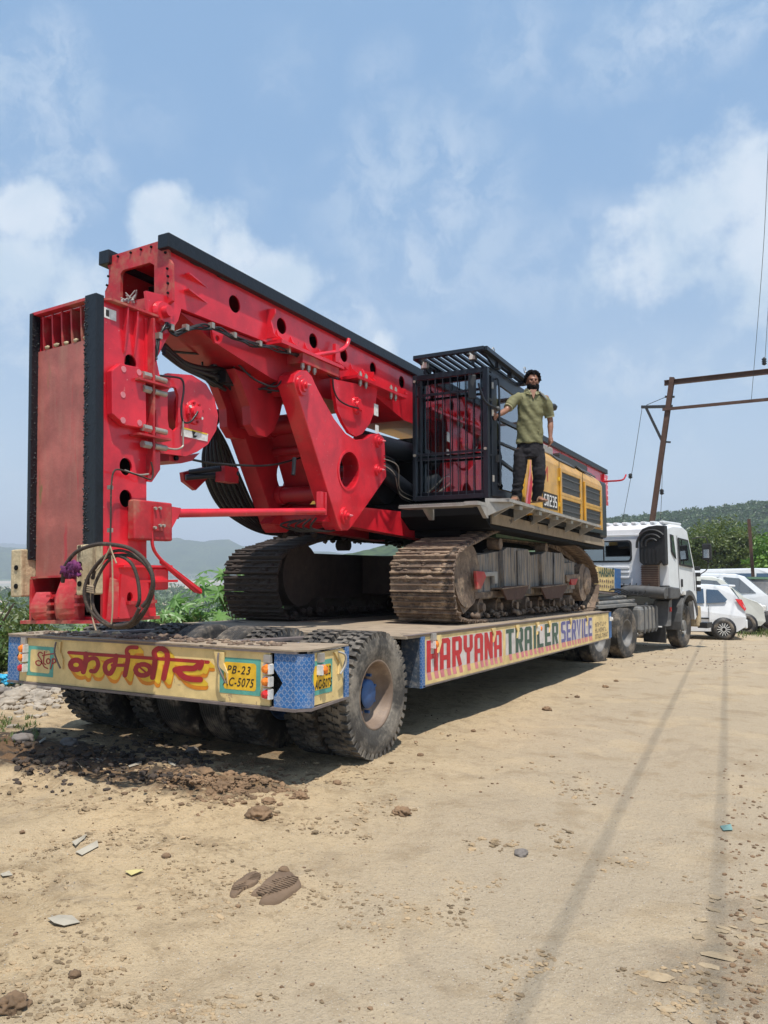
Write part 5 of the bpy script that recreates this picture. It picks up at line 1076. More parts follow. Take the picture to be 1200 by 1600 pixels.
# roof guard: slats in a tilted frame
rg0 = on(647, 560, Y=8.62); rg1 = on(757, 543, Y=8.62); zf0 = rg0.z; rgx0, rgx1 = rg0.x, rg1.x; ryb = 10.35; zb = 4.20
G = lambda x, y: Vector((x, y, zf0+(zb-zf0)*(y-8.62)/(ryb-8.62)))
ro = MB().beam(G(rgx0, 8.62), G(rgx1, 8.62), .06, .05).build('roof_guard', 'cab_black', RG, bevel=.005)
for a, b in ((G(rgx0+.02, 8.62), G(rgx0+.02, ryb)), (G(rgx1, 8.62), G(rgx1, ryb)), (G(rgx0, ryb), G(rgx1, ryb))): MB().beam(a, b, .07, .05).build('guard_rail', 'cab_black', ro)
for k in range(9): x = rgx0+.10+k*(rgx1-rgx0-.14)/8.4; MB().beam(G(x, 8.65)-Vector((0, 0, .01)), G(x, ryb)-Vector((0, 0, .01)), .045, .03).build('guard_slat', 'cab_black', ro)
for x in (rgx0+.05, rgx1-.05):
    for y in (9.2, 9.7, 10.2): MB().box(x-.03, x+.03, y-.05, y+.05, CZ1, G(x, y).z).build('guard_mount', 'cab_black', ro)
MB().prism([(rgx0+.02, 8.62, zf0-.02), (rgx0+.02, 9.05, zf0-.05), (rgx0+.02, 9.02, CZ1-.02)], (.03, 0, 0)).build('guard_mount', 'cab_black', ro); MB().prism([(rgx1-.05, 8.62, zf0-.02), (rgx1-.05, 9.05, zf0-.05), (rgx1-.05, 9.02, CZ1-.02)], (.03, 0, 0)).build('guard_mount', 'cab_black', ro)
for a in (on(664, 571, Y=8.80), on(739, 557, Y=8.80)):
    o = MB().obox(a, (.10, .06, .10)).build('work_light', 'grey_plastic', RG, bevel=.012); MB().obox(a+Vector((0, -.034, 0)), (.08, .008, .08)).build('lens', 'white_plastic', o); MB().obox(a+Vector((0, .0, -.08)), (.03, .03, .07)).build('bracket', 'cab_black', o)
for a in (on(771, 548, X=rgx1-.02), on(820, 578, X=rgx1-.02)): MB().tube([a+Vector((0, .04*math.cos(t*.7), .04*math.sin(t*.7))) for t in range(10)], .006, 5).build('lifting_ring', 'bolt_steel', ro)
# mirror on an arm, rear lamp
MB().tube(spline([(CX1+.05, 9.17, 3.62), (CX1+.08, 9.0, 3.60), (CX1+.03, 8.82, 3.64), (CX1-.0, 8.74, 3.76), (CX1-.02, 8.72, 3.86)], 5), .014, 6).build('mirror_arm', 'cab_black', RG)
MB().obox((CX1-.13, 8.78, 3.84), (.10, .03, .30), Matrix.Rotation(R_(35), 3, 'Z')).build('mirror', 'black_plastic', RG, bevel=.01); MB().blob((CX1+.06, 9.17, 3.62), .03, 2, 0).build('mirror_knob', 'grey_plastic', RG)
c = on(858, 636, X=-3.7); MB().lathe([(.001, .06), (.11, .04), (.14, 0), (.12, -.05), (.001, -.07)], c, (0, 0, 1), 18).build('beacon', 'black_plastic', RG); MB().tube([c+Vector((0, 0, -.06)), c+Vector((-.1, -.1, -.12)), (-3.6, 10.5, c.z-.2)], .02, 6).build('beacon_arm', 'cab_black', RG)
# cab interior
MB().box(-4.15, -3.75, 9.6, 10.1, 2.9, 3.05).box(-4.15, -3.75, 10.02, 10.14, 3.05, 3.7).build('seat', 'seat_grey', cab, bevel=.03)
MB().box(-4.38, -4.2, 9.3, 9.9, 2.6, 3.15).box(-3.72, -3.6, 9.35, 9.8, 2.6, 3.1).build('console', 'seat_grey', cab, bevel=.02); MB().obox((-4.05, 9.22, 3.25), (.26, .04, .2)).build('display', 'black_plastic', cab)
for x in (-4.2, -3.68): MB().tube([(x, 9.4, 3.1), (x, 9.36, 3.3)], .015, 6).build('lever', 'black_plastic', cab)
# ---- yellow engine house
EY0, EY1, EX, EZ0 = 10.35, 14.75, -3.36, 2.345
ch = .17
pr = [(EX, EZ0), (EX, 3.22), (EX-.05, 3.33), (EX-ch, 3.42), (-4.40, 3.42), (-4.40, EZ0)]
rings = []
for y, dz in ((EY0, 0), (EY1, -.06)): rings.append([Vector((x, y, z+(dz if z > 3 else -.03*(y > 12)))) for x, z in pr])
eng = MB().loft(rings, smooth=False).build('engine_house', 'yellow_body', RG, bevel=.02)
MB().prism([(EX-.004, 10.14, 2.40), (EX-.004, 10.34, 2.40), (EX-.004, 10.34, 3.3), (EX-.004, 10.25, 3.0)], (-.5, 0, 0)).build('front_panel', 'yellow_body', eng)
MB().prism([(EX+.002, 10.17, 2.46), (EX+.002, 10.24, 2.46), (EX+.002, 10.44, 2.95), (EX+.002, 10.44, 3.14)], (.002, 0, 0)).build('stripe', 'letter_pink', eng); MB().prism([(EX+.002, 10.25, 2.46), (EX+.002, 10.38, 2.46), (EX+.002, 10.50, 2.80), (EX+.002, 10.46, 2.95)], (.002, 0, 0)).build('stripe', 'letter_red', eng)
text_obj('painted_lettering', 'M', .34, (EX+.004, 11.15, 3.0), (math.pi/2, 0, math.pi/2), 'letter_red', eng, .0, .0, .9)
MB().box(EX, EX+.005, 10.98, 11.74, 2.50, 2.735).build('model_plate', 'ink', eng); GN = {'S': GL['S'], 'R': GL['R'], '2': [[(.1, 6.45), (2.2, 6.45), (2.5, 6.1), (2.5, 4), (2.2, 3.6), (.8, 3.3), (.5, 3), (.5, .55), (2.9, .55)]], '3': [[(.1, 6.45), (2.2, 6.45), (2.5, 6.1), (2.5, .9), (2.2, .55), (.1, .55)], [(.9, 3.5), (2.4, 3.5)]], '5': [[(2.8, 6.45), (.5, 6.45), (.5, 3.7), (2.2, 3.6), (2.5, 3.2), (2.5, .9), (2.2, .55), (.1, .55)]]}
for i_, ch_ in enumerate('SR235'): strokes('painted_lettering', [(q_, .95) for q_ in GN[ch_]], 'decal', lambda px, py, l, i_=i_: (EX+.006+l, 11.035+i_*.137+px*.037, 2.53+py*.025), .001, 0, 0, .0003, False, parent=eng)
MB().box(EX, EX+.004, 10.75, 10.95, 3.22, 3.28).build('model_plate', 'decal', eng)
mb_mesh = bpy.data.materials.new('vent_mesh'); mb_mesh.use_nodes = True; t = NT(mb_mesh.node_tree); b = mb_mesh.node_tree.nodes['Principled BSDF']; tc = t.add('ShaderNodeTexCoord'); s_ = t.add('ShaderNodeSeparateXYZ'); t.l.new(tc.outputs['Object'], s_.inputs[0])
u = t.math('ABSOLUTE', t.math('SUBTRACT', t.math('FRACT', t.math('MULTIPLY', t.math('ADD', s_.outputs['Y'], s_.outputs['Z']), 22)), .5)); v = t.math('ABSOLUTE', t.math('SUBTRACT', t.math('FRACT', t.math('MULTIPLY', t.math('SUBTRACT', s_.outputs['Y'], s_.outputs['Z']), 22)), .5))
t.l.new(t.mix(t.math('LESS_THAN', t.math('MAXIMUM', u, v), .40), (.09, .085, .08), (.012, .012, .012)), b.inputs['Base Color']); MATS['vent_mesh'] = mb_mesh
for y0, y1, z0, z1 in ((11.92, 13.05, 2.80, 3.12), (11.92, 13.05, 2.44, 2.70), (13.42, 14.5, 2.76, 3.06), (13.42, 14.5, 2.42, 2.66)):
    fr_ = MB().plate([(EX+.001, y0-.07, z0-.06), (EX+.001, y1+.07, z0-.06), (EX+.001, y1+.07, z1+.06), (EX+.001, y0-.07, z1+.06)], [[(EX+.001, y0, z0), (EX+.001, y1, z0), (EX+.001, y1, z1), (EX+.001, y0, z1)]], (.03, 0, 0)).build('vent', 'yellow_body', eng, bevel=.008)
    MB().box(EX+.002, EX+.012, y0, y1, z0, z1).build('vent_mesh', 'vent_mesh', fr_); ORG[fr_.name] = ORG[RG.name]
    for k in range(2): MB().box(EX+.013, EX+.022, y0, y1, z0+(z1-z0)*(.30+.42*k), z0+(z1-z0)*(.36+.42*k)).build('louvre', 'grey_plastic', fr_)
for y0, y1 in ((11.9, 13.0), (13.4, 14.45)): MB().prism([(EX-.052, y0, 3.315), (EX-.052, y1, 3.30), (EX-.15, y1, 3.385), (EX-.15, y0, 3.40)], (.012, 0, .014)).build('vent_mesh', 'vent_mesh', eng)
for y in (11.86, 13.3): MB().box(EX, EX+.006, y-.006, y+.006, 2.4, 3.3).build('panel_gap', 'ink', eng)
for z in (2.6, 3.0): MB().obox((EX+.01, 11.82, z), (.02, .03, .06)).build('latch', 'sign_yellow', eng)
MB().box(EX-.03, EX+.004, 10.4, 14.8, 2.27, 2.335).build('lower_trim', 'cab_black', eng)
MB().box(-5.9, -3.40, 14.76, 15.3, 2.2, 3.30).build('counterweight', 'cab_black', RG, bevel=.05)
MB().box(-4.2, -3.55, 11.0, 12.2, 3.42, 3.56).build('intake_box', 'grey_steel', RG, bevel=.02); MB().box(-3.95, -3.5, 12.4, 14.2, 3.38, 3.50).build('intake_mesh_box', 'vent_mesh', RG)
MB().cyl((-4.1, 11.9, 3.5), (-4.1, 11.9, 3.95), .06, n=14).build('exhaust_pipe', 'frame_black', RG) if False else None
MB().box(-6.5, -5.42, 9.3, 14.8, 2.3, 3.3).build('left_engine_house', 'yellow_body', RG, bevel=.03)
# ---- crawler tracks
path_px = [(729, 971), (716, 950), (709, 915), (711, 885), (718, 864), (748, 846), (786, 829), (830, 834), (878, 843), (905, 856), (925, 877), (934, 900), (935, 925), (929, 949)]
PT = [(p.y, p.z) for p in (on(a, b, X=-3.55) for a, b in path_px)]
PT = [(y, z) for y, z in PT]; PT[0] = (8.72, .975)
PT = PT+[(14.4, sl(14.4)+.99), (11.5, sl(11.5)+.985)]
loop = spline([(0, y, z) for y, z in PT], 8, closed=True)
def arc_resample(lp, n):
    L = [0]; N = len(lp)
    for i in range(N): L.append(L[-1]+(lp[(i+1) % N]-lp[i]).length)
    out = []
    for k in range(n):
        s_ = L[-1]*k/n
        for i in range(N):
            if L[i] <= s_ <= L[i+1]: f = (s_-L[i])/max(1e-6, L[i+1]-L[i]); out.append(lp[i].lerp(lp[(i+1) % N], f)); break
    return out, L[-1]
_, LEN = arc_resample(loop, 4); NS = int(round(LEN/.205)); pts, _ = arc_resample(loop, NS)
sh = MB(); hwid = .41; sh.box(-hwid, hwid, -.100, .095, -.012, .008)
for y, hh in ((-.085, .036), (-.01, .030), (.065, .036)):
    sh.q([(-hwid, y-.012, .008), (hwid, y-.012, .008), (hwid, y+.012, .008), (-hwid, y+.012, .008), (-hwid, y-.007, hh), (hwid, y-.007, hh), (hwid, y+.007, hh), (-hwid, y+.007, hh)], [(3, 2, 1, 0), (4, 5, 6, 7), (0, 1, 5, 4), (1, 2, 6, 5), (2, 3, 7, 6), (3, 0, 4, 7)])
shoe_l, shoe_d = [], []
for v_ in range(4):
    s2 = MB(); s2.v = list(sh.v); s2.f = list(sh.f); s2.sm = list(sh.sm)
    rq = random.Random(v_)
    for k in range(26): s2.blob((rq.uniform(-hwid, hwid), rq.uniform(-.08, .08), .012), rq.uniform(.010, .030), 1, .5, 2, k+v_*50, (2.4, 1, .55))
    for k in range(8): s2.blob((hwid-.01, rq.uniform(-.08, .08), .01), rq.uniform(.01, .022), 1, .5, 2, k+v_*50, (.8, 1.4, .9))
    shoe_l.append(s2.mesh('track_shoe', 'mud_steel')); shoe_d.append(s2.mesh('track_shoe', 'mud_dark'))
def crawler(xc, dy, meshes, m, label):
    lk = MB(); n = len(pts)
    ins = []
    for i, p in enumerate(pts):
        tn = (pts[(i+1) % n]-pts[i-1]).normalized(); nr = Vector((0, -tn.z, tn.y)); ins.append((p, tn, nr))
    cen = sum((p for p in pts), Vector())/n
    if (ins[0][0]-cen).dot(ins[0][2]) < 0: sgn = -1
    else: sgn = 1
    for p, tn, nr in ins:
        nr = nr*sgn
        for x in (-.12, .08): q = Vector((xc+x+.02, p.y+dy, p.z))-nr*.06; lk.obox(q, (.035, .19, .085), Matrix((Vector((1, 0, 0)), tn, Vector((1, 0, 0)).cross(tn))).transposed())
    for p, tn, nr in ins: q = Vector((xc, p.y+dy, p.z))-nr*sgn*.06; lk.beam(q+tn*.05-Vector((.13, 0, 0)), q+tn*.05+Vector((.13, 0, 0)), .04, .04)
    tr = lk.build('crawler_track', m, RG, label=label)
    og = ORG[tr.name]
    for i, (p, tn, nr) in enumerate(ins):
        nr = nr*sgn; r = Matrix((Vector((1, 0, 0)), nr.cross(Vector((1, 0, 0))), nr)).transposed()
        if r.determinant() < 0: r = Matrix((Vector((1, 0, 0)), -nr.cross(Vector((1, 0, 0))), nr)).transposed()
        j = random.uniform(-.012, .012)
        inst('track_shoe', meshes[i % 4], tr, (xc+random.uniform(-.006, .006)-og[0], p.y+dy-og[1], p.z-og[2]), (r@Matrix.Rotation(j, 3, 'X')).to_euler())
    return tr
tr1 = crawler(-3.96, 0, shoe_l, 'mud_steel', 'right crawler track coated in pale dried mud')
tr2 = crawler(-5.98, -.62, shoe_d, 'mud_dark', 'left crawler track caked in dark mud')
def trackframe(x0, x1, dy, ms, face):
    mb = MB(); mb.prism([(x0, y+dy, z) for y, z in ((8.75, 1.20), (8.62, 1.5), (8.8, 1.72), (9.2, 1.80), (13.4, 1.80), (14.3, 1.7), (14.5, 1.4), (14.3, 1.18))], (x1-x0, 0, 0)); fr = mb.build('track_frame', ms, RG)
    for y in (9.3, 9.95, 10.6, 11.2, 11.8, 12.4, 13.0, 13.6): MB().cyl((x0-.03, y+dy, 1.16+sl(y)), (x1+.06, y+dy, 1.16+sl(y)), .115, n=16).cyl((x1+.06, y+dy, 1.16+sl(y)), (x1+.11, y+dy, 1.16+sl(y)), .055, n=12).build('track_roller', 'mud_steel' if face else 'mud_dark', fr)
    MB().cyl((x0, 8.78+dy, 1.52), (x1+.10, 8.78+dy, 1.52), .40, n=28).build('idler_wheel', 'mud_steel' if face else 'mud_dark', fr)
    MB().cyl((x0, 14.25+dy, 1.36), (x1+.12, 14.25+dy, 1.36), .34, n=28).build('sprocket', 'mud_steel' if face else 'mud_dark', fr)
    for y in (9.9, 12.0): MB().cyl((x1-.05, y+dy, 1.93), (x1+.12, y+dy, 1.93), .08, n=12).build('carrier_roller', 'mud_steel' if face else 'mud_dark', fr)
    return fr
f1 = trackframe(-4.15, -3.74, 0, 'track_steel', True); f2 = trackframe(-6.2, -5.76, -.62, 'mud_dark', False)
# outer details of the right track frame, measured on its face
FX = -3.66
def TP(lst, X=FX): return PX(lst, X)
def cover(px, dx, m='track_steel', name='track_cover', X=FX): return MB().prism(TP(px, X), (-dx, 0, 0)).build(name, m, f1, bevel=.006)
cover(((720, 882), (742, 876), (742, 942), (724, 960), (716, 940)), .10, 'mud_steel')
cover(((742, 868), (786, 860), (790, 930), (744, 934)), .12); cover(((742, 926), (790, 922), (790, 932), (743, 936)), .02, 'mud_steel', X=FX+.03)
cover(((786, 860), (793, 855), (824, 858), (828, 868), (828, 920), (788, 922)), .3, X=FX+.06)
cover(((809, 860), (825, 858), (829, 868), (829, 917), (810, 918)), .02, X=FX+.085)
cover(((828, 868), (846, 864), (850, 926), (828, 928)), .1)
cover(((846, 866), (852, 862), (876, 864), (882, 872), (882, 916), (848, 918)), .3, X=FX+.06)
cover(((866, 864), (878, 864), (882, 872), (883, 914), (866, 915)), .02, X=FX+.085)
cover(((882, 880), (897, 878), (898, 920), (884, 922)), .1)
for a in ((785, 916), (846, 914)): cover(((a[0], a[1]+4), (a[0]+5, a[1]), (a[0]+42, a[1]-2), (a[0]+38, a[1]+8), (a[0]+32, a[1]+20), (a[0]+8, a[1]+22)), .03, 'rust', 'step_bracket', FX+.16); cover(((a[0], a[1]+3), (a[0]+40, a[1]-2), (a[0]+40, a[1]), (a[0], a[1]+5)), .16, 'mud_steel', 'step_plate', FX+.17)
cover(((744, 892), (757, 893), (760, 901), (752, 920), (746, 921)), .04, 'red_dusty', 'tie_down_lug', FX+.10); cover(((757, 894), (778, 893), (778, 912), (774, 912), (773, 900), (757, 901)), .04, 'grey_steel', 'tie_down_lug', FX+.08)
cover(((885, 898), (905, 897), (907, 903), (898, 912), (886, 908)), .05, 'mud_steel', 'tie_down_lug', FX+.10); cover(((892, 905), (903, 904), (900, 914), (893, 914)), .04, 'red_dusty', 'tie_down_lug', FX+.12)
c = on(913, 908, X=FX); MB().lathe([(.001, .10), (.16, .09), (.25, .06), (.28, 0), (.28, -.1)], c, (1, 0, 0), 26, smooth=False).build('drive_hub', 'mud_steel', f1)
mb = MB()
for k in range(160): y = random.uniform(8.9, 14.2); mb.blob((random.uniform(-3.8, -3.58), y, 1.03+sl(y)+random.random()*.06), random.uniform(.015, .05), 1, .5, 2, k)
tag(mb.build('mud_lumps', 'mud_steel', f1), kind='stuff')
mb = MB()
for k in range(260): y = random.uniform(7.7, 13.6); mb.blob((random.choice((random.uniform(-5.62, -5.52), random.uniform(-6.3, -5.6))), y, (2.0 if random.random() < .5 else 1.02)+random.random()*.05), random.uniform(.015, .05), 1, .5, 2, k)
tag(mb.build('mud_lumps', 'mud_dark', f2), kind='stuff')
# ============================================================ man standing on the walkway
W0 = on(823, 785, X=-3.2); D0 = (W0-Vector((0, 0, EYE))).dot(pxdir(600, 800).normalized())
def Hm(px, py, d=0.0):
    """point on the man's body: photo pixel at his own distance, d metres nearer to the viewer"""
    return Vector((0, 0, EYE))+pxdir(px, py)*(D0-d)
rt_ = Vector((math.cos(YAW), math.sin(YAW), 0)); fwd_ = Vector((-math.sin(YAW), math.cos(YAW), 0)); up_ = Vector((0, 0, 1))
MAN = thing('person', 'bearded man in olive polo shirt and dark trousers standing on the rig walkway', 'man', W0)
def remesh(mb, name, m, vox, parent, smooth_it=4, disp=None, label=None):
    me = mb.mesh(name, m, ORG[parent.name]); o = bpy.data.objects.new(name, me); COL.objects.link(o)
    r = o.modifiers.new('r', 'REMESH'); r.mode = 'VOXEL'; r.voxel_size = vox; s_ = o.modifiers.new('s', 'SMOOTH'); s_.iterations = smooth_it; s_.factor = .5
    dg = bpy.context.evaluated_depsgraph_get(); m2 = bpy.data.meshes.new_from_object(o.evaluated_get(dg)); bpy.data.objects.remove(o)
    if disp:
        for v in m2.vertices: v.co += v.normal*disp(v.co)
    m2.polygons.foreach_set('use_smooth', [True]*len(m2.polygons)); m2.materials.clear(); m2.materials.append(MATS[m]); m2.name = name
    o = bpy.data.objects.new(name, m2); COL.objects.link(o); o.parent = parent; ORG[o.name] = ORG[parent.name]
    if label: o['label'] = label
    return o
def ell_ring(c, a, b, ax=rt_, bx=fwd_, n=20): return [c+ax*(a*math.cos(2*math.pi*k/n))+bx*(b*math.sin(2*math.pi*k/n)) for k in range(n)]
def chain(mb, pts, rs, n=10):
    mb.tube(pts, rs, n)
    for p, r in zip(pts, rs): mb.blob(p, r*1.0, 2, 0)
# head with brow, nose, jaw, ears; turned to the viewer
hc = Hm(832, 597); body = MB()
hx, hy = rt_, fwd_
def E3(c, rx, ry, rz, sub=3):
    bm = bmesh.new(); bmesh.ops.create_icosphere(bm, subdivisions=sub, radius=1); k = [c+hx*(v.co.x*rx)+hy*(v.co.y*ry)+up_*(v.co.z*rz) for v in bm.verts]; f = [tuple(v.index for v in q.verts) for q in bm.faces]; bm.free(); return k, f
def addE(mb, *a, **k): v, f = E3(*a, **k); mb.q(v, f, True)
addE(body, hc+up_*.03+hy*.012, .080, .098, .100); addE(body, hc-up_*.048-hy*.018, .062, .072, .070)            # skull, jaw
addE(body, hc-hy*.092-up_*.008, .013, .018, .028, 2); addE(body, hc-hy*.080+up_*.028, .050, .016, .010, 2); addE(body, hc-hy*.085-up_*.045, .026, .012, .010, 2)
for s in (-1, 1): addE(body, hc+hx*.077*s+hy*.01-up_*.005, .010, .022, .032, 2); addE(body, hc+hx*.038*s-hy*.074-up_*.012, .024, .014, .020, 2)
nb = Hm(831, 613); body.tube([hc-up_*.05+hy*.015, nb+hy*.01, Hm(831, 622)+hy*.02], [.052, .055, .07], 14)
# torso, pelvis
tor = [(616, .15, .075), (626, .165, .095), (645, .155, .10), (668, .14, .095), (690, .145, .10), (702, .135, .09)]
body.loft([ell_ring(Hm(830-(y-616)*.03, y)+hy*.01, a, b) for y, a, b in tor])
# arms
SL, EL, WL = Hm(808, 620), Hm(791, 641, .16), Hm(778, 649, .30)
SR, ER, WR = Hm(853, 622), Hm(860, 658, -.02), Hm(860, 682, .05)
chain(body, [SL, SL.lerp(EL, .5), EL, EL.lerp(WL, .35), WL], [.042, .042, .038, .040, .027]); chain(body, [SR, SR.lerp(ER, .5), ER, ER.lerp(WR, .35), WR], [.042, .042, .038, .040, .026])
def hand(mb, w, d, side, curl, palm_n):
    """w wrist, d pointing direction, side across the palm, fingers bent by curl"""
    d = d.normalized(); side = side.normalized(); pn = palm_n.normalized(); c = w+d*.045
    vs = []; 
    for a in (-.5, .5):
        pass
    mb.tube([w, w+d*.03, w+d*.07, w+d*.088], [.024, .032, .034, .028], 10)
    for k, (o, L_) in enumerate(((-.030, .070), (-.010, .080), (.011, .075), (.031, .058))):
        p = w+d*.082+side*o; q = p; dd = d; pts_ = [p-d*.02, p]
        for j in range(3): dd = (dd*math.cos(curl)+pn*math.sin(curl)); q = q+dd.normalized()*(L_*(.42, .32, .26)[j]); pts_.append(q)
        mb.tube(pts_, [.0105, .0105, .0095, .0085, .0065], 7)
    p = w+d*.03-side*.026; mb.tube([p, p-side*.025+d*.025+pn*.01, p-side*.028+d*.052+pn*.022, p-side*.018+d*.072+pn*.03], [.013, .012, .010, .008], 7)
hd = (Hm(771, 650, .37)-WL); hand(body, WL, hd, up_, .75, (hy*-1+rt_*.2))
hand(body, WR, Hm(861, 692, .06)-WR, hy*-1, .45, rt_*-1)
# legs and feet
HL, KL, AL = Hm(815, 706), Hm(811, 742, .05), Hm(806, 777, .03)
HR, KR, AR_ = Hm(840, 706), Hm(843, 742, .06), Hm(838, 778, .0)
chain(body, [HL, HL.lerp(KL, .5), KL, KL.lerp(AL, .4), AL], [.088, .075, .058, .052, .038]); chain(body, [HR, HR.lerp(KR, .5), KR, KR.lerp(AR_, .4), AR_], [.088, .075, .058, .052, .038])
zfl = W0.z
feet = []
for A, dirx in ((AL, -hy*.9-rt_*.35), (AR_, -hy*.8+rt_*.5)):
    d = dirx.normalized(); a = Vector((A.x, A.y, zfl)); toe = a+d*.17; feet.append((a, d)); sd = d.cross(up_)
    body.loft([[a+d*t+sd*(w*math.cos(k*math.pi/5))+up_*(max(.012, .012+h*(1+math.sin(k*math.pi/5))*.5)) for k in range(10)] for t, w, h in ((-.07, .030, .07), (-.03, .036, .09), (.04, .040, .075), (.10, .046, .045), (.14, .047, .03))])
    for k, o in enumerate((-.034, -.016, .001, .018, .034)): body.tube([a+d*.12+sd*o+up_*.022, a+d*(.18-abs(k-1)*.008)+sd*o*1.1+up_*.018], [.013, .009], 6)
bd = remesh(body, 'body', 'skin', .0065, MAN, 2)
# eyes
for s in (-1, 1): o = MB(); addE(o, hc+hx*.030*s-hy*.083+up_*.008, .013, .008, .007, sub=2); o.build('eye', 'hair', MAN)
# hair and full beard
hr = MB(); rn = random.Random(4)
for k in range(230):
    th, ph = rn.random()*6.28, math.acos(rn.uniform(-.25, 1)); d = hx*(math.sin(ph)*math.cos(th)*.092)+hy*(math.sin(ph)*math.sin(th)*.108)+up_*(math.cos(ph)*.112)
    if d.dot(hy) < -.035 and d.dot(up_) < .055: continue
    hr.blob(hc+up_*.034+hy*.014+d, rn.uniform(.014, .030), 1, .5, 3, k)
remesh(hr, 'hair', 'hair', .0055, MAN, 1)
hb_ = MB()
for k in range(260):
    th, z = rn.uniform(-2.9, -.24), rn.uniform(-.155, -.045); w = .072-.25*max(0, -z-.08); yy = math.sin(th)*(w+.022)
    if z > -.07 and abs(th+1.57) < .5: continue
    hb_.blob(hc+hx*(math.cos(th)*w)+hy*(yy+.005)+up_*z, rn.uniform(.011, .019), 1, .3, 3, k)
for s in (-1, 1): hb_.tube([hc+hx*s*.004-hy*.094-up_*.030, hc+hx*s*.028-hy*.086-up_*.036], [.006, .005], 5); hb_.tube([hc+hx*s*.014-hy*.090+up_*.026, hc+hx*s*.046-hy*.078+up_*.026], [.005, .003], 5)
remesh(hb_, 'beard', 'hair', .0055, MAN, 1)
# polo shirt
sh_ = MB(); rows = [(612, .075, .07, 831), (615, .155, .085, 831), (622, .185, .11, 831), (635, .182, .13, 830), (650, .170, .132, 829), (668, .166, .132, 828), (684, .175, .137, 827.5), (694, .182, .14, 827.5)]
sh_.loft([ell_ring(Hm(x, y)+hy*.005, a, b, n=28) for y, a, b, x in rows])
e1 = SL.lerp(EL, .78); sh_.tube([SL+rt_*.04, SL.lerp(EL, .25), e1], [.062, .070, .062], 14)
e2 = SR.lerp(ER, .80); sh_.tube([SR-rt_*.05-up_*.005, SR.lerp(ER, .25), e2], [.070, .072, .064], 14)
org = Vector(ORG[MAN.name])
def folds(v):
    p = v+org; f = noise.fractal((p.x*5, p.y*5, p.z*7), .8, 2.1, 3)*.012; f += .006*math.sin((p.z*.8+p.x*1.4)*34+3*noise.noise(p*4)); return f
shirt = remesh(sh_, 'shirt', 'shirt', .009, MAN, 4, folds)
for c, d, r in ((e1, EL-SL, .063), (e2, ER-SR, .065)): MB().cyl(c-d.normalized()*.006, c+d.normalized()*.014, r, r*.98, 18, True).build('cuff', 'shirt_trim', MAN)
cl = MB()
for s in (-1, 1): cl.q([Hm(831, 612)+hx*s*.005-hy*.10, Hm(831, 608)+hx*s*.070-hy*.045, Hm(831, 606)+hx*s*.078+hy*.03, Hm(831, 611)+hx*s*.105+hy*.02, Hm(831, 617)+hx*s*.09-hy*.09, Hm(831, 620)+hx*s*.035-hy*.125], [(0, 1, 2, 3, 4, 5)])
o = cl.build('collar', 'shirt_trim', MAN); sm_ = o.modifiers.new('t', 'SOLIDIFY'); sm_.thickness = .008
MB().q([Hm(831, 611)-hx*.045-hy*.1, Hm(831, 611)+hx*.045-hy*.1, Hm(830.5, 627)-hy*.137], [(0, 1, 2)]).build('neck_opening', 'skin', MAN)
# folded towel on his left shoulder
MB().loft([[Hm(842+t*.8, 612.5+t*.75+max(0, u-5)*2.4)+hy*(.07-.20*min(u, 6)/7)+up_*(.004+.006*math.sin(u*.9)) for u in range(9)] for t in (0, 4, 8, 12)], caps=False).build('towel', 'towel', MAN).modifiers.new('t', 'SOLIDIFY').thickness = .02
# trousers
tw = MB(); tw.loft([ell_ring(Hm(828, y), a, b, n=24) for y, a, b in ((684, .155, .105), (694, .172, .122), (704, .182, .13), (716, .178, .125))])
for Hh, K, A in ((HL, KL, AL), (HR, KR, AR_)):
    A2 = A+Vector((0, 0, -.035)); tw.tube([Hh+up_*.02, Hh.lerp(K, .5), K, K.lerp(A2, .5), A2], [.096, .096, .080, .073, .066], 16)
def folds2(v):
    p = v+org; return noise.fractal((p.x*6, p.y*6, p.z*9), .8, 2.1, 3)*.012+(.006*math.sin(p.z*70+4*noise.noise(p*5)) if p.z < zfl+.25 else 0)
remesh(tw, 'trousers', 'trousers', .009, MAN, 3, folds2)
for a, d in feet:
    sd = d.cross(up_); o = MB().loft([[a+d*t+sd*(w*math.cos(k*math.pi/6))+up_*(.0 if k > 6 else .012) for k in range(12)] for t, w in ((-.085, .03), (-.05, .042), (.05, .045), (.13, .055), (.195, .035))], smooth=False).build('sandal', 'sandal', MAN)
    MB().tube(spline([a+d*.07+sd*.052+up_*.01, a+d*.08+sd*.03+up_*.06, a+d*.08-sd*.03+up_*.06, a+d*.07-sd*.052+up_*.01], 4), .011, 6).build('strap', 'sandal', o)
# ============================================================ tractor unit pulling the trailer
TU = thing('tractor_truck', 'white cab tractor truck with black snorkel intake, coupled to the front of the trailer', 'truck', (-2.62, 18.2, -.215), R_(-10.5))
def lb(mb, name, m, par=TU, **k): return mb.build(name, m, par, local=True, **k)
hwc = 2.35
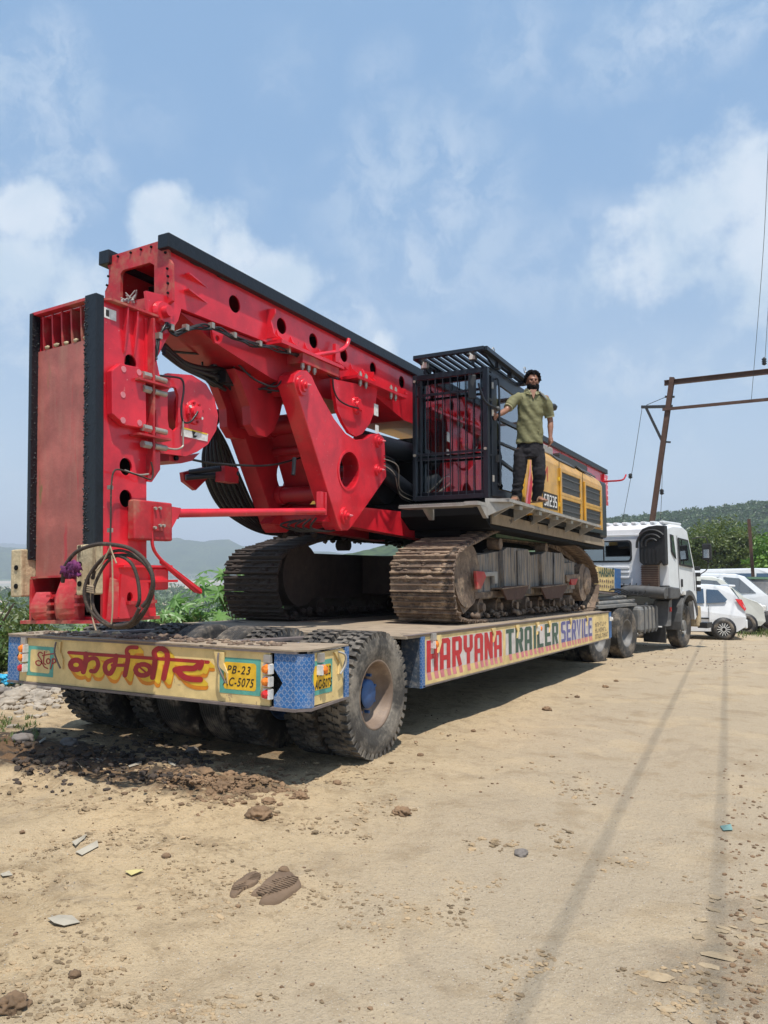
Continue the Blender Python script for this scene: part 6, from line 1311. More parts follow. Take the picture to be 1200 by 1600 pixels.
# cab shell: side outline (y forward, z up), rounded to the roof
prof = [(0.0, 1.45), (0.0, 2.55), (.03, 2.74), (.12, 2.84), (.5, 2.90), (1.15, 2.90), (1.45, 2.82), (1.62, 2.62), (1.93, 1.75), (1.98, 1.2), (1.98, .70), (1.80, .62), (1.74, .95), (1.60, 1.20), (1.28, 1.32), (.90, 1.22), (.70, 1.30)]
rings = []
for x, ins in ((-.10, 0), (-.14, .0), (-.26, .0), (-1.28, .0), (-2.30, .0), (-2.42, .0), (-2.46, 0)):
    d = 0
    ring = []
    for y, z in prof:
        edge = min(abs(x+.10), abs(x+2.46)); e = max(0, .16-edge)/.16
        zz = z-(.10*e*e if z > 2.5 else 0); yy = y-(.10*e*e if y > 1.6 else 0)+(.02*e*e if y < .02 else 0); xx = x+((.05 if x > -1 else -.05)*-1*max(0, (z-1.9))*.9 if edge < .2 else 0); ring.append(Vector((xx, yy, zz)))
    rings.append(ring)
cabt = lb(MB().loft(rings, smooth=False), 'cab', 'white_paint', bevel=.02)
for k in range(9): lb(MB().box(-.34-k*.22, -.22-k*.22, .14, 1.3, 2.86, 2.925), 'roof_rib', 'white_paint', cabt, bevel=.02)
def rplate(x0, x1, z0, z1, r, y0, y1, n=4):
    p = []
    for cx, cz, a in ((x1-r, z1-r, 0), (x0+r, z1-r, 1), (x0+r, z0+r, 2), (x1-r, z0+r, 3)):
        for k in range(n): t = (a+k/(n-1))*math.pi/2; p.append((cx+r*math.cos(t), y0, cz+r*math.sin(t)))
    return MB().prism(p, (0, y1-y0, 0))
wf = lb(rplate(-2.13, -.93, 1.99, 2.50, .09, -.012, -.002), 'rear_window', 'black_plastic', cabt); lb(rplate(-2.09, -.97, 2.03, 2.46, .07, -.020, -.013), 'pane', 'car_glass', wf); lb(MB().box(-1.62, -1.59, -.028, -.021, 2.03, 2.46), 'divider', 'black_plastic', wf)
for z in (1.86, 1.76, 1.64): lb(rplate(-2.1, -1.0, z-.03, z+.03, .028, -.03, -.001), 'pressed_rib', 'white_paint', cabt, bevel=.01)
lb(MB().box(-2.44, -.12, -.02, -.001, 2.60, 2.63), 'pressed_rib', 'white_paint', cabt, bevel=.006)
lb(MB().box(-2.4, -.95, -.02, .3, 1.25, 1.44), 'lower_void', 'frame_black')
# side windows
sx = -.072
def sp(lst, dx, m, name, par=cabt, x0=None):
    x0 = -.096 if x0 is None else x0
    return lb(MB().prism([(x0-max(0, z-1.9)*.045, y, z) for y, z in lst], (dx, 0, 0)), name, m, par)
sp([(.22, 2.62), (.42, 2.60), (.50, 2.05), (.22, 2.22)], .012, 'black_plastic', 'quarter_window'); sp([(.72, 2.56), (1.42, 2.52), (1.66, 1.86), (.72, 1.92)], .012, 'black_plastic', 'door_window')
sp([(.25, 2.59), (.39, 2.57), (.46, 2.10), (.25, 2.25)], .02, 'dark_glass', 'pane'); sp([(.76, 2.52), (1.39, 2.48), (1.60, 1.90), (.76, 1.96)], .02, 'dark_glass', 'pane')
for y in (.66, 1.72): sp([(y, 2.6 if y < 1 else 1.8), (y+.012, 2.6 if y < 1 else 1.8), (y+.012, 1.32), (y, 1.32)], .006, 'grey_plastic', 'door_gap')
sp([(.78, 1.60), (.83, 1.60), (.83, 1.42), (.78, 1.42)], .03, 'black_plastic', 'door_handle')
lb(MB().prism([(-2.3, 1.68, 2.55), (-.26, 1.68, 2.55), (-.2, 1.95, 1.8), (-2.36, 1.95, 1.8)], (0, .01, .01)), 'windscreen', 'dark_glass', cabt)
lb(MB().box(-2.42, -.12, 1.92, 2.0, 1.2, 1.7), 'front_grille', 'black_plastic', cabt); lb(MB().box(-2.5, -.05, 1.85, 2.05, .45, .95), 'bumper', 'cream_pad', cabt, bevel=.04)
for z in (1.85, 1.7, 1.5, 1.35): lb(MB().box(-.12, -.02, 1.86, 1.99, z-.05, z+.05), 'side_deflector', 'black_plastic', cabt, bevel=.01)
# mirrors
mr = lb(MB().tube(spline([(-.12, 1.72, 2.56), (.12, 1.80, 2.60), (.20, 1.84, 2.5), (.20, 1.84, 1.9), (.05, 1.8, 1.72), (-.08, 1.85, 1.66)], 5), .012, 6), 'mirror_arm', 'black_plastic'); lb(MB().box(.08, .29, 1.80, 1.88, 2.06, 2.44), 'mirror', 'black_plastic', bevel=.02); lb(MB().box(.12, .25, 1.795, 1.80, 2.10, 2.30), 'mirror_glass', 'chrome')
# snorkel air intake on the back corner
sn = [(-.10, 2.80), (-.10, 1.93), (-.17, 1.90), (-.22, 2.02), (-.30, 1.92), (-.62, 1.92), (-.70, 2.0), (-.78, 2.12), (-.76, 2.26), (-.82, 2.36), (-.78, 2.52), (-.72, 2.64), (-.62, 2.74), (-.48, 2.79), (-.3, 2.81)]
ob = lb(MB().prism([(x, -.17, z) for x, z in [(max(x, -.70) if x < -.5 else x, z) for x, z in sn]], (0, .165, 0)), 'snorkel_intake', 'black_plastic', bevel=.02)
for r in (.14, .24, .34): lb(MB().tube([(-.40+r*math.cos(t), -.185, 2.36+r*math.sin(t)) for t in [math.pi*(.5+k/14*.55) for k in range(-7, 15)]], .030, 6), 'intake_rib', 'black_plastic', ob)
for k in range(5): lb(MB().box(-.66+k*.09, -.62+k*.09, -.19, -.165, 1.96, 2.28), 'intake_rib', 'black_plastic', ob)
bt = lb(MB().box(-.68, -.30, -.11, -.005, 1.43, 1.92), 'intake_duct', 'rim_brown')
for k in range(9): lb(MB().box(-.69, -.29, -.125, -.111, 1.46+k*.05, 1.48+k*.05), 'duct_rib', 'rust', bt)
lb(MB().tube(spline([(-.10, -.22, 1.30), (-.5, -.22, 1.33), (-.95, -.22, 1.33), (-1.15, -.2, 1.22), (-1.2, -.2, .95)], 6), .125, 14), 'air_pipe', 'grey_plastic')
lb(MB().box(-.5, -.1, -.3, -.05, 1.2, 1.42), 'air_box', 'grey_plastic', bevel=.03)
# fenders, steps, tanks and frame
fe = []
for k in range(13): a = math.pi*(-.08+k/12*1.02); fe.append((1.28-.64*math.cos(a), .62+.72*math.sin(a)))
fi = [(1.28-.56*math.cos(math.pi*(-.08+k/12*1.02)), .60+.62*math.sin(math.pi*(-.08+k/12*1.02))) for k in range(13)]
lb(MB().prism([(-.07, y, z) for y, z in fe+fi[::-1]], (-.45, 0, 0)), 'wheel_arch', 'grey_plastic', bevel=.01)
lb(MB().prism([(-.06, .0, 1.16), (-.06, .0, 1.44), (-.06, .62, 1.40), (-.06, .66, 1.24), (-.06, .5, 1.16)], (-.5, 0, 0)), 'fender', 'grey_plastic', bevel=.03)
lb(MB().obox((-.07, .9, 1.28), (.04, .12, .08)), 'side_lamp', 'white_plastic')
lb(MB().prism([(-.22, .14, .55), (-.22, .30, 1.10), (-.22, .50, 1.15), (-.22, .40, .55)], (-.35, 0, 0)), 'front_mudguard', 'rim_grey'); lb(MB().box(-.75, -.25, .1, .16, .18, .52), 'mudflap', 'black_plastic')
lb(MB().obox((-.205, .36, .92), (.02, .08, .1)), 'reflector', 'lens_red')
tk = lb(MB().box(-.98, -.36, -1.05, .05, .46, 1.02), 'fuel_tank', 'tank_grey', bevel=.07)
for y in (-.85, -.62, -.4, -.18): lb(MB().box(-.99, -.345, y-.02, y+.02, .45, 1.03), 'tank_strap', 'grey_plastic', tk, bevel=.005)
lb(MB().cyl((-.6, -.1, 1.02), (-.6, -.1, 1.08), .05, n=12), 'tank_cap', 'grey_steel', tk)
for x in (-1.75, -.9): lb(MB().box(x-.04, x+.04, -4.2, 1.6, .75, 1.0), 'chassis_rail', 'tank_grey')
lb(MB().box(-1.8, -.8, -2.6, -1.6, 1.0, 1.12), 'fifth_wheel', 'tank_grey', bevel=.03)
for x, z in ((-.75, 1.12), (-.95, 1.2), (-1.3, 1.15)): lb(MB().cyl((x, -2.4, z), (x+.02, -.5, z), .05, n=10), 'air_tank', 'tank_grey')
lb(MB().box(-1.3, -.5, -2.9, -.9, 1.04, 1.09), 'rear_mudguard', 'tank_grey')
lb(MB().box(-.10, .12, 1.9, 2.3, .42, .55), 'bumper_step', 'black_plastic')
for k in range(6): lb(MB().tube(spline([(-.5-.15*k, -.1, 1.5), (-.55-.1*k, -.6, 1.25), (-.8-.1*k, -1.2, 1.4), (-1.1, -1.9, 1.25)], 5), .014, 5), 'air_line', 'hose_black')
for x, y, ty, rm in ((-.34, 1.27, 'tyre_rib_dusty', 'rim_grey'), (-.47, -1.83, 'tyre_rib_dusty', 'rim_grey'), (-.50, -3.12, 'tyre_rib_dusty', 'rim_grey'), (-.82, -1.83, 'tyre_rib', 'rim_grey'), (-.85, -3.12, 'tyre_rib', 'rim_grey'), (-2.05, 1.29, 'tyre_rib', 'rim_grey'), (-1.75, -1.83, 'tyre_rib', 'rim_grey'), (-2.1, -1.83, 'tyre_rib', 'rim_grey'), (-2.1, -3.12, 'tyre_rib', 'rim_grey'), (-1.75, -3.12, 'tyre_rib', 'rim_grey')):
    front = y > 0 and x > -1
    w_ = bpy.data.objects.new('wheel', None); COL.objects.link(w_); w_.parent = TU; w_.location = (x, y, .51); w_.empty_display_size = .1
    if x < -1.3: w_.rotation_euler = (0, 0, math.pi)
    inst('tyre', ME[ty], w_)
    if front:
        mb = MB(); mb.lathe([(.29, .11), (.26, .06), (.24, -.02), (.20, .03), (.13, .07), (.12, .14), (.001, .15)], (0, 0, 0), (1, 0, 0), 28, smooth=False)
        mb.build('rim', 'tank_grey', w_, local=True)
        for k in range(10): a = k*.628; MB().cyl((.04, .19*math.cos(a), .19*math.sin(a)), (.085, .19*math.cos(a), .19*math.sin(a)), .018, n=6).build('wheel_nut', 'bolt_steel', w_, local=True)
    else: inst('rim', ME[rm], w_)
# ============================================================ parked cars: local x forward, y to the car's left, z up
def car(name, label, loc, ang, prof, w, belt, wheels, wr, paint, side_win, ws=None, rw=None, lights=(), extra=None, group='white vehicles parked by the roadside', tumble=.28, spokes=True, cat='car'):
    T = thing(name, label, cat, loc, ang, group); hw = w/2
    def hwz(z): return hw-max(0, z-belt)*tumble-max(0, .45-z)*.12
    rings = []
    for f in (-1, -.93, -.6, 0, .6, .93, 1):
        rings.append([Vector((x*(1-.02*abs(f)**4), f*hwz(z), z-(.035*abs(f)**6 if z > belt+.2 else 0))) for x, z in prof])
    b = MB().loft(rings, smooth=False).build('body', paint, T, local=True, bevel=.03)
    for s in (-1, 1):
        for k, pl in enumerate(side_win):
            o = MB().prism([(x, s*(hwz(z)+.004), z) for x, z in pl], (0, s*.008, 0)).build('side_window', 'dark_glass', T, local=True)
        for wx in wheels:
            MB().lathe([(.001, 0), (wr*1.16, 0), (wr*1.16, -.06)], (wx, s*(hwz(.4)+.006), wr*1.03), (0, s, 0), 24).build('wheel_arch', 'black_plastic', T, local=True)
            we = bpy.data.objects.new('wheel', None); COL.objects.link(we); we.parent = T; we.location = (wx, s*(hw-.08), wr); we.rotation_euler = (0, 0, s*math.pi/2); we.empty_display_size = .1
            t_ = MB().lathe([(wr*.64, .085), (wr*.80, .10), (wr*.95, .085), (wr, .05), (wr, -.08), (wr*.64, -.08)], (0, 0, 0), (1, 0, 0), 26); t_.build('tyre', 'rubber', we, local=True)
            h_ = MB(); h_.lathe([(wr*.64, .08), (wr*.60, .055), (wr*.2, .05), (wr*.16, .085), (.001, .09)], (0, 0, 0), (1, 0, 0), 22, smooth=False)
            h_.build('rim', 'frame_black' if spokes else 'rim_grey', we, local=True)
            if spokes:
                for q in range(14): a = q*math.pi/7; MB().beam((.075, .03*math.cos(a), .03*math.sin(a)), (.075, wr*.62*math.cos(a), wr*.62*math.sin(a)), .016, .012, (1, 0, 0)).build('spoke', 'white_plastic', we, local=True)
    if ws: MB().q([(a, s*(hwz(c)-.07)*1.0, c) for a, c, s in ((ws[0][0], ws[0][1], -1), (ws[0][0], ws[0][1], 1), (ws[1][0], ws[1][1], 1), (ws[1][0], ws[1][1], -1))], [(0, 1, 2, 3)]).build('windscreen', 'car_glass', T, local=True)
    if rw: MB().q([(a, s*(hwz(c)-.10), c) for a, c, s in ((rw[0][0], rw[0][1], -1), (rw[0][0], rw[0][1], 1), (rw[1][0], rw[1][1], 1), (rw[1][0], rw[1][1], -1))], [(0, 1, 2, 3)]).build('rear_window', 'dark_glass', T, local=True)
    for nm, m, poly, dx in lights:
        for s in (-1, 1): MB().prism([(x, s*(hwz(z)+.003+o), z) for x, z, o in poly], (dx, s*.012, 0)).build(nm, m, T, local=True)
    if extra: extra(T, hwz)
    return T
hp = [(-1.70, .35), (-1.74, .62), (-1.70, .92), (-1.52, 1.22), (-1.36, 1.46), (-.9, 1.51), (-.2, 1.52), (.25, 1.46), (.95, .98), (1.55, .86), (1.75, .70), (1.76, .35), (1.6, .22), (-1.5, .22)]
def hx_extra(T, hwz):
    for s in (-1, 1):
        MB().box(-.75, .15, s*(hwz(.6)+.002), s*(hwz(.6)+.02), .56, .60).build('door_moulding', 'black_plastic', T, local=True)
        MB().obox((-.45, s*(hwz(.86)+.01), .86), (.16, .03, .03)).build('door_handle', 'rim_grey', T, local=True)
        for x in (-.75, .15): MB().box(x, x+.01, s*(hwz(.6)+.0), s*(hwz(.6)+.006), .35, .95).build('door_gap', 'grey_plastic', T, local=True)
    MB().box(-1.50, -1.32, -.55, .55, 1.44, 1.50).build('rear_spoiler', 'white_paint', T, local=True, bevel=.02); MB().box(-1.775, -1.70, -.6, .6, .30, .55).build('rear_bumper', 'white_paint', T, local=True, bevel=.03)
def gpos(px, py):
    z = 0
    for _ in range(20): p = on(px, py, Z=z); z = ground_z(0, p.y)
    return p
wp_ = gpos(1131, 999); ang = R_(196); fx, fy = math.cos(ang), math.sin(ang)
nx, ny = -fy, fx                              # car's left
cx, cy = wp_.x+1.12*fx-ny*0, wp_.y+1.12*fy
side_ = .72; cx -= nx*(-side_); cy -= ny*(-side_)
# the wheel in view is on the car's left or right flank, whichever faces the road user
cx, cy = wp_.x+1.12*fx-nx*side_, wp_.y+1.12*fy-ny*side_
if (cx*cx+cy*cy) < (wp_.x**2+wp_.y**2): cx, cy = wp_.x+1.12*fx+nx*side_, wp_.y+1.12*fy+ny*side_
car('hatchback_car', 'white hatchback with red tail lamp, parked right beside the truck cab', (cx, cy, ground_z(0, cy)), ang, hp, 1.54, .92, (-1.12, 1.18), .28, 'white_paint',
    [[(-1.02, 1.36), (-.72, 1.38), (-.70, .99), (-1.18, 1.02), (-1.24, 1.10)], [(-.64, 1.39), (-.02, 1.40), (.05, .98), (-.64, .99)], [(.04, 1.39), (.30, 1.34), (.72, .98), (.10, .98)]], ((.30, 1.45), (.92, 1.0)), ((-1.42, 1.40), (-1.60, 1.08)),
    [('tail_light', 'lens_red', [(-1.60, 1.10, 0), (-1.44, 1.12, .01), (-1.52, .98, .01), (-1.66, .80, 0), (-1.70, .84, -.02)], -.012)], hx_extra)
vp = [(-1.85, .42), (-1.88, 1.0), (-1.80, 1.60), (-1.65, 1.76), (-.8, 1.80), (.35, 1.78), (.62, 1.70), (1.25, 1.12), (1.62, .98), (1.78, .82), (1.84, .40), (1.7, .26), (-1.7, .26)]
def van_extra(T, hwz):
    MB().box(1.74, 1.88, -.72, .72, .30, .62).build('front_bumper', 'black_plastic', T, local=True, bevel=.04); MB().box(1.80, 1.86, -.40, .40, .70, .84).build('front_grille', 'black_plastic', T, local=True); MB().box(1.885, 1.895, -.22, .22, .36, .48).build('number_plate', 'white_plastic', T, local=True)
    for s in (-1, 1):
        o = MB().obox((1.76, s*.58, .80), (.14, .26, .18)).build('headlight', 'white_plastic', T, local=True, bevel=.03); MB().obox((1.835, s*.58, .80), (.01, .2, .13)).build('lens', 'car_glass', o, local=True)
        for x in (-.55, .40): MB().box(x, x+.012, s*(hwz(.6)), s*(hwz(.6)+.006), .4, 1.08).build('door_gap', 'grey_plastic', T, local=True)
        MB().obox((-.4, s*(hwz(1.0)+.01), 1.0), (.16, .03, .03)).build('door_handle', 'black_plastic', T, local=True)
vwin = [[(-1.62, 1.62), (-1.0, 1.66), (-1.0, 1.18), (-1.66, 1.18)], [(-.85, 1.66), (-.15, 1.68), (-.15, 1.18), (-.85, 1.18)], [(-.0, 1.68), (.45, 1.64), (.92, 1.18), (-.0, 1.18)]]
def van(px, py, ang, label, paint, wheel_x=1.25, s=1.0, side=.68):
    p = gpos(px, py); a = R_(ang); fx, fy = math.cos(a), math.sin(a); best = None
    for sg in (-1, 1):
        c = (p.x-wheel_x*fx-fy*side*sg, p.y-wheel_x*fy+fx*side*sg)
        if best is None or c[0]**2+c[1]**2 > best[0]**2+best[1]**2: best = c
    T = car('parked_van', label, (best[0], best[1], ground_z(0, best[1])), a, vp, 1.48, 1.0, (-1.1, 1.25), .29, paint, vwin, ((.66, 1.69), (1.24, 1.15)), ((-1.76, 1.66), (-1.86, 1.15)), (), van_extra, tumble=.2, spokes=False, cat='van'); T.scale = (s, s, s); return T
van(1166, 990, 8, 'pale grey white van with black front bumper, just behind the hatchback', 'van_paint')
van(1198, 986, 6, 'white van with sloping windscreen, second one behind the hatchback', 'white_paint', s=1.06)
bp_ = [(-2.6, .5), (-2.65, 1.2), (-2.6, 2.05), (-2.4, 2.2), (0, 2.25), (1.6, 2.22), (1.9, 2.1), (2.35, 1.35), (2.65, 1.2), (2.7, .5), (2.5, .35), (-2.4, .35)]
p = gpos(1205, 975); car('minibus', 'white minibus with a long row of dark windows at the back of the parked vehicles', (p.x-.6, p.y+3.0, ground_z(0, p.y+3)), R_(2), bp_, 1.9, 1.35, (-1.6, 1.8), .34, 'white_paint', [[(-2.4, 2.0), (-1.3, 2.02), (-1.3, 1.42), (-2.4, 1.42)], [(-1.2, 2.02), (-.1, 2.03), (-.1, 1.42), (-1.2, 1.42)], [(0, 2.03), (1.0, 2.02), (1.0, 1.42), (0, 1.42)], [(1.1, 2.02), (1.7, 2.0), (2.1, 1.42), (1.1, 1.42)]], ((1.95, 2.08), (2.33, 1.4)), None, (), None, cat='minibus', spokes=False)
# grey three-wheeler at the right edge
p = gpos(1207, 984); TH = thing('auto_rickshaw', 'grey three wheeler with dark canopy at the right edge of the photo', 'three wheeler', (p.x, p.y+1.2, ground_z(0, p.y+1)), R_(150))
lb(MB().prism([(-.62, -1.1, .3), (-.62, .6, .3), (-.62, 1.15, .5), (-.62, 1.05, 1.0), (-.62, .75, 1.1), (-.62, .7, .5), (-.62, -.1, .45), (-.62, -.2, 1.0), (-.62, -1.1, 1.0)], (1.24, 0, 0)), 'body', 'rim_grey', TH, bevel=.04)
lb(MB().prism([(-.58, .95, 1.05), (.58, .95, 1.05), (.52, .62, 1.70), (-.52, .62, 1.70)], (0, .02, 0)), 'windscreen', 'rim_grey', TH); lb(MB().prism([(-.62, -1.12, 1.65), (-.62, .7, 1.72), (-.62, .55, 1.80), (-.62, -1.0, 1.78)], (1.24, 0, 0)), 'canopy', 'fuel_green', TH, bevel=.03)
lb(MB().box(-.6, .6, -1.12, -1.08, 1.0, 1.66), 'rear_curtain', 'black_plastic', TH)
for x, y in ((0, 1.0), (-.5, -.8), (.5, -.8)): lb(MB().cyl((x-.06, y, .22), (x+.06, y, .22), .22, n=20), 'wheel', 'rubber', TH)
# ============================================================ rusty power line portal over the road
PY = 29.2; Pp = lambda a, b: on(a, b, Y=PY)
top = Pp(1050.5, 590); low = Pp(1019, 815); d = (low-top)/(low.z-top.z); base = top+d*(-.7-top.z)
GT = thing('power_line_portal', 'rusty steel portal frame standing behind the truck and reaching across the road', 'pylon', (base.x, base.y, base.z))
def ibeam(a, b, w, h, t=.012, upv=(0, 1, 0)):
    mb = MB(); a, b = Vector(a), Vector(b); D = (b-a).normalized(); s = D.cross(Vector(upv)).normalized(); u = s.cross(D); mb.beam(a, b, t*1.5, h-.02, upv)
    for k in (-1, 1): mb.beam(a+u*(h/2*k), b+u*(h/2*k), w, t*1.5, upv)
    return mb
ibeam(base, top, .17, .19).build('pole', 'rust', GT)
zb_ = Pp(1052, 597).z; zl_ = Pp(1044, 640).z
ibeam((top.x-.28, PY, zb_), (4.2, PY, zb_), .14, .16, upv=(0, 0, 1)).build('top_beam', 'rust', GT)
MB().beam((Pp(1036, 643).x, PY-.12, zl_), (4.2, PY-.12, zl_), .09, .10).build('lower_beam', 'rust', GT)
ibeam((4.6, PY, -.6), (4.1, PY, zb_+.1), .22, .22).build('pole', 'rust', GT)
MB().beam(Pp(1002, 636), Pp(1051, 635), .10, .10).build('bracket_arm', 'wire', GT); MB().beam(Pp(1010, 638), Pp(1035, 690), .09, .09, (0, 1, 0)).build('brace', 'wire', GT)
MB().beam(Pp(1034, 690), Pp(1048, 691), .06, .06).build('bracket_arm', 'wire', GT); MB().beam(Pp(1039, 620), Pp(1054, 620), .07, .07).build('bracket_arm', 'wire', GT); MB().tube([Pp(1010, 633), Pp(1041, 620)], .012, 5).build('stay', 'wire', GT)
# wires: two run overhead towards the viewer, two drop from the bracket
def wire(name, label, pts, r, ins=None):
    o = MB().tube(pts, r, 5).build(name, 'wire'); tag(o, label, 'wire', 'power line wires'); return o
def insul(p, label, h=.22):
    mb = MB(); mb.lathe([(.02, -h/2)]+[(q, -h/2+h*(i+.5)/8) for i, q in enumerate((.05, .085, .05, .09, .05, .085, .05, .02))], p, (0, 0, 1), 14); o = mb.build('insulator', 'black_plastic'); tag(o, label, 'insulator', 'insulators on the power line'); return o
a = Pp(1174, 625); b = on(1192, 400, Y=26); e = on(1201, 225, Y=22); wire('power_wire', 'thin dark wire rising steeply from the lower beam of the rusty portal', spline([a, b, e, e+(e-b)*1.6], 10), .008)
a2 = Pp(1195, 566); e2 = on(1203, 440, Y=27); wire('power_wire', 'thin dark wire rising from the top beam insulator at the right edge', spline([a2, e2, e2+(e2-a2)*2], 8), .008)
for (g0, g1), hgt, lb_ in ((((-.97, 2.71), (-1.9, 14.9)), 8.4, 'left of the two power wires strung overhead along the road'), (((-.41, 3.47), (-1.12, 12.5)), 8.4, 'right of the two power wires strung overhead along the road')):
    k_ = -SUN_DIR.x/-SUN_DIR.z*hgt; ky = SUN_DIR.y/-SUN_DIR.z*hgt; A0 = Vector((g0[0]+k_, g0[1]-ky, hgt)); A1 = Vector((g1[0]+k_, g1[1]-ky, hgt)); D_ = (A1-A0)/(A1.y-A0.y)
    wire('power_wire', lb_, [A0+D_*(y-A0.y)+Vector((0, 0, .0006*(y-5)**2-.1)) for y in range(-20, 30, 2)], .0095)
insul(Pp(1194, 565)+Vector((0, 0, .02)), 'dark ribbed insulator on top of the portal beam at the right edge', .3)
c = Pp(1003, 639); f = on(973, 812, Y=31.5); wire('power_wire', 'thin wire dropping left from the portal bracket behind the yellow engine house', [c, c.lerp(f, .5)+Vector((.03, 0, -.05)), f], .010); insul(c.lerp(f, .585), 'small dark insulator hanging in the left wire below the bracket', .22)
c = Pp(1036, 700); f = on(1031, 835, Y=29.6); wire('power_wire', 'thin wire hanging just right of the rusty pole', [c, on(1034, 768, Y=29.4), f], .009); insul(on(1034, 768, Y=29.4), 'small dark insulator just right of the rusty pole', .24)
p0, p1 = on(1170, 811, Y=31), on(1180, 945, Y=31); PO = MB().beam(p1, p0, .11, .10, (0, 1, 0)).build('rusty_post', 'rust'); tag(PO, 'thin rusty post standing among the parked vans, before the trees', 'post')
# ============================================================ cable coil and cloth hanging on the mast foot
rn = random.Random(9)
cc = on(192, 918, Y=3.76); loops = MB()
u_ = Vector((math.cos(R_(12)), math.sin(R_(12)), 0)); 
ob_ = thing('wire_rope_coil', 'muddy steel rope coil tied up at the foot of the red mast', 'rope coil', cc)
for k in range(2):
    rx, rz = .235+.02*k*rn.uniform(-.6, 1), .245+.015*k; off_ = Vector((rn.uniform(-.02, .03), -.02*k, rn.uniform(-.03, .01)))
    pts_ = [cc+off_+u_*(rx*math.cos(t))*(1+.06*math.sin(2*t+k))+Vector((0, 0, rz*math.sin(t)))+Vector((0, .01*math.sin(3*t+k), 0)) for t in [2*math.pi*q/40 for q in range(40)]]
    MB().tube(pts_, .011, 8, closed=True).build('rope_turn', 'cable_mud', ob_)
for lst, r in ((((98, 910), (102, 885), (120, 862), (150, 851), (175, 851), (205, 858), (230, 880), (239, 908), (232, 935), (222, 948)), .014), (((145, 905), (150, 885), (165, 872), (185, 868), (205, 880), (215, 905), (218, 935), (214, 948)), .012), (((135, 905), (140, 940), (155, 968), (180, 978), (205, 972), (218, 950)), .013), (((140, 900), (133, 925), (140, 955)), .018)):
    MB().tube(spline([on(a, b, Y=3.72+.02*rn.random()) for a, b in lst], 6), r, 8).build('rope_turn', 'cable_mud', ob_)
for lst in (((172, 853), (176, 865), (182, 880)), ((132, 915), (138, 922), (146, 916)), ((141, 900), (144, 960), (150, 985)), ((175, 868), (176, 900), (176, 950), (174, 975)), ((172, 856), (160, 880), (150, 892))): MB().tube(spline([on(a, b, Y=3.70) for a, b in lst], 5), .006, 5).build('tie_string', 'rope', ob_)
for k in range(4): MB().tube([on(136, 915+k*3, Y=3.69), on(146, 917+k*3, Y=3.685)], .007, 5).build('tie_string', 'rope', ob_)
mb = MB()
for k in range(16): mb.blob(on(rn.uniform(97, 122), rn.uniform(884, 898), Y=3.72), rn.uniform(.018, .036), 2, .8, 3, k, (1, .6, 1))
tag(mb.build('cloth_rag', 'purple_cloth'), 'crumpled purple rag tied to the rope at the mast foot', 'rag')
# packing stones and dirt under the mast foot
for px, py, r, lbl in ((150, 988, .05, 'flat pale stone on the trailer edge under the rope coil'), (182, 989, .035, 'small pale stone beside it, right of the rope coil on the trailer edge')):
    q = on(px, py, Z=1.03); q = Vector((q.x, max(4.66, min(4.9, q.y)), 1.02)); tag(MB().blob(q, r, 2, .25, 1.5, px, (1.5, 1, .7)).build('stone', 'cream_pad'), lbl, 'stone')
for lst in (((60, 990), (110, 986), (170, 992)), ((90, 993), (150, 997), (190, 990)),):
    pass
# ============================================================ loose stones, clods and litter on the ground
def gp(px, py):
    p = on(px, py, Z=0)
    for _ in range(6): p = on(px, py, Z=ground_z(p.x, p.y)+relief(p.x, p.y)*1.0)
    return p
mat('clod_dark', (.055, .040, .030), .95, bump=1, bscale=30, var=.25); mat('soil_crumb', (.30, .215, .125), .95, var=.35); mat('flake', (.33, .25, .155), .95, bump=1, bscale=30, var=.2); mat('clod', (.20, .125, .07), .95, bump=1, bscale=30, var=.25); mat('stone_pale', (.33, .28, .22), .85, bump=.5, var=.2); mat('stone_dark', (.15, .13, .115), .85, bump=.5, var=.2); mat('blue_plastic_sheet', (.03, .33, .52), .5)
mat('paper', (.36, .32, .25), .8); mat('yellow_litter', (.45, .38, .16), .7); mat('tread_mud', (.16, .105, .065), .95, bump=.6, bscale=40); mat('green_litter', (.14, .24, .22), .7)
big = [(527, 1225, .030, 'clod'), (469, 1247, .045, 'clod'), (657, 1181, .024, 'clod'), (406, 1277, .07, 'clod'), (260, 1339, .022, 'clod'), (117, 1525, .022, 'clod'), (372, 1417, .012, 'clod'), (142, 1248, .022, 'clod'), (35, 1301, .014, 'clod'), (628, 1272, .05, 'clod'), (740, 1143, .022, 'clod'), (700, 1150, .012, 'clod'), (650, 1160, .014, 'clod'),
       (855, 1110, .045, 'clod'), (946, 1074, .035, 'clod'), (902, 1090, .03, 'clod'), (963, 1065, .03, 'clod'), (886, 1091, .018, 'clod'), (20, 1575, .05, 'clod'), (620, 1272, .03, 'clod'), (814, 1336, .035, 'stone_dark'), (345, 1235, .06, 'clod'), (380, 1230, .045, 'clod'), (300, 1175, .05, 'stone_dark'),
       (108, 1165, .075, 'stone_dark'), (35, 1160, .085, 'stone_dark'), (45, 1080, .11, 'stone_pale'), (25, 1092, .13, 'stone_pale'), (68, 1078, .10, 'stone_dark'), (10, 1102, .09, 'stone_pale'), (66, 1092, .09, 'stone_pale'), (90, 1080, .07, 'stone_pale'), (5, 1085, .10, 'stone_dark'), (330, 1245, .05, 'clod'), (290, 1195, .05, 'clod'), (360, 1215, .05, 'clod'), (320, 1212, .06, 'clod'), (420, 1255, .04, 'clod'), (300, 1208, .04, 'clod')]
where = {'clod': ('brown mud clod', 'clod of mud', 'mud clods lying on the ground'), 'stone_pale': ('pale rounded stone', 'stone', 'stones left of the trailer'), 'stone_dark': ('grey brown stone', 'stone', 'stones left of the trailer')}
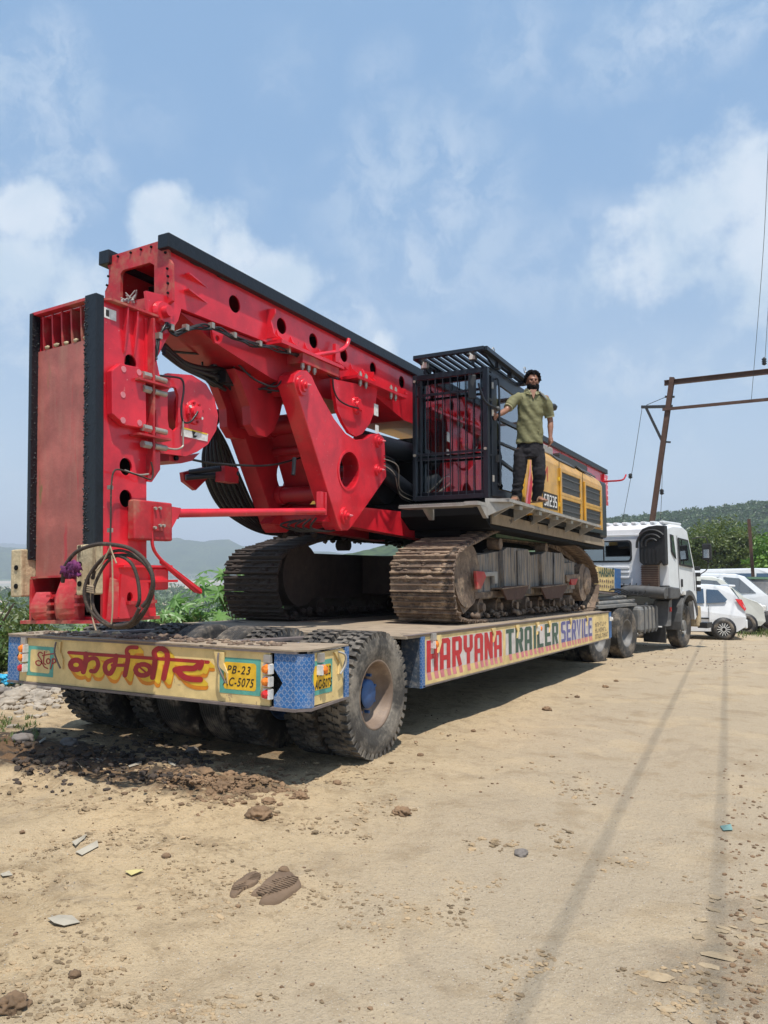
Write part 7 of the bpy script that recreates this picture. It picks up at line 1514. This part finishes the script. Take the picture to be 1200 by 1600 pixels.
def near(px, py):
    if px > 790: return 'beside the far trailer shadow' if py < 1120 else 'alone on the road'
    if px > 560: return 'right of the big rear tyre' if py < 1200 else 'pressed flat on the road'
    if px < 130 and py < 1130: return 'in the rubble by the blue bag'
    if px < 240 and py < 1260: return 'in the dark mud at left'
    if py > 1300: return 'in the lower left foreground'
    return 'in the brown mud heap' if px < 440 else 'before the rear corner shadow'
seen = {}
for k, (px, py, r, m_) in enumerate(big):
    p = gp(px, py); w_, cat_, grp_ = where[m_]; sz = 'large' if r > .07 else 'middling' if r > .04 else 'small' if r > .02 else 'tiny'
    lbl = f'{sz} {w_} {near(px, py)}'; o = MB().blob((p.x, p.y, p.z+r*.22), r, 4 if r > .03 else 3, .24 if m_ == 'clod' else .18, 3.1 if m_ == 'clod' else 1.6, k*3.1, (1.15, 1, .72), smooth=True).build('mud_clod' if m_ == 'clod' else 'stone', m_); tag(o, lbl, cat_, grp_+' '+near(px, py)[:60] if 0 else grp_)
    seen.setdefault(lbl, []).append(o)
for lbl, os_ in seen.items():
    if len(os_) > 1:
        os_.sort(key=lambda o: o.data.vertices[0].co.x)
        w = {2: ('the left one', 'the right one'), 3: ('leftmost of three', 'middle of three', 'rightmost of three')}
        for i, o in enumerate(os_):
            o['label'] = lbl+', '+(w[len(os_)][i] if len(os_) in w else ('leftmost' if i == 0 else ('first', 'second', 'third', 'fourth', 'fifth', 'sixth', 'seventh', 'eighth', 'ninth')[i]+' from the left'))
def scatter(name, n, fn, m_, label, sub=1):
    mb = MB()
    for k in range(n):
        px, py, r = fn(); p = gp(px, py); mb.blob((p.x, p.y, p.z+r*.2), r, sub, .3, 2, k, (1.2, 1, .7), smooth=False)
    return tag(mb.build(name, m_), label, kind='stuff')
rn = random.Random(17)
def clumpy(n, x0, x1, y0, y1, rmax, thr, f=1.0):
    """crumbs gathered where the soil is rough"""
    mb = MB(); k = 0; tries = 0
    while k < n and tries < n*14:
        tries += 1; px, py = rn.uniform(x0, x1), rn.uniform(y0, y1); p = on(px, py, Z=0)
        if noise.fractal((p.x*1.7*f, p.y*1.7*f, 5.), .7, 2.1, 4) < thr+(.25 if px > 620 else 0): continue
        p.z = ground_z(p.x, p.y)+relief(p.x, p.y); r = rmax*(rn.random()**2.2)+.0018; mb.blob((p.x, p.y, p.z+r*.15), r, 1, .35, 2, k, (1.3, 1, .6), smooth=False); k += 1
    return mb
tag(clumpy(3400, 0, 1200, 1200, 1600, .011, .12).build('soil_crumbs', 'soil_crumb'), 'fine soil crumbs in clumps over the foreground', kind='stuff')
tag(clumpy(1200, 0, 900, 1130, 1330, .018, .10).build('soil_crumbs', 'soil_crumb'), 'fine soil crumbs in clumps before the trailer', kind='stuff')
scatter('mud_crumbs', 1600, lambda: (rn.gauss(340, 60), rn.gauss(1226, 16)+rn.uniform(-4, 4), .003+.022*rn.random()**2.5), 'clod', 'crumbled brown mud heap in front of the trailer tyres')
scatter('mud_crumbs', 1100, lambda: (rn.uniform(20, 330), rn.gauss(1185, 22), .004+.028*rn.random()**2.5), 'clod_dark', 'dark muddy crumbs left of the rear tyres')
scatter('rubble', 420, lambda: (abs(rn.gauss(0, 60)), rn.gauss(1085, 16), rn.uniform(.01, .06)), 'stone_pale', 'pale rubble left of the trailer')
scatter('crumbs', 230, lambda: (rn.uniform(0, 640), rn.uniform(1220, 1600), rn.uniform(.002, .0065)*(1 if rn.random() < .9 else 1.8)), 'clod', 'small crumbs scattered over the foreground')
scatter('crumbs', 90, lambda: (rn.uniform(560, 1000), 1190-(1)*(rn.uniform(0, 1)*0)+(-.33)*(rn.uniform(560, 1000)-600)*0+rn.uniform(-130, 60), rn.uniform(.004, .012)), 'clod', 'small crumbs along the trailer shadow')
scatter('pebbles', 500, lambda: (rn.uniform(300, 1200), rn.uniform(1100, 1600), rn.uniform(.0015, .004)), 'rim_brown', 'fine grey pebbles on the road')
scatter('pebbles', 500, lambda: (rn.uniform(0, 1200), rn.uniform(1200, 1600), rn.uniform(.002, .005)), 'stone_pale', 'fine pale pebbles on the road')
scatter('pebbles', 200, lambda: (rn.uniform(1130, 1200)+rn.gauss(0, 8), rn.uniform(1180, 1600), rn.uniform(.003, .012)), 'clod', 'crumbs at the right road edge')
scatter('pebbles', 160, lambda: (rn.uniform(880, 1190), rn.uniform(1003, 1045), rn.uniform(.006, .022)), 'rim_brown', 'stones on the far part of the road')
# pressed slabs of tyre-patterned mud in the foreground
def slab_mud(lst, label, h, dirn):
    c = [gp(*p) for p in lst]; z = min(p.z for p in c); cen = sum(c, Vector())/len(c); rings_ = []
    for sc, dz in ((1.04, -.01), (1.0, h*.6), (.93, h), (.5, h*1.05), (.06, h*1.08)): rings_.append([Vector((cen.x+(p.x-cen.x)*sc, cen.y+(p.y-cen.y)*sc, p.z+dz+.006*noise.noise(p*40))) for p in spline(c, 5, closed=True)])
    o = MB().loft(rings_).build('mud_slab', 'tread_mud'); tag(o, label, 'mud slab', 'tyre printed mud slabs in the foreground')
    a, b = gp(*dirn[0]), gp(*dirn[1]); n_ = 13
    for k in range(n_):
        t0 = (k+.5)/n_; q = a.lerp(b, t0); w_ = (b-a).normalized().cross(up_); ln_ = .062*(math.sin(math.pi*min(.96, max(.06, t0)))**.5)*dirn[2]
        MB().beam(q-w_*ln_+Vector((0, 0, h)), q+w_*ln_+Vector((0, 0, h+.002)), .006, .010).build('tread_ridge', 'tread_mud', o)
    return o
slab_mud([(359, 1400), (366, 1385), (385, 1370), (402, 1365), (408, 1370), (400, 1382), (380, 1392), (368, 1403)], 'smaller left slab of dried mud printed with tyre tread', .016, ((366, 1396), (403, 1370), .75))
slab_mud([(393, 1400), (405, 1390), (425, 1372), (445, 1364), (462, 1372), (470, 1388), (452, 1402), (430, 1414), (405, 1413), (420, 1402)], 'larger right slab of dried mud printed with tyre tread', .020, ((405, 1404), (463, 1376), 1.0))
tag(MB().blob(gp(444, 1366)+Vector((0, 0, .022)), .028, 2, .4, 2, 3, (1.3, .7, .5)).build('mud_clod', 'clod'), 'dark crumb resting on top of the larger tread slab', 'clod of mud')
def litter(lst, m_, label, name='litter_scrap', h=.006, cat='litter'):
    c = [gp(*p) for p in lst]; cen = sum(c, Vector())/len(c); v = [Vector((p.x, p.y, p.z+h+rn.uniform(0, .012))) for p in c]; o = MB().q(v+[cen+Vector((0, 0, h+.015))], [(k, (k+1) % len(v), len(v)) for k in range(len(v))]).build(name, m_); o.modifiers.new('t', 'SOLIDIFY').thickness = .002; return tag(o, label, cat)
litter([(112, 1320), (136, 1307), (132, 1313), (118, 1326)], 'paper', 'narrow white paper scrap on the dust at lower left'); litter([(118, 1334), (152, 1316), (154, 1325), (128, 1338)], 'paper', 'crumpled pale wrapper just below the narrow paper scrap')
litter([(195, 1366), (212, 1360), (225, 1364), (205, 1372)], 'yellow_litter', 'faded yellow wrapper on the foreground dust'); litter([(0, 1368), (14, 1364), (20, 1370), (4, 1373)], 'paper', 'white scrap at the left edge of the photo')
litter([(74, 1440), (92, 1434), (112, 1436), (125, 1444), (100, 1450), (84, 1448)], 'paper', 'torn greyish paper pressed into the ground at lower left'); litter([(1125, 1293), (1142, 1291), (1145, 1299), (1130, 1300)], 'green_litter', 'flattened teal wrapper on the right wheel track')
for k, (a, b, c_, d_) in enumerate(((150, 1186, 172, 1194), (200, 1198, 222, 1192), (118, 1190, 128, 1200), (262, 1191, 275, 1196), (60, 1160, 72, 1154), (280, 1190, 292, 1188))): litter([(a, b), (c_, d_), (c_-1, d_+4), (a+2, b+4)], 'paper', ('white strip of litter in the dark mud, ' + ('left of centre', 'below the yellow panel lettering', 'near the dark stone', 'by the mud heap', 'furthest left', 'nearest the tyre shadow')[k]))
bl = MB(); c = gp(22, 1070)
for k in range(26): bl.blob((c.x+rn.gauss(0, .13), c.y+rn.gauss(0, .10), c.z+.05+abs(rn.gauss(0, .03))), rn.uniform(.03, .07), 2, .7, 3, k, (1.3, .8, .5))
tag(bl.build('plastic_bag', 'blue_plastic_sheet'), 'bright blue crumpled plastic bag in the rubble left of the trailer', 'plastic bag')
litter([(112, 1083), (124, 1080), (126, 1085), (114, 1087)], 'yellow_litter', 'yellow scrap below the left lamps of the trailer')
# cracked mud flakes at the right road edge
fl = MB()
for k in range(7): px, py = rn.gauss(1090, 40), rn.gauss(1535, 30); p = gp(px, py); r = rn.uniform(.012, .035); fl.blob((p.x, p.y, p.z+.003), r, 1, .4, 2, k, (1.8, 1.1, .12), smooth=False)
for k in range(24): px, py = rn.uniform(1090, 1195), rn.uniform(1400, 1470); p = gp(px, py); fl.blob((p.x, p.y, p.z+.003), rn.uniform(.008, .022), 1, .4, 2, k, (1.6, 1.1, .25), smooth=False)
tag(fl.build('mud_flakes', 'flake'), 'cracked mud flakes at the right road edge', kind='stuff')
gb = MB()
def tuft(px, py, n, h, sp=6):
    for _ in range(n):
        p = gp(px+rn.gauss(0, sp), py+rn.gauss(0, sp*.35)); a = rn.random()*6.28; hh = h*rn.uniform(.5, 1.2); t_ = Vector((math.cos(a)*hh*.5, math.sin(a)*hh*.5, hh)); s_ = Vector((-math.sin(a), math.cos(a), 0))*.006*(1+h*6); gb.q([p-s_, p+s_, p+t_*.6+s_*.6+Vector((0, 0, hh*.1)), p+t_], [(0, 1, 2, 3)])
for px in range(1160, 1215, 5): tuft(px, 991+rn.uniform(-2, 2), 26, .16)
for px in range(0, 60, 6): tuft(px, 1068+rn.uniform(-10, 6), 24, .13)
for k in range(26): tuft(rn.uniform(0, 60), rn.uniform(1120, 1160), 8, .05, 4)
tag(gb.build('grass_tufts', 'grass_blade', fixn=False), 'green grass tufts at the foot of the vans and the bank', kind='stuff')
# ------------------------------------------------------------ the air: haze over the valley and the hills
hb = MB().box(-7500, 3600, -60, 8200, -34, 300)
hm = bpy.data.materials.new('haze'); hm.use_nodes = True; t = NT(hm.node_tree); hm.node_tree.nodes.clear()
pv = t.add('ShaderNodeVolumePrincipled'); pv.inputs['Density'].default_value = HAZE_DENSITY; pv.inputs['Color'].default_value = (.80, .88, 1.0, 1)
ou = t.add('ShaderNodeOutputMaterial'); t.l.new(pv.outputs[0], ou.inputs['Volume']); MATS['haze'] = hm
tag(hb.build('haze', 'haze'), kind='stuff', label='pale summer haze')
